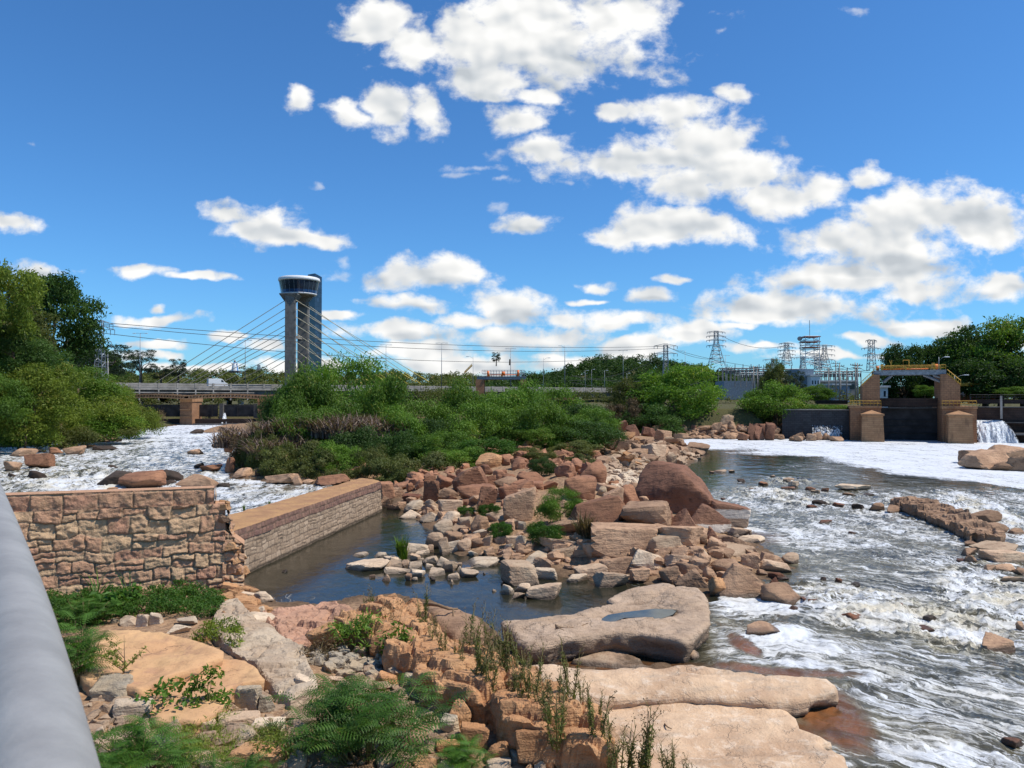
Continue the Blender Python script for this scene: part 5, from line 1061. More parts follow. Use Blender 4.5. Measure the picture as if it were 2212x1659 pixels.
def fernbush(name, label, u, v, w, h, nst, seed, mat='fern', fl=.42, zb=None, per=9, at_=None):
    rg = random.Random(seed); e = empty(name, at_ or hit(u, v)); T(e, label, 'bush'); vs, fs, ti = [], [], []; st = MB()
    for i in range(nst):
        a = rg.uniform(0, 2 * PI); r = rg.random() ** .5; tip = Vector((math.cos(a) * r * w / 2, math.sin(a) * r * w / 2 * .8, h * (1 - .45 * r * r) * rg.uniform(.55, 1)))
        b_ = Vector((tip.x * .25, tip.y * .25, -.1)); mid = b_.lerp(tip, .5) + Vector((0, 0, .1 * h)); st.tube([b_, mid, tip], [.02, .014, .006], 4)
        for j in range(per):
            s = .35 + .65 * j / (per - 1); p_ = b_.lerp(mid, s * 2) if s < .5 else mid.lerp(tip, s * 2 - 1); aa = rg.uniform(0, 2 * PI)
            frond(vs, fs, ti, p_, (math.cos(aa), math.sin(aa), rg.uniform(.1, .9)), fl * rg.uniform(.65, 1.25), rg)
    me = npmesh('leaves', [tuple(q) for q in vs], np.array(fs), [M[mat]], False, fattrs=dict(tint=ti)); link('leaves', me, e); st.obj('stems', M['stem'], e, True); return e
fernbush('fern_bush', 'large feathery green bush in the middle of the foreground rubble', 790, 1640, 4.3, 1.9, 44, 1, per=7, fl=.80)
fernbush('fern_bush', 'feathery bush in the lower left corner beside the handrail', 300, 1660, 2.9, .9, 24, 2, fl=.6, per=7)
fernbush('fern_bush', 'feathery branches beside the handrail left of the orange slab', 165, 1480, 2.0, 1.9, 24, 3, fl=.65, per=7)
fernbush('fern_bush', 'feathery dark green shrub between handrail and stone wall', 180, 1350, 2.6, 1.2, 22, 4)
fernbush('fern_bush', 'small feathery sprig at the bottom between the tilted blocks', 1000, 1655, 1.3, .6, 9, 5)
fernbush('fern_bush', 'leafy sprigs at the bottom edge left of the big fern bush', 520, 1690, 1.6, .5, 8, 6)
def leafy(name, label, u, v, w, h, n, leaf, asp, mat, seed, ncl=14, rc=.28, **kw):
    rg = random.Random(seed); cl = crown_clumps(rg, ncl, w, h, rc * min(w, h * 1.5)); e = empty(name, hit(u, v)); T(e, label, 'plant'); link('leaves', foliage('leaves', cl, n, leaf, asp, mat, seed, **kw), e)
    s_ = MB()
    for c in cl[:8]: s_.tube([(0, 0, -.1), (c[0] * .4, c[1] * .4, c[2] * .5), c[:3]], [.018, .012, .004], 4)
    s_.obj('stems', M['stem'], e, True); return e
leafy('leafy_plant', 'small bushy plant with toothed leaves beside the pale grey tilted block', 448, 1548, .95, 1.05, 520, .16, .4, 'leaf', 11)
leafy('leafy_plant', 'leafy shrub with narrow leaves rooted in the ledge behind the dark-faced block', 755, 1412, 1.5, 1.35, 900, .22, .22, 'leaf', 12)
leafy('leafy_plant', 'round-leaved creeping plant on the reddish slab in the lower left', 335, 1545, 1.3, .7, 220, .16, .7, 'leafg', 13)
leafy('leafy_plant', 'green creeper hanging on the dark face of the ledge', 850, 1440, 1.0, 1.5, 380, .14, .5, 'leaf', 14)
leafy('leafy_plant', 'brown withered plant beside the thick dark-faced block', 690, 1425, 1.2, .7, 500, .10, .3, 'leafb', 15)
leafy('leafy_plant', 'yellowish small-leaved patch right of the orange slab', 465, 1385, 1.7, .75, 1100, .12, .4, 'leafy', 16)
leafy('leafy_plant', 'little upright weed at the corner of the pale cracked slab', 505, 1412, .5, 1.0, 260, .13, .3, 'leafy', 17)
leafy('leafy_plant', 'plant with broad pale star leaves in the green cover under the stone wall', 245, 1330, 2.0, 1.0, 260, .38, .5, 'leafg', 18)
leafy('leafy_plant', 'pale withered bush growing on the ledge against the dark pond edge', 855, 1395, 1.0, 1.9, 380, .10, .25, 'leafb', 19)
leafy('leafy_plant', 'low green weeds at the very bottom left of the fern bush', 590, 1650, 1.2, .5, 420, .15, .2, 'leafy', 20)
# sapling on the orange slab
def sapling(label, u, v, h, seed, n=9):
    rg = random.Random(seed); e = empty('sapling', hit(u, v)); T(e, label, 'plant'); s_ = MB(); s_.tube([(0, 0, -.1), (.02, 0, h * .5), (0, 0, h)], [.022, .014, .004], 5); cl = []
    for i in range(n):
        z0 = h * rg.uniform(.2, .6); a = rg.uniform(0, 6.28); L_ = h * rg.uniform(.35, .55); e_ = Vector((math.cos(a) * L_ * .8, math.sin(a) * L_ * .8, z0 + L_ * .75)); s_.tube([(0, 0, z0), e_ * .5 + Vector((0, 0, z0 * .5)), e_], [.012, .008, .003], 4)
        for q_ in (.45, .6, .75, .9, 1): cl.append((*(Vector((0, 0, z0)).lerp(e_, q_)), .07))
    s_.obj('stems', M['twig'], e, True); link('leaves', foliage('leaves', cl, 420, .10, .28, 'leafy', seed), e)
sapling('sparse reddish sapling standing in front of the smooth orange slab', 267, 1478, 1.35, 3)
# weed stalks
def stalk(seed, h=1.0):
    rg = random.Random(seed); s_ = MB(); cl = []; cd_ = []
    for i in range(rg.randint(3, 5)):
        a = rg.uniform(0, 6.28); r = rg.uniform(.02, .16); tp = Vector((math.cos(a) * r * 1.6, math.sin(a) * r * 1.6, h * rg.uniform(.6, 1))); b_ = Vector((math.cos(a) * r * .4, math.sin(a) * r * .4, -.1)); s_.tube([b_, b_.lerp(tp, .5), tp], [.011, .008, .004], 4)
        for q_ in range(11): cl.append((*b_.lerp(tp, .12 + .06 * q_), .045))
        for q_ in range(5):
            z_ = .62 + .08 * q_; a2 = rg.uniform(0, 6.28); o_ = b_.lerp(tp, z_); e_ = o_ + Vector((math.cos(a2) * .09, math.sin(a2) * .09, .12)); s_.tube([o_, e_], [.005, .002], 3); cd_.append((*e_, .04))
    return s_.mesh('stems', M['stem'], True), foliage('leaves', cl, 240, .10, .16, 'leafo', seed, droop=-.5), foliage('seed_heads', cd_, 70, .03, .5, 'leafb', seed + 1)
SK = [stalk(k) for k in range(5)]
sp = '''1000,1440 1020,1470 985,1420 1045,1460 1060,1490 1080,1450 1095,1500 1010,1400 1120,1480 1140,1520 1165,1545 1185,1560 1200,1540 1215,1570 1235,1530 1100,1440 1075,1410 1135,1455 1290,1555 1255,1500 930,1380 945,1350 960,1400 915,1345 880,1350 1150,1500 1180,1500 1205,1590 1285,1590 1320,1650 1335,1690 1365,1700 1380,1680 1395,1695 1440,1690 1455,1700 1500,1720 1040,1420 1230,1490 790,1345 825,1350 805,1340'''.split()
rg_ = random.Random(4)
for i_, s_ in enumerate(sp):
    u, v = map(float, s_.split(',')); h = hit(u, min(v, 1655)) if v <= 1655 else P(u, v, .35); h.z = max(h.z, .35 if v > 1655 else h.z + .0)
    if v <= 1655 and u > 900: 
        for zt_ in (1.5,): 
            q_ = P(u, v, 1.45); h = Vector((q_.x, q_.y, 1.3))
    e = empty('weed_stalk', h, rg_.uniform(0, 6)); k = SK[i_ % 5]; s = rg_.uniform(.75, 1.75) * (1.2 if v > 1655 else 1); e.scale = (s * rg_.uniform(.8, 1.5), s, s); e.rotation_euler[0] = rg_.uniform(-.13, .13); e.rotation_euler[1] = rg_.uniform(-.13, .13)
    link('stems', k[0], e); link('leaves', k[1], e); T(link('seed_heads', k[2], e), None, None, None, 'stuff'); T(e, 'tall thin weed stalk standing on the foreground rocks', 'weed', 'weed stalks on the ledge')
# ground cover under the wall and grass
def cover(label, px_poly, n, leaf, asp, mat, seed, hmax=.35, kind='stuff', name='ground_cover'):
    rg = random.Random(seed); pts = inpoly_px(px_poly, n, rg); cl = []
    for a, b_ in pts:
        h = hit(a, b_); cl.append((h.x, h.y, h.z + rg.uniform(0, hmax), rg.uniform(.15, .34), .7))
    T(link(name, foliage(name, cl, n * 60, leaf, asp, mat, seed, tintspread=.6)), label, 'plants', None, kind)
cover('dense small-leaved green cover between the stone wall and the slabs', [(100, 1245), (190, 1240), (300, 1235), (385, 1250), (400, 1290), (470, 1280), (482, 1330), (470, 1352), (400, 1335), (310, 1340), (230, 1350), (120, 1380), (90, 1300)], 520, .11, .5, 'leafg', 5, .55)
cover('thin grass between the blocks at the lower left', [(380, 1590), (440, 1560), (540, 1560), (620, 1620), (560, 1670), (400, 1670)], 90, .2, .08, 'leafy', 6, .2, name='grass')
rd = blades('long_grass', 14, .5, .4, 1.6, 'leafg', 12, .7, .05, 1)
for u, v, lb in ((210, 1310, 'long arching grass blades in front of the stone wall, left clump'), (275, 1320, 'long arching grass blades in front of the stone wall, right clump')):
    T(link('long_grass', rd, None, hit(u, v), (0, 0, u), (1.2, 1.2, 1.2)), lb, 'grass')
# gravel and litter on the near ground
V, Fc = scatter([(200, 1470), (520, 1540), (600, 1480), (760, 1440), (900, 1470), (1000, 1560), (960, 1660), (620, 1670), (230, 1680), (180, 1560)], 520, (.12, .5), ['box', 'ang', 'flat'], None, None, 77, False)
T(link('rubble', npmesh('rubble', V, Fc, [M['tan']], smooth=False)), 'small broken stones strewn between the foreground blocks', 'stones', None, 'stuff')
V, Fc = scatter([(640, 1400), (700, 1400), (840, 1430), (860, 1480), (740, 1470), (660, 1430)], 130, (.12, .42), ['ang', 'box'], None, None, 78, False)
T(link('rubble', npmesh('rubble', V, Fc, [M['grey']], smooth=False)), 'grey rubble in the hollow behind the fern bush', 'stones', None, 'stuff')
V, Fc = scatter([(470, 1290), (545, 1270), (580, 1330), (560, 1345), (480, 1340)], 70, (.2, .6), ['box', 'ang'], None, None, 79, False)
T(link('rubble', npmesh('rubble', V, Fc, [M['orange']])), 'crumbled stones at the corner of the stone wall', 'stones', None, 'stuff')
def stick(label, pts, r=.03):
    m = MB(); m.tube(pts[0], [r * (1 - .6 * k / (len(pts[0]) - 1)) for k in range(len(pts[0]))], 6)
    for q_ in pts[1:]: m.tube(q_, [r * .5 * (1 - .5 * k / (len(q_) - 1)) for k in range(len(q_))], 5)
    T(m.obj('driftwood', M['twig'], None, True), label, 'driftwood')
def gp(reg, x, y, z): return P(RG[reg][0] + x * .26853, RG[reg][1] + y * .26853, z)
stick('thin forked driftwood branch lying on the great river slab', [[gp('G', 430, 500, .93), gp('G', 480, 525, .95), gp('G', 560, 535, .95), gp('G', 650, 515, .95), gp('G', 710, 492, .95)], [gp('G', 540, 530, .95), gp('G', 550, 505, .98)], [gp('G', 630, 520, .95), gp('G', 620, 500, .98)]], .03)
stick('short thick stick lying on the great river slab', [[gp('G', 455, 525, .95), gp('G', 490, 545, .95), gp('G', 518, 558, .95)]], .06)
stick('bent weathered branch lying over the rock at the pond edge', [[gp('F', 1390, 350, 1.0), gp('F', 1460, 340, 1.15), gp('F', 1520, 350, 1.2), gp('F', 1600, 380, 1.1), gp('F', 1670, 378, 1.0)], [gp('F', 1635, 385, 1.1), gp('F', 1635, 540, .4)]], .09)
stick('thin stick lying on the flat reddish slab', [[gp('E', 1490, 940, 1.25), gp('E', 1560, 905, 1.25), gp('E', 1740, 900, 1.25)]], .025)
stick('thin twig lying on the long smooth slab', [[gp('G', 645, 893, .68), gp('G', 710, 888, .7), gp('G', 780, 895, .68)]], .03)
stick('small twig on the broad smooth slab', [[gp('G', 1325, 1305, .36), gp('G', 1350, 1330, .38), gp('G', 1385, 1345, .36)]], .022)
stick('longer twig on the broad smooth slab', [[gp('G', 1410, 1280, .36), gp('G', 1470, 1290, .37), gp('G', 1520, 1292, .36)]], .022)
# ------------------------------------------------------------------ the bridge and its tower
BA = Vector((.8127, .5827, 0)); BN = Vector((-.5827, .8127, 0)); B0 = Vector((-136, 270, 0)); ZP = 14.4; ZD = 13.0
def brp(u, off=0.0):
    k = (u - CX) / F; Dd = 367.5 / (1 - .717 * k); return Vector((k * Dd, Dd, 0)) + BN * off
def brs(u): return (brp(u) - B0).dot(BA)
br = empty('road_bridge', (B0.x, B0.y, 0), math.atan2(BA.y, BA.x)); T(br, 'long concrete road bridge with a post and rail parapet, crossing behind the sluices', 'bridge')
S0, S1 = -90, 470
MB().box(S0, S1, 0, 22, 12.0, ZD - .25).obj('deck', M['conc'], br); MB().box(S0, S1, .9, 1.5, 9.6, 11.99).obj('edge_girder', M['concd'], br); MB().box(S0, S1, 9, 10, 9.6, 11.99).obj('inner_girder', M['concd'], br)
def parapet(y0, y1, nm):
    m = MB(); m.box(S0, S1, y0, y1, ZP - .38, ZP - .02); m.box(S0, S1, y0, y1, ZD + .25, ZD + .62); m.box(S0, S1, y0 - .05, y1 + .08, ZD - .24, ZD + .05); return m.obj(nm, M['conc'], br)
parapet(0, .3, 'parapet'); parapet(21.6, 21.9, 'parapet')
m = MB(); k = S0
while k < S1: m.box(k, k + .7, -.12, .42, ZD - .3, ZP + .12); k += 6.3
m.obj('parapet_posts', M['conc'], br)
MB().box(S0, S1, .5, 21.4, ZD - .249, ZD - .2).obj('road', plain('asphalt', (.05, .05, .05), .9), br)
for sx in (-64, -30, 6, 40, 74, 120, 165, 210, 255, 300, 350):
    m = MB(); m.box(sx, sx + 1.6, 1.2, 3, -1, 9.59); m.box(sx, sx + 1.6, 17, 19, -1, 9.59); m.box(sx - .2, sx + 1.8, .6, 21, 8.6, 9.58); m.obj('pier', M['conc'], br)
# posts of the pipe rack under the deck on the left
m = MB()
for i in range(22): m.box(S0 + i * 6.3, S0 + i * 6.3 + .45, -.6, -.1, 8.2, 12.1)
m.box(S0, S0 + 135, -.7, -.35, 9.1, 9.6); m.box(S0, S0 + 135, -.7, -.35, 10.9, 11.2); m.obj('service_rack', M['conc'], br)
# stay cable tower
tw = empty('cable_stayed_tower', (0, 0, 0)); T(tw, 'tall twin-column concrete bridge tower with glazed round lookout deck and glass lift shaft', 'tower')
def colbox(u0, u1, Y, d, v0, v1, nm, mat, rz=.25, taper=0):
    c = at((u0 + u1) / 2, v0, Y); w_ = (u1 - u0) * Y / F; zt_ = c.z; zb = at(0, v1, Y).z if v1 else 2
    mb = MB(); mb.add([(sx * w_ / 2 * (1 + (taper if z_ else 0)), sy * d / 2, z_) for z_ in (0, zt_ - zb) for sx, sy in ((-1, -1), (1, -1), (1, 1), (-1, 1))], [(0, 3, 2, 1), (4, 5, 6, 7), (0, 1, 5, 4), (1, 2, 6, 5), (2, 3, 7, 6), (3, 0, 4, 7)])
    return mb.obj(nm, mat, tw, False, 0, (c.x, Y, zb), (0, 0, rz))
M['towerc'] = brickmat('tower_concrete', (.175, .168, .155), (.145, .14, .13), (.09, .085, .08), 60, 3.4, .04, .5)
colbox(618, 637.5, 305, 4.2, 634, 0, 'column', M['towerc'], .12)
colbox(645, 664, 317, 4.5, 636, 0, 'column', M['towerc'], .12)
m = MB(); c0 = at(638.5, 700, 304); c1 = at(666.5, 700, 316)
for c in (c0, c1): m.box(c.x - .25, c.x + .25, c.y - .6, c.y + .2, 9, at(0, 655, c.y).z)
m.obj('anchor_strip', M['conc'], tw)
MG = brickmat('curtain_wall_glass', (.012, .022, .04), (.03, .06, .11), (.01, .01, .012), 1.6, 1.9, .05, .1)
for n_ in MG.node_tree.nodes:
    if n_.type == 'BSDF_PRINCIPLED':
        n_.inputs['Roughness'].default_value = .12; n_.inputs['Specular IOR Level'].default_value = .7
        for l_ in list(n_.inputs['Normal'].links): MG.node_tree.links.remove(l_)
c = at(682, 800, 326); h0 = at(0, 594, 326).z; h1 = at(0, 600, 326).z; xa, xb = -4.2 * 1.05, 2.35
mb = MB(); mb.add([(-3.2, -1.2, 0), (.6, -4.2, 0), (2.9, -1.8, 0), (-.9, 4, 0), (-3.2, -1.2, h0), (.6, -4.2, h0), (2.9, -1.8, h1), (-.9, 4, h1)], [(0, 3, 2, 1), (4, 5, 6, 7), (0, 1, 5, 4), (1, 2, 6, 5), (2, 3, 7, 6), (3, 0, 4, 7)])
mb.obj('lift_shaft', MG, tw, False, 0, (c.x, c.y, 0))
pc = at(646.5, 600, 312); zt_ = at(0, 591, 304).z; ze = lambda v_: at(0, v_, 306).z
ctr = (pc.x, 312, 0); k = 8.0
MB().lathe([(0.1, ze(604)), (k + .1, ze(604)), (k + .3, ze(601.5)), (k + .1, ze(597)), (k - .6, ze(595.5)), (0.1, ze(595.5))], 40, ctr).obj('roof_ring', M['white'], tw, True)
MB().lathe([(k - .9, ze(624)), (k - .2, ze(604.2))], 40, ctr).obj('window_band', M['glass'], tw, False)
MB().lathe([(k - 1.15, ze(631)), (k - .9, ze(624.1))], 40, ctr).obj('blue_panel_band', M['blueglass'], tw, False)
MB().lathe([(k - 1.9, ze(634)), (k - 1.2, ze(633.4)), (k - .95, ze(632.3)), (k - 1.05, ze(631.1)), (.1, ze(631.1))], 40, ctr).obj('lower_ring', M['white'], tw, True)
MB().lathe([(.1, ze(638)), (4.4, ze(637)), (k - 1.9, ze(634.05))], 40, ctr).obj('soffit', M['towerc'], tw, True)
m = MB()
for i in range(24):
    a = i * PI / 12; m.tube([(ctr[0] + (k - .95) * math.cos(a), 312 + (k - .95) * math.sin(a), ze(631)), (ctr[0] + (k - .12) * math.cos(a), 312 + (k - .12) * math.sin(a), ze(604.3))], .07, 4)
m.obj('mullions', M['steel'], tw)
for u, Y in ((628, 306), (655, 315)):
    c = at(u, 640, Y); MB().lathe([(2.2, -4), (2.6, -2.4), (5, .4), (5, .8)], 4, (c.x, Y, c.z), PI / 4, PI / 4 + 2 * PI).obj('bracket', M['towerc'], tw)
c0 = at(626, 690, 309); c1 = at(655, 690, 316); m = MB(); m.add([(c0.x, c0.y - 1, at(0, 728, 309).z), (c1.x, c1.y - 1, at(0, 734, 316).z), (c1.x, c1.y + 1, at(0, 734, 316).z), (c0.x, c0.y + 1, at(0, 728, 309).z), (c0.x, c0.y - 1, at(0, 723, 309).z), (c1.x, c1.y - 1, at(0, 727, 316).z), (c1.x, c1.y + 1, at(0, 727, 316).z), (c0.x, c0.y + 1, at(0, 723, 309).z)], [(0, 3, 2, 1), (4, 5, 6, 7), (0, 1, 5, 4), (1, 2, 6, 5), (2, 3, 7, 6), (3, 0, 4, 7)]); m.obj('cross_beam', M['conc'], tw)
tvs = [648, 666.5, 684, 702, 714, 726, 738, 757, 768, 779]; dl = [341, 368, 384, 403, 419, 435, 452, 486, 515, 545]
M['ylw'] = plain('yellow_cable_sleeve', (.55, .42, .08), .6)
def cable(p0, p1, mat, sleeve=False):
    MB().tube([p0, p1], .13, 5, False).obj('stay_cable', mat, tw, True)
    if sleeve: d_ = p0.lerp(p1, .82); MB().tube([d_, p1], .19, 5, False).obj('cable_sleeve', M['ylw'], tw, True)
for tv, du in zip(tvs, dl):
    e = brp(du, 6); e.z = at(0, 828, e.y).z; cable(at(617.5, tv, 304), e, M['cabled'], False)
for j, (tu, dv_, Y) in enumerate(((638.5, 0, 304), (666, 12, 315))):
    for i, tv in enumerate([648, 666.5, 684, 702, 720, 738, 756, 773]):
        du = (941, 912, 880, 848, 812, 778, 744, 712)[i] + j * -2; e = brp(du, 6 + j * 7); e.z = at(0, 825 + 4 * j, e.y).z
        cable(at(tu, tv + dv_, Y - 1), e, M['cable'], i < 5)
# vehicles on the bridge
def vehicle(u, off, label, col, van, L_=5.6, heading=1):
    p_ = brp(u, off); e = empty('van' if van else 'car', (p_.x, p_.y, ZD - .19), math.atan2(BA.y, BA.x) + (0 if heading > 0 else PI)); T(e, label, 'van' if van else 'car')
    h = 2.35 if van else 1.5; x = L_ / 2
    prof = [(-x, .45), (-x, h * .93), (-x + .15, h), (x * .28, h), (x * .45, h * .93), (x * .68, h * .62), (x * .97, h * .48), (x, .5)] if van else [(-x, .4), (-x, .95), (-x * .72, 1.0), (-x * .5, h), (x * .2, h), (x * .5, 1.0), (x * .96, .85), (x, .4)]
    MB().prism(prof, -.9, .9).obj('body', col, e, False, .05)
    g_ = MB(); g_.prism([(x * .40, h * .90), (x * .30, h * .90), (x * .30, h * .64), (x * .60, h * .64)] if van else [(-x * .46, h * .94), (x * .18, h * .94), (x * .44, 1.02), (-x * .64, 1.02)], -.915, .915); g_.obj('side_windows', M['glass'], e)
    for sx in (-.62, .62):
        for sy in (-.86, .86): MB().tube([(sx * x, sy - .1, .36), (sx * x, sy + .1, .36)], .36, 14).obj('wheel', M['black'], e)
    return e
vehicle(476, 4, 'white delivery van driving on the bridge left of the tower', M['white'], True, 7.2).scale = (1, 1.3, 1.5); vehicle(268, 5, 'white car just entering the bridge on the left', M['white'], False, 4.5)
vehicle(1392, 5, 'dark car behind the bridge parapet right of the island', plain('dark_car_paint', (.05, .06, .07), .3), False, 4.5); vehicle(1250, 5, 'grey car at the bend of the bridge above the thicket', plain('grey_car_paint', (.25, .26, .27), .3, .3), False, 4.6, -1)
# street lamps
def lamp(u, vt, Y, zb, label, arms=2, L_=1.8, r=.13, curve=False):
    c = at(u, vt, Y); e = empty('street_lamp', (c.x, Y, zb)); T(e, label, 'street lamp'); h = c.z - zb
    MB().tube([(0, 0, 0), (0, 0, h * .5), (0, 0, h)], [r * 1.3, r, r * .7], 7).obj('pole', M['steel'], e, True)
    for k in range(arms):
        s = (1, -1)[k] if arms > 1 else (1 if curve != 'L' else -1)
        MB().tube([(0, 0, h - (.9 if curve else 0)), (s * L_ * .6, 0, h - (.1 if curve else -.05)), (s * L_, 0, h)], r * .5, 5).obj('arm', M['steel'], e, True)
        MB().box(s * L_ - .2 if s > 0 else -L_ - .9, s * L_ + .9 if s > 0 else -L_ + .2, -.2, .2, h - .12, h + .1).obj('lamp_head', M['white'], e, False, .03)
for a in ((303, 720, 276, 'twin-arm street lamp at the left end of the bridge', 2), (530, 735, 300, 'twin-arm street lamp among the left stay cables', 2), (649, 732, 316, 'street lamp standing in front of the bridge tower columns', 2), (834, 745, 345, 'street lamp right of the tower, above the island crest bush', 2), (954, 741, 335, 'tall twin-arm street lamp in the gap between the two thicket humps', 2),
          (1103, 753, 380, 'street lamp behind the yellow machinery platform', 2), (1346, 757, 440, 'street lamp before the wooded hill', 2)): lamp(a[0], a[1], a[2], ZD - .2, a[3], a[4])
lamp(1220, 747, 375, ZD, 'nearest single-arm street lamp where the bridge leaves the thicket', 1, 2.2, .17, 'L'); lamp(1480, 757, 520, 10, 'single-arm street lamp against the right end of the hill', 1, 2.2, .14, 'L')
lamp(1567, 768, 430, 10, 'street lamp beside the big river-crossing power tower', 2, 1.6); lamp(1022, 770, 300, 9, 'small curved lamp left of the machinery platform', 1, 1.8, .08, 'L'); lamp(1174, 773, 300, 9, 'small curved lamp right of the machinery platform', 1, 1.8, .08, True)
lamp(2028, 771, 176, 13, 'curved lamp on the right end of the sluice gate', 1, 1.5, .08, True); lamp(2062, 810, 180, 7, 'curved lamp right of the sluice gate pier', 1, 2.4, .09, True); lamp(1853, 812, 180, 7, 'curved lamp left of the sluice gate pier', 1, 1.5, .08, 'L')
for i_, (u, vt) in enumerate(((1264, 800), (1306, 800), (1354, 806), (1404, 804), (1278, 798))): lamp(u, vt, 400 + i_ * 9, 9, ('small lamp post in the row before the wooded hill, %s' % ('first from the left', 'third from the left', 'fourth from the left', 'last on the right', 'second from the left')[i_]), 1, 1.0, .1)
lamp(233, 765, 185, 8, 'short lamp post right of the twin-leg lattice post', 1, 1.2, .1, 'L')
# lattice masts and power towers
def lattice(u, vt, vb, Y, label, wb, wt, arms, mat='steel', nb=9, name='power_tower', r=.13, armr=None):
    c = at(u, vt, Y); zb = at(0, vb, Y).z; h = c.z - zb; e = empty(name, (c.x, Y, zb)); T(e, label, 'power tower' if 'tower' in name else 'mast'); m = MB(); C4 = ((-1, -1), (1, -1), (1, 1), (-1, 1))
    wd = lambda s: (wb + (wt - wb) * min(1, s / .7)) / 2
    for k in range(4):
        a, b_ = C4[k], C4[(k + 1) % 4]
        for i in range(nb):
            s0, s1 = i / nb, (i + 1) / nb; p0 = (a[0] * wd(s0), a[1] * wd(s0), h * s0); p1 = (a[0] * wd(s1), a[1] * wd(s1), h * s1); q0 = (b_[0] * wd(s0), b_[1] * wd(s0), h * s0); q1 = (b_[0] * wd(s1), b_[1] * wd(s1), h * s1)
            m.tube([p0, p1], r, 4, False); m.tube([p0, q1] if i % 2 else [q0, p1], r * .6, 4, False); m.tube([p1, q1], r * .6, 4, False)
    m.obj('lattice_body', M[mat], e)
    for (s, ln) in arms:
        z_ = h * s; m = MB()
        for sy in (-.4, .4): m.tube([(-ln, 0, z_), (-wd(s), sy, z_ + .9), (wd(s), sy, z_ + .9), (ln, 0, z_)], r * .7, 4, False); m.tube([(-ln, 0, z_), (ln, 0, z_)], r * .7, 4, False)
        for sx in (-1, -.7, .7, 1): m.tube([(sx * ln, 0, z_), (sx * ln, 0, z_ - 1.3)], r * .8, 5)
        m.obj('cross_arm', M[mat], e)
    return e
lattice(217, 694, 825, 182, 'twin-leg lattice post with insulator arms over the left bank', 2.2, 1.0, [(.95, 3.0), (.86, 3.4), (.66, 2.6)], nb=12, name='lattice_post', r=.09)
lattice(1438, 745, 820, 330, 'lattice post with two offset arms in front of the wooded hill', 2.6, 1.6, [(.97, 5), (.75, 5)], nb=11, name='lattice_post', r=.14)
lattice(1547, 716, 790, 560, 'tall tapering power tower with four arms right of the wooded hill', 10, 2.6, [(.98, 6.5), (.86, 7), (.74, 7), (.58, 7)], r=.22)
lattice(1699, 741, 790, 620, 'power tower with dense arms left of the platform mast', 7, 3.0, [(.97, 6), (.82, 7), (.66, 7), (.5, 7), (.36, 6)], r=.22)
lattice(1781, 746, 800, 600, 'wide-armed power tower right of the platform mast', 8, 2.6, [(.98, 8), (.82, 8), (.62, 8), (.42, 8)], r=.22)
lattice(1767, 768, 800, 520, 'stubby four-arm power tower just right of the platform mast', 4, 3.0, [(.9, 5), (.65, 5.5), (.4, 5)], r=.2)
lattice(1882, 734, 800, 560, 'slim power tower near the left end of the sluice gate', 5, 3.2, [(.97, 4), (.72, 7), (.5, 6)], r=.22)
lattice(1669, 775, 800, 640, 'small distant T-shaped power tower', 5, 2, [(.9, 8)], r=.2); lattice(1734, 770, 800, 640, 'small distant power tower behind the platform mast', 5, 2, [(.9, 7)], r=.2); lattice(1330, 782, 812, 650, 'faint far lattice mast behind the left part of the hill', 2.4, 2, [], r=.16, name='radio_mast')
lattice(780 - 221, 788, 800, 700, 'faint far lattice mast on the horizon left of the tower', 3, 2, [], r=.16, name='radio_mast')
e = lattice(1749, 727, 792, 420, 'red and white square communications mast with dish platforms', 7.6, 7.6, [], mat='white', nb=7, name='communications_mast', r=.2)
for z_ in (.62, .8, .97): c = at(0, 727, 420).z - at(0, 792, 420).z; MB().box(-4.4, 4.4, -4.4, 4.4, c * z_, c * z_ + .35).obj('platform', plain('rust_red_paint', (.35, .10, .06), .7), e)
m = MB(); m.tube([(0, 0, c), (0, 0, c + 9)], .15, 5); m.obj('antenna', M['steel'], e)
MB().tube([(-5.6, -1, c * .93), (-5.6, 0, c * .93)], 1.2, 12).obj('dish', M['steel'], e)
# wires
def wire(pts, label, r=.06, sag=.0):
    q = []; a, b_ = Vector(pts[0]), Vector(pts[1])
    for i in range(13): s = i / 12; p_ = a.lerp(b_, s); p_.z -= sag * 4 * s * (1 - s); q.append(p_)
    T(MB().tube(q, r, 4, False).obj('power_line', M['wire'], None, True), label, 'power line')
wire((at(222, 697, 182), at(1434, 748, 330)), 'uppermost power line from the left lattice post to the hill post', .07, 2.5); wire((at(222, 703, 183), at(1434, 752, 330)), 'second power line from the left lattice post to the hill post', .07, 3.4)
wire((at(225, 720, 182), at(1434, 765, 330)), 'lower power line from the left lattice post to the hill post', .07, 5); wire((at(1440, 748, 330), at(1545, 775, 520)), 'power line from the hill post to the right', .1, 2); wire((at(1440, 750, 330), at(1880, 800, 300)), 'power line dropping from the hill post to the substation', .07, 4)
wire((at(1440, 765, 330), at(1230, 822, 320)), 'low power line left of the hill post', .07, 3); wire((at(1235, 812, 330), at(1550, 790, 420)), 'low wire in front of the wooded hill', .08, 5); wire((at(1235, 826, 330), at(1560, 812, 420)), 'lowest wire in front of the wooded hill', .08, 5)
wire((at(1549, 720, 560), at(1700, 745, 620)), 'power line between the two nearest power towers', .14, 6); wire((at(215, 705, 182), at(-80, 790, 170)), 'power line from the left lattice post into the left bank trees', .05, 1)
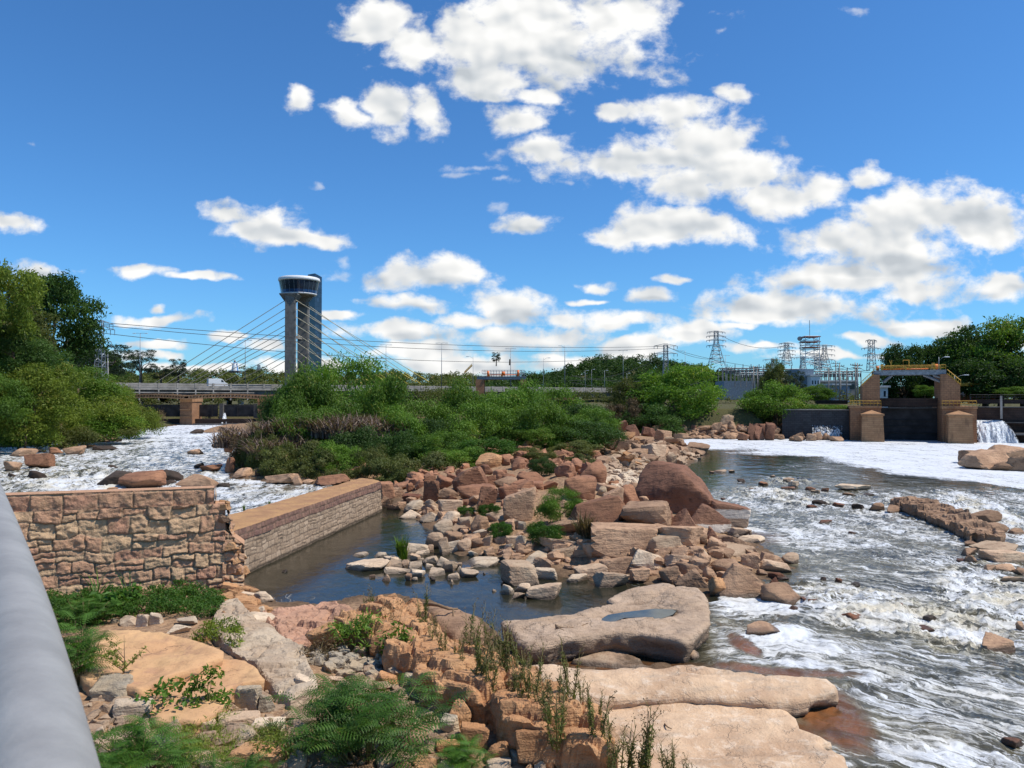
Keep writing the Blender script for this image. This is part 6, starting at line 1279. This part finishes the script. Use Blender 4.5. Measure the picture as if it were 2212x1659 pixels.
# statue on the hill
c = at(507, 801, 560); e = empty('statue', (c.x, 560, c.z)); T(e, 'tall blue and white robed statue on the far hill left of the tower', 'statue')
MB().box(-3.6, 3.6, -2, 2, -1.4, 0).obj('pedestal', M['concd'], e); MB().lathe([(2.3, 0), (2.1, 1.5), (1.7, 4), (1.3, 5.4), (.5, 6.1), (.1, 6.2)], 14).obj('robe', M['white'], e, True)
m = MB(); m.lathe([(2.45, .2), (2.25, 1.5), (1.85, 4), (1.45, 5.5), (.8, 6.2)], 14, (0, .3, 0)); m.obj('blue_mantle', M['blue'], e, True)
m = MB(); m.lathe([(.1, 6), (.6, 6.3), (.75, 6.9), (.55, 7.6), (.1, 7.9)], 12); m.obj('head', M['conc'], e, True); m = MB(); m.tube([(-1.1, 0, 5.2), (-2.1, -.6, 5.6), (-2.7, -.6, 6.6)], [.5, .4, .25], 6); m.tube([(1.1, 0, 5.2), (2.1, -.6, 5.0), (2.6, -.8, 5.4)], [.5, .4, .25], 6); m.obj('arms', M['white'], e, True)
# ------------------------------------------------------------------ left sluice gates
sl_ = empty('left_sluice', (0, 0, 0)); T(sl_, 'row of dark sluice panels between brown masonry piers below the bridge on the left', 'sluice')
Yg = 262; X_ = lambda u, Y=Yg: (u - CX) / F * Y; Zv = lambda v, Y=Yg: at(0, v, Y).z
def bx(nm, u0, u1, v0, v1, y0, y1, mat, par=sl_, bev=0): return MB().box(X_(u0, y0), X_(u1, y0), y0, y1, Zv(v1, y0), Zv(v0, y0)).obj(nm, mat, par, False, bev)
for (u0, u1) in ((389, 415), (557, 583), (235, 252)):
    bx('pier', u0, u1, 868, 921, 258, 266, M['brick']); bx('pier_cap', u0 - .6, u1 + .6, 858, 868, 257.6, 266.4, M['brickp']); bx('pier_band', u0 - .5, u1 + .5, 884, 886, 257.7, 258, M['brickp']); bx('pier_band', u0 - .5, u1 + .5, 899, 901, 257.7, 258, M['brickp'])
for (u0, u1) in ((340, 389), (415.5, 470), (485, 548), (252, 339)): bx('gate_panel', u0, u1, 874.5, 900, 264, 264.5, M['dsteel'])
for u0 in (474, 548): bx('gate_frame', u0, u0 + 8, 872, 903, 263, 266, M['concd'])
m = MB()
for i in range(4): bx('panel_rib', 347 + i * 55, 349 + i * 55, 875, 900, 263.8, 263.99, M['dsteel'])
bx('sill', 252, 583, 905, 921, 260.5, 264, M['damwall']); bx('apron', 300, 583, 915, 923, 258.5, 260.4, M['concd'])
ar = empty('gate_footbridge', (0, 0, 0)); T(ar, 'brown haunched concrete footbridge with oval holes over the left sluice gates', 'footbridge')
for (ua, ub) in ((252, 402), (402, 570), (570, 700)):
    m = MB(); x0, x1 = X_(ua, 256), X_(ub, 256); zt, n = Zv(853.5, 256), 24; 
    top = [(x0 + (x1 - x0) * i / n, zt + .5 * math.sin(PI * i / n)) for i in range(n + 1)]; bot = [(x0 + (x1 - x0) * i / n, zt - 1.45 + .55 * math.sin(PI * i / n)) for i in range(n + 1)]
    m.prism([*[(p_[0], p_[1] - .42) for p_ in top], *top[::-1]], 256, 257.2); m.prism([*bot, *[(p_[0], p_[1] + .36) for p_ in bot[::-1]]], 256, 257.2)
    for i in range(0, n + 1): p_ = bot[i]; q_ = top[i]; m.box(p_[0] - .28, p_[0] + .28, 256.1, 257.1, p_[1] + .1, q_[1] - .1)
    m.obj('holed_girder', M['brickp'], ar)
def foammat():
    m, t = newmat('falling_water'); p = pos(t); n = t.noise(t.vm('MULTIPLY', p, (3, 3, .5)), 1.2, 5, .7)
    c = t.mix(t.ramp(n, .38, .6), (.38, .42, .44), (.84, .85, .85)); d = t.n('ShaderNodeBsdfPrincipled', i_Base_Color=c, i_Roughness=.5, i_Normal=t.n('ShaderNodeBump', i_Strength=.8, i_Distance=.3, i_Height=n)); tr = t.n('ShaderNodeBsdfTransparent')
    a = t.m('MULTIPLY', t.ramp(t.m('ADD', n, t.m('MULTIPLY', t.attr('dens'), .45)), .45, .75), 1.0)
    t.n('ShaderNodeOutputMaterial', t.n('ShaderNodeMixShader', a, tr, d)); return m
M['fall'] = foammat()
def waterfall(label, x0, x1, y, zt, zb, throw, seed, spread=.0, dens=(1., 1.)):
    nx, nz_ = 60, 30; s, t_ = np.meshgrid(np.linspace(0, 1, nx), np.linspace(0, 1, nz_), indexing='xy'); s = s.ravel(); t_ = t_.ravel(); w_ = (x1 - x0)
    X = x0 + w_ * s + (s) * spread * t_; z = zt - (zt - zb) * t_ ** 1.6; Y = y - throw * t_ + fbm(np.column_stack([X * 1.5, z * .3, z * 0]), 1, 4, seed) * (.25 + .5 * t_)
    i = np.arange(nz_ - 1)[:, None] * nx + np.arange(nx - 1)[None]; Fq = np.stack([i, i + 1, i + nx + 1, i + nx], -1).reshape(-1, 4)
    dn = (dens[0] + (dens[1] - dens[0]) * t_) * sst(0, .14, s) * sst(1, .86, s)
    T(link('waterfall', npmesh('waterfall', np.column_stack([X, Y, z]), Fq, [M['fall']], attrs=dict(dens=dn))), label, 'waterfall')
waterfall('thin white jet spurting from the middle of the left sluice', X_(481.5), X_(484.5), 263, Zv(892), .1, 2.5, 3, 1.6, (.25, .75))
# ------------------------------------------------------------------ right sluice gate
Yd = 162.0; gt = empty('sluice_gate', (0, 0, 0)); T(gt, 'large brown masonry sluice gate with stepped piers, steel hoist beam and yellow railings', 'sluice gate')
X_ = lambda u, Y=Yd: (u - CX) / F * Y; Zv = lambda v, Y=Yd: at(0, v, Y).z
def bz(nm, u0, u1, v0, v1, y0, y1, mat, par=gt, bev=0):
    return MB().box(X_(u0), X_(u1), y0, y1, Zv(v1), Zv(v0)).obj(nm, mat, par, False, bev)
zw = -1.2
def pier(sgn, u_in, u_out, ub0, ub1, bu0, bu1):
    # upper tower with sloping outer side
    xi, xo = X_(u_in), X_(u_out); xm = xi + (xo - xi) * .32; z0, z1, z2 = Zv(877), Zv(832), Zv(809)
    MB().prism([(xi, z0), (xo, z0), (xo, z1), (xm, z2), (xi, z2)], Yd, Yd + 9).obj('pier_tower', M['brick'], gt)
    a, b_ = X_(ub0), X_(ub1); MB().box(a, b_, Yd - 1.2, Yd + 12, zw, Zv(878)).obj('pier_base', M['brick'], gt); MB().box(a - .15, b_ + .15, Yd - 1.5, Yd + 12.1, Zv(882), Zv(877)).obj('pier_cornice', M['brickp'], gt)
    c0, c1 = X_(bu0), X_(bu1); zc = Zv(897); m = MB(); m.add([(c0 - .25, Yd - 5.2, zw), (c1 + .25, Yd - 5.2, zw), (c1 + .25, Yd - 1.21, zw), (c0 - .25, Yd - 1.21, zw), (c0, Yd - 4.9, zc), (c1, Yd - 4.9, zc), (c1, Yd - 1.21, zc), (c0, Yd - 1.21, zc)], [(0, 3, 2, 1), (4, 5, 6, 7), (0, 1, 5, 4), (1, 2, 6, 5), (2, 3, 7, 6), (3, 0, 4, 7)]); m.obj('buttress', M['brickp'], gt)
    m = MB(); m.box(c0 - .25, c1 + .25, Yd - 5.15, Yd - 1.22, zc, zc + .35); m.obj('buttress_cornice', M['brickp'], gt)
    m = MB(); cx = (c0 + c1) / 2; m.add([(c0 - .1, Yd - 5, zc + .36), (c1 + .1, Yd - 5, zc + .36), (c1 + .1, Yd - 1.23, zc + .36), (c0 - .1, Yd - 1.23, zc + .36), (cx, Yd - 2.6, zc + 1.1)], [(0, 3, 2, 1), (0, 1, 4), (1, 2, 4), (2, 3, 4), (3, 0, 4)]); m.obj('buttress_cap', M['brickp'], gt)
    m = MB(); zr = Zv(877)
    xx0, xx1 = a, b_
    for zz in (.55, 1.1): m.tube([(xx0, Yd - 1.2, zr + zz), (xx1, Yd - 1.2, zr + zz)], .05, 4); m.tube([(xx0, Yd - 1.2, zr + zz), (xx0, Yd + 3, zr + zz)], .05, 4); m.tube([(xx1, Yd - 1.2, zr + zz), (xx1, Yd + 3, zr + zz)], .05, 4)
    n = 9
    for i in range(n + 1): xx = xx0 + (xx1 - xx0) * i / n; m.tube([(xx, Yd - 1.2, zr), (xx, Yd - 1.2, zr + 1.15)], .05, 4)
    m.obj('railing', M['yellow'], gt)
    m = MB(); s0 = (xo + sgn * .1, Yd - .1, z1 + .9); s1 = (xm + sgn * .1, Yd - .1, z2 + .9); m.tube([s0, s1], .07, 4); m.tube([(s0[0], s0[1], s0[2] - .8), (s1[0], s1[1], s1[2] - .8)], .1, 4); m.tube([(s0[0], s0[1], z1 - .2), s0], .06, 4)
    for i in range(1, 6): q0 = Vector(s0).lerp(Vector(s1), i / 6); m.tube([q0, q0 - Vector((0, 0, .85))], .05, 4)
    m.obj('stair_railing', M['yellow'], gt)
pier(-1, 1901, 1865, 1838, 1902, 1861, 1903); pier(1, 2023, 2061, 2024, 2090, 2031, 2075)
bz('hoist_beam', 1889, 2035, 801.5, 810, Yd + .5, Yd + 1.6, M['steel']); bz('hoist_beam', 1889, 2035, 801.5, 810, Yd + 6, Yd + 7, M['steel']); bz('beam_deck', 1889, 2035, 800, 801.4, Yd + .3, Yd + 7.2, M['steel'])
m = MB()
for (a, b_) in (((1903, 826), (1922, 811)), ((2020, 826), (1985, 811)), ((2023, 818), (2004, 811))): pa, pb = at(a[0], a[1], Yd + 1), at(b_[0], b_[1], Yd + 1); MB().tube([pa, pb], .28, 4).obj('knee_brace', M['steel'], gt)
m = MB(); zr = Zv(800)
for yy in (Yd + .4, Yd + 7):
    for zz in (.5, 1.0): m.tube([(X_(1895), yy, zr + zz), (X_(2034), yy, zr + zz)], .05, 4)
    for i in range(15): xx = X_(1895) + (X_(2034) - X_(1895)) * i / 14; m.tube([(xx, yy, zr), (xx, yy, zr + 1.05)], .05, 4)
m.obj('deck_railing', M['yellow'], gt)
m = MB()
for (u_, w_, vt) in ((1906, 4.5, 786), (2011, 4.5, 784.5), (1954, 4.5, 791)): MB().box(X_(u_), X_(u_ + w_), Yd + 2, Yd + 4, zr, Zv(vt)).obj('hoist_frame', M['yellow'], gt)
m.tube([(X_(1924), Yd + 2, zr), (X_(1928), Yd + 2, Zv(778)), (X_(1923), Yd + 2, Zv(778)), (X_(1932), Yd + 2, zr)], .12, 4); m.obj('hoist_frame', M['yellow'], gt); m = MB(); m.tube([(X_(1951), Yd + 2, zr), (X_(1951), Yd + 2, Zv(778)), (X_(1963), Yd + 2, Zv(778)), (X_(1963), Yd + 2, zr)], .1, 4)
m.obj('hoist_frame', M['yellow'], gt); m = MB(); m.tube([(X_(2014), Yd + 3, zr + .7), (X_(2022), Yd + 3, zr + .7)], .6, 10); m.tube([(X_(1896), Yd + 3, zr + .5), (X_(1902), Yd + 3, zr + .5)], .5, 10); m.box(X_(1910), X_(2004), Yd + 2.6, Yd + 2.9, zr + .15, zr + .4); m.obj('hoist_motor', M['orangep'], gt, True)
bz('walkway_beam', 1902, 2024, 860, 879, Yd + 4, Yd + 5, M['damwall']); bz('walkway_ledge', 1902, 2024, 880.5, 882, Yd + 3.6, Yd + 4.5, M['concd'])
bz('gate_leaf', 1902, 2024, 882.2, 960, Yd + 6, Yd + 6.5, M['dsteel'])
for v_ in (908, 921, 935): bz('gate_rib', 1902, 2024, v_, v_ + 1.5, Yd + 5.6, Yd + 5.99, M['dsteel'])
wr_ = empty('grey_weir', (0, 0, 0)); T(wr_, 'straight dark grey weir wall left of the sluice gate with grass on top', 'weir')
bz('wall', 1690, 1837, 887, 960, Yd + 2, Yd + 6, M['weir'], wr_); bz('coping', 1690, 1837, 885.2, 887, Yd + 1.7, Yd + 6.1, M['conc'], wr_)
bz('back_wall', 1765, 1840, 865, 874, Yd + 14, Yd + 15, M['damwall'], wr_)
x0, x1 = X_(1740), X_(1837); rg = np.random.default_rng(2); cl = [(a, Yd + rg.uniform(3, 13), Zv(884) + rg.uniform(0, .5), .7, .6) for a in rg.uniform(x0, x1, 90)]
T(link('grass', foliage('grass', cl, 9000, .35, .25, 'leaf', 8)), 'green growth along the top of the grey weir', 'grass', None, 'stuff')
waterfall('white water sliding down the foot of the grey weir', X_(1757), X_(1822), Yd + 1.9, Zv(920), -.1, 2.2, 8, 0, (-.15, .55))
dm = empty('dam_wall', (0, 0, 0)); T(dm, 'dark stained dam wall with walkway right of the sluice gate', 'dam')
bz('wall', 2090.5, 2400, 880, 960, Yd + 4, Yd + 8, M['damwall'], dm); bz('walkway', 2090.5, 2400, 863, 872, Yd + 7, Yd + 9, M['damwall'], dm); bz('ledge', 2090.5, 2400, 878, 880, Yd + 3.5, Yd + 8, M['concd'], dm); bz('wall_post', 2143, 2147, 855, 903, Yd + 3, Yd + 3.4, M['conc'], dm)
bz('toe_step', 2150, 2400, 910, 912, Yd + 2.6, Yd + 3.99, M['concd'], dm); bz('toe_step', 2160, 2400, 932, 936, Yd + .8, Yd + 3.99, M['concd'], dm)
m = MB(); zr = Zv(863)
for zz in (.5, 1.0): m.tube([(X_(2092), Yd + 7, zr + zz), (X_(2400), Yd + 7, zr + zz)], .05, 4)
for i in range(26): xx = X_(2092) + i * 1.2; m.tube([(xx, Yd + 7, zr), (xx, Yd + 7, zr + 1.05)], .05, 4)
m.obj('railing', M['dsteel'], dm)
waterfall('broad white waterfall pouring over the dam right of the sluice gate', X_(2093), X_(2146), Yd + 3.4, Zv(906), -.1, 3.6, 5, 2.6, (.85, 1.0))
# spray at the foot of the falls is part of the water; things behind the gate
cn = empty('canopy', at(2109, 845, 185)); T(cn, 'yellow-roofed open shelter right of the sluice gate', 'shelter')
MB().box(-7.4, 7.4, -2, 2, 1.2, 1.95).obj('roof', M['yellow'], cn, False, .1); m = MB()
for sx in (-6, -2, 2, 6): m.box(sx - .1, sx + .1, -1, -.8, -2.6, 1.2)
m.obj('posts', M['steel'], cn); MB().box(-6.5, 6.5, 1.2, 1.5, -2.6, -.6).obj('back_panel', plain('rust_panel', (.30, .09, .04), .8), cn)
def building(label, u0, u1, vt, vb, Y, d, wall, roofm=None, win=(), name='building', rh=0):
    e = empty(name, at((u0 + u1) / 2, vb, Y)); T(e, label, 'building'); w_ = (u1 - u0) * Y / F / 2; h = (vb - vt) * Y / F
    MB().box(-w_, w_, 0, d, -3, h).obj('wall', wall, e)
    if roofm: MB().box(-w_ - .5, w_ + .5, -.5, d + .5, h, h + .5 + rh).obj('roof', roofm, e)
    for (a, b_, c_, f_) in win: m = MB(); m.box(-w_ + 2 * w_ * a, -w_ + 2 * w_ * b_, -.04, .1, h * c_, h * f_); m.obj('window', M['glass'], e)
    return e
building('plain blue-grey substation building on the right of the wooded hill', 1564, 1632, 823, 848, 330, 14, M['bluegrey'])
building('tall blue-grey block with two dark windows in the substation', 1726, 1758, 797, 840, 300, 12, M['bluegrey'], None, [(.1, .25, .3, .5)])
building('white-walled annex with small windows beside the blue-grey block', 1752, 1772, 812, 840, 296, 10, M['white'], M['roof'], [(.1, .25, .35, .65), (.4, .55, .35, .65), (.7, .85, .35, .65)])
building('long low building with pale roofs behind the poles', 1775, 1850, 824, 845, 310, 12, M['conc'], M['roof'], [(.1, .3, .2, .6), (.5, .6, .2, .6), (.8, .95, .2, .7)])
building('second low grey shed with a pale roof by the pole row', 1800, 1835, 832, 850, 270, 10, M['bluegrey'], M['roof'])
building('small white building seen through the sluice gate', 1903, 1918, 837, 862, 200, 6, M['white'], M['roof'], [(.4, .7, .2, .7)])
building('rusty red shed under the trees seen through the sluice gate', 1930, 1985, 840, 862, 210, 6, plain('dark_red_wall', (.10, .035, .02), .8), None)
building('teal sheet-metal wall between the left bank trees', 60, 145, 770, 805, 160, .5, M['teal'], None, (), 'fence')
building('white house wall glimpsed behind the left bank trees', 12, 40, 760, 785, 170, 6, M['white'], M['roof'])
# substation gantries and poles
def gantry(u0, u1, vt, vb, Y, nb_, label):
    c = at(u0, vb, Y); e = empty('substation_gantry', c); T(e, label, 'gantry'); L_ = (u1 - u0) * Y / F; h = (vb - vt) * Y / F; m = MB()
    for i in range(nb_ + 1):
        x_ = L_ * i / nb_; m.tube([(x_, 0, 0), (x_, 0, h * (1.25 if i % 2 else 1))], .2, 4); m.tube([(x_, 8, 0), (x_, 8, h)], .2, 4); m.tube([(x_, 0, h), (x_, 8, h)], .15, 4)
    m.obj('columns', M['conc'], e); m = MB()
    for zz in (1.0, .86): m.tube([(0, 0, h * zz), (L_, 0, h * zz)], .16, 4); m.tube([(0, 8, h * zz), (L_, 8, h * zz)], .16, 4)
    m.obj('beams', M['steel'], e); m = MB()
    for i in range(nb_ * 3): x_ = L_ * (i + .5) / (nb_ * 3); m.tube([(x_, 0, h * .86), (x_, 0, h * .62)], .22, 5)
    m.obj('insulators', M['concd'], e)
gantry(1562, 1640, 795, 828, 350, 9, 'substation gantry above the plain blue-grey building'); gantry(1640, 1730, 797, 832, 360, 9, 'substation gantry behind the green tree on the cliff'); gantry(1762, 1860, 802, 835, 330, 10, 'substation gantry right of the white annex'); gantry(1600, 1700, 805, 835, 320, 8, 'low front substation gantry')
for i_, (u, vt, vb, Y, lb) in enumerate(((1628, 790, 850, 230, 'left of a pair of slender concrete poles by the bridge end'), (1636, 789, 850, 232, 'right of a pair of slender concrete poles by the bridge end'), (1790, 795, 860, 215, 'concrete pole with cross bars left in the pole row'), (1814, 786, 858, 210, 'tallest concrete pole with double cross bars in the pole row'), (1806, 780, 855, 230, 'thin pole behind the tallest one of the pole row'), (1829, 800, 858, 205, 'short pole right of the tallest pole in the row'), (1848, 783, 862, 205, 'left pole of the pair beside the sluice gate'), (1853, 784, 866, 200, 'right pole of the pair beside the sluice gate'), (1816, 812, 850, 260, 'small pole behind the pole row'), (233, 780, 832, 186, 'thin wooden pole right of the lattice post'))):
    c = at(u, vb, Y); e = empty('utility_pole', c); T(e, lb, 'utility pole'); h = (vb - vt) * Y / F; MB().tube([(0, 0, -1), (0, 0, h)], [.2, .13], 7).obj('pole', M['conc'], e, True)
    m = MB(); m.tube([(-1.3, 0, h * .93), (1.3, 0, h * .93)], .08, 4); m.tube([(-1.1, 0, h * .85), (1.1, 0, h * .85)], .08, 4); 
    for x_ in (-1.2, -.6, .6, 1.2): m.tube([(x_, 0, h * .93), (x_, 0, h * .93 + .35)], .09, 5)
    m.obj('cross_bar', M['concd'], e)
for u, a, b_, lb in ((0, (1790, 798), (1853, 790), 'wire along the pole row'), (0, (1814, 790), (1900, 805), 'wire from the tallest pole to the gate'), (0, (1853, 790), (1880, 800), 'wire from the pole pair to the sluice gate')): wire((at(*a, 212), at(*b_, 205)), lb, .05, .6)
# machinery platform of the middle gate (behind the thicket)
mp = empty('machinery_platform', (0, 0, 0)); T(mp, 'grey hoist platform with yellow and orange machinery rising over the thicket', 'gate hoist'); Yd = 240.0
bz('beam', 994, 1150, 791.5, 800, Yd, Yd + 1, M['steel'], mp); bz('beam', 994, 1150, 791.5, 800, Yd + 8, Yd + 9, M['steel'], mp); bz('deck', 992, 1152, 790, 791.4, Yd - .3, Yd + 9.2, M['steel'], mp)
for (a, b_) in ((990, 1016), (1132, 1152)): bz('pier', a, b_, 800.2, 935, Yd - .5, Yd + 9.5, M['brick'], mp)
m = MB(); zr = Zv(790)
for yy in (Yd - .2, Yd + 9):
    for zz in (.9, 1.9): m.tube([(X_(1010), yy, zr + zz), (X_(1146), yy, zr + zz)], .07, 4)
    for i in range(16): xx = X_(1010) + (X_(1146) - X_(1010)) * i / 15; m.tube([(xx, yy, zr), (xx, yy, zr + 1.9)], .07, 4)
m.obj('railing', M['steel'], mp); m = MB()
for u_ in (1029.5, 1071, 1120): m.box(X_(u_), X_(u_ + 5), Yd + 1, Yd + 4, zr, Zv(783))
m.obj('hoist_frame', M['yellow'], mp); m = MB(); m.tube([(X_(1073), Yd, zr + .8), (X_(1084), Yd, zr + .8)], .7, 10); m.tube([(X_(1026), Yd, zr + .8), (X_(1033), Yd, zr + .8)], .9, 10); m.tube([(X_(1122), Yd, zr + 1), (X_(1129), Yd, zr + 1)], 1., 10); m.box(X_(1036), X_(1120), Yd + 1.5, Yd + 1.9, zr + .3, zr + .6); m.obj('hoist_motor', M['orangep'], mp, True)
m = MB(); m.tube([at(1003, 806, Yd - .4), at(1020, 789, Yd - .4)], .2, 4); m.tube([at(1003, 803, Yd - .4), at(1020, 785.5, Yd - .4)], .08, 4); m.obj('stair', M['yellow'], mp)
m = MB(); m.tube([at(1101, 789, Yd + 2), at(1101.5, 776, Yd + 2)], .25, 6); m.obj('exhaust_pipe', M['bark'], mp)
Yd = 250.0
dmm = empty('middle_dam', (0, 0, 0)); T(dmm, 'brown masonry dam with piers glimpsed under the bridge at the right of the thicket', 'dam'); bz('wall', 1150, 1330, 868, 935, Yd, Yd + 4, M['damwall'], dmm); bz('beam', 1240, 1310, 859, 866, Yd - 1, Yd + 1, M['brickp'], dmm)
bz('pier', 1542, 1566, 866, 905, 258, 262, M['brick'], dmm); bz('pier_cap', 1541, 1567, 864, 866, 257.8, 262.2, M['brickp'], dmm)
# motorcycle-like parked bike by the gate
c = at(2075, 858, 178); e = empty('motorcycle', (c.x, 178, c.z)); T(e, 'parked dark motorcycle on the walkway right of the sluice gate', 'motorcycle')
for sx in (-.75, .75): m = MB(); m.lathe([(.24, -.05), (.34, -.06), (.36, 0), (.34, .06), (.24, .05), (.24, -.05)], 16); o = m.obj('wheel', M['black'], e, True, 0, (sx, 0, .36), (PI / 2, 0, 0))
MB().prism([(-.7, .75), (-.2, .8), (.3, .95), (.55, .75), (.3, .4), (-.35, .4)], -.14, .14).obj('frame', M['dsteel'], e, False, .04); MB().tube([(.75, 0, .36), (.5, 0, 1.1)], .05, 6).obj('fork', M['steel'], e); MB().tube([(.48, -.35, 1.12), (.5, .35, 1.12)], .035, 6).obj('handlebar', M['steel'], e)
# ------------------------------------------------------------------ the handrail beside the viewer
hr = empty('handrail', (0, 0, 0)); T(hr, 'thick grey galvanised pipe handrail close to the viewer at the left edge', 'handrail')
sil = [(1.0, 0.1)]
def railpt(u, v, zz=-.35, r=.055):
    Dd = -zz * F / (v - VH); x_ = (u - CX) / F * Dd; return Vector((x_, Dd, HC + zz)) + Vector((-.80, -.58, -.25)).normalized() * r
rp = [railpt(228, 1659), railpt(163, 1440), railpt(95, 1240), railpt(0, 1035)]
d0 = (rp[0] - rp[1]).normalized(); d1 = (rp[3] - rp[2]).normalized(); path = [rp[0] + d0 * 2.5, rp[0] + d0 * .3] + rp + [rp[3] + d1 * 2, rp[3] + d1 * 5]
cu = bpy.data.curves.new('rail', 'CURVE'); cu.dimensions = '3D'; sp_ = cu.splines.new('NURBS'); sp_.points.add(len(path) - 1)
for i, q_ in enumerate(path): sp_.points[i].co = (*q_, 1)
sp_.order_u = 4; sp_.use_endpoint_u = True; sp_.resolution_u = 12; cu.bevel_depth = .055; cu.bevel_resolution = 10; cu.use_fill_caps = True; cu.materials.append(M['galv'])
o = link('rail', cu, None); dg = bpy.context.evaluated_depsgraph_get(); me = bpy.data.meshes.new_from_object(o.evaluated_get(dg)); bpy.data.objects.remove(o); me.materials.clear(); me.materials.append(M['galv']); link('rail', me, hr)
MB().tube([rp[3] + d1 * 1.0 + Vector((0, 0, -.06)), rp[3] + d1 * 1.0 + Vector((0, 0, -1.1))], .035, 12).obj('post', M['galv'], hr, True); MB().tube([rp[0] + d0 * 1.2 + Vector((0, 0, -.06)), rp[0] + d0 * 1.2 + Vector((0, 0, -1.1))], .035, 12).obj('post', M['galv'], hr, True)
q0 = rp[0] + d0 * 3.0; q1 = rp[3] + d1 * 6; nn = Vector((-.8, -.6, 0)); wk = MB(); a_ = [q0 + nn * -.1, q1 + nn * -.1, q1 + nn * 1.6, q0 + nn * 1.6]; wk.add([(p_.x, p_.y, HC - 1.6) for p_ in a_] + [(p_.x, p_.y, HC - 1.45) for p_ in a_], [(0, 3, 2, 1), (4, 5, 6, 7), (0, 1, 5, 4), (1, 2, 6, 5), (2, 3, 7, 6), (3, 0, 4, 7)]); T(wk.obj('walkway', M['conc']), None, None, None, 'structure')

# ------------------------------------------------------------------ every placed rock gets words of its own
SH = dict(b='blocky', a='angular', f='flat', t='wedge-shaped', r='rounded'); CW = dict(R='reddish', B='brown', T='tan', P='pale', O='orange', G='grey', D='dark wet', W='wet red-brown', N='banded', K='dark reddish')
seen = {}; anchors = [r for r in REG if r[1]]
for r in REG:
    if r[1]: continue
    ok = False
    for a in sorted(anchors, key=lambda a: math.hypot(a[3] - r[3], (a[4] - r[4]) * 1.3))[:9]:
        if math.hypot(a[3] - r[3], a[4] - r[4]) > 260: break
        dx, dy = r[3] - a[3], r[4] - a[4]; rel = ('right of' if dx > 0 else 'left of') if abs(dx) > 1.6 * abs(dy) else ('in front of' if dy > 0 else 'behind')
        sz = 'small ' if r[6] < 24 else ('large ' if r[6] > 52 else '')
        for rl in (rel, 'just ' + rel, 'diagonally ' + rel):
            lb = '%s%s %s stone %s the %s' % (sz, SH[r[5][0]], CW[r[5][1]], rl, a[1])
            if lb not in seen and len(lb.replace('-', ' ').split()) <= 16: ok = True; break
        if ok: break
    if ok: seen[lb] = 1; r[0]['label'] = lb

# the whole sluice line is turned to face down the pool
PV = Vector((78, 162, 0)); RM = Matrix.Translation(PV) @ Matrix.Rotation(R(-21), 4, 'Z') @ Matrix.Diagonal((.95, .95, 1, 1)) @ Matrix.Translation(-PV)
for o in list(COL.objects):
    if o.parent is None and (o in (gt, wr_, dm) or (o.name.startswith('waterfall') and 'left sluice' not in o['label']) or (o.get('label') == 'green growth along the top of the grey weir')): o.matrix_world = RM @ o.matrix_basis
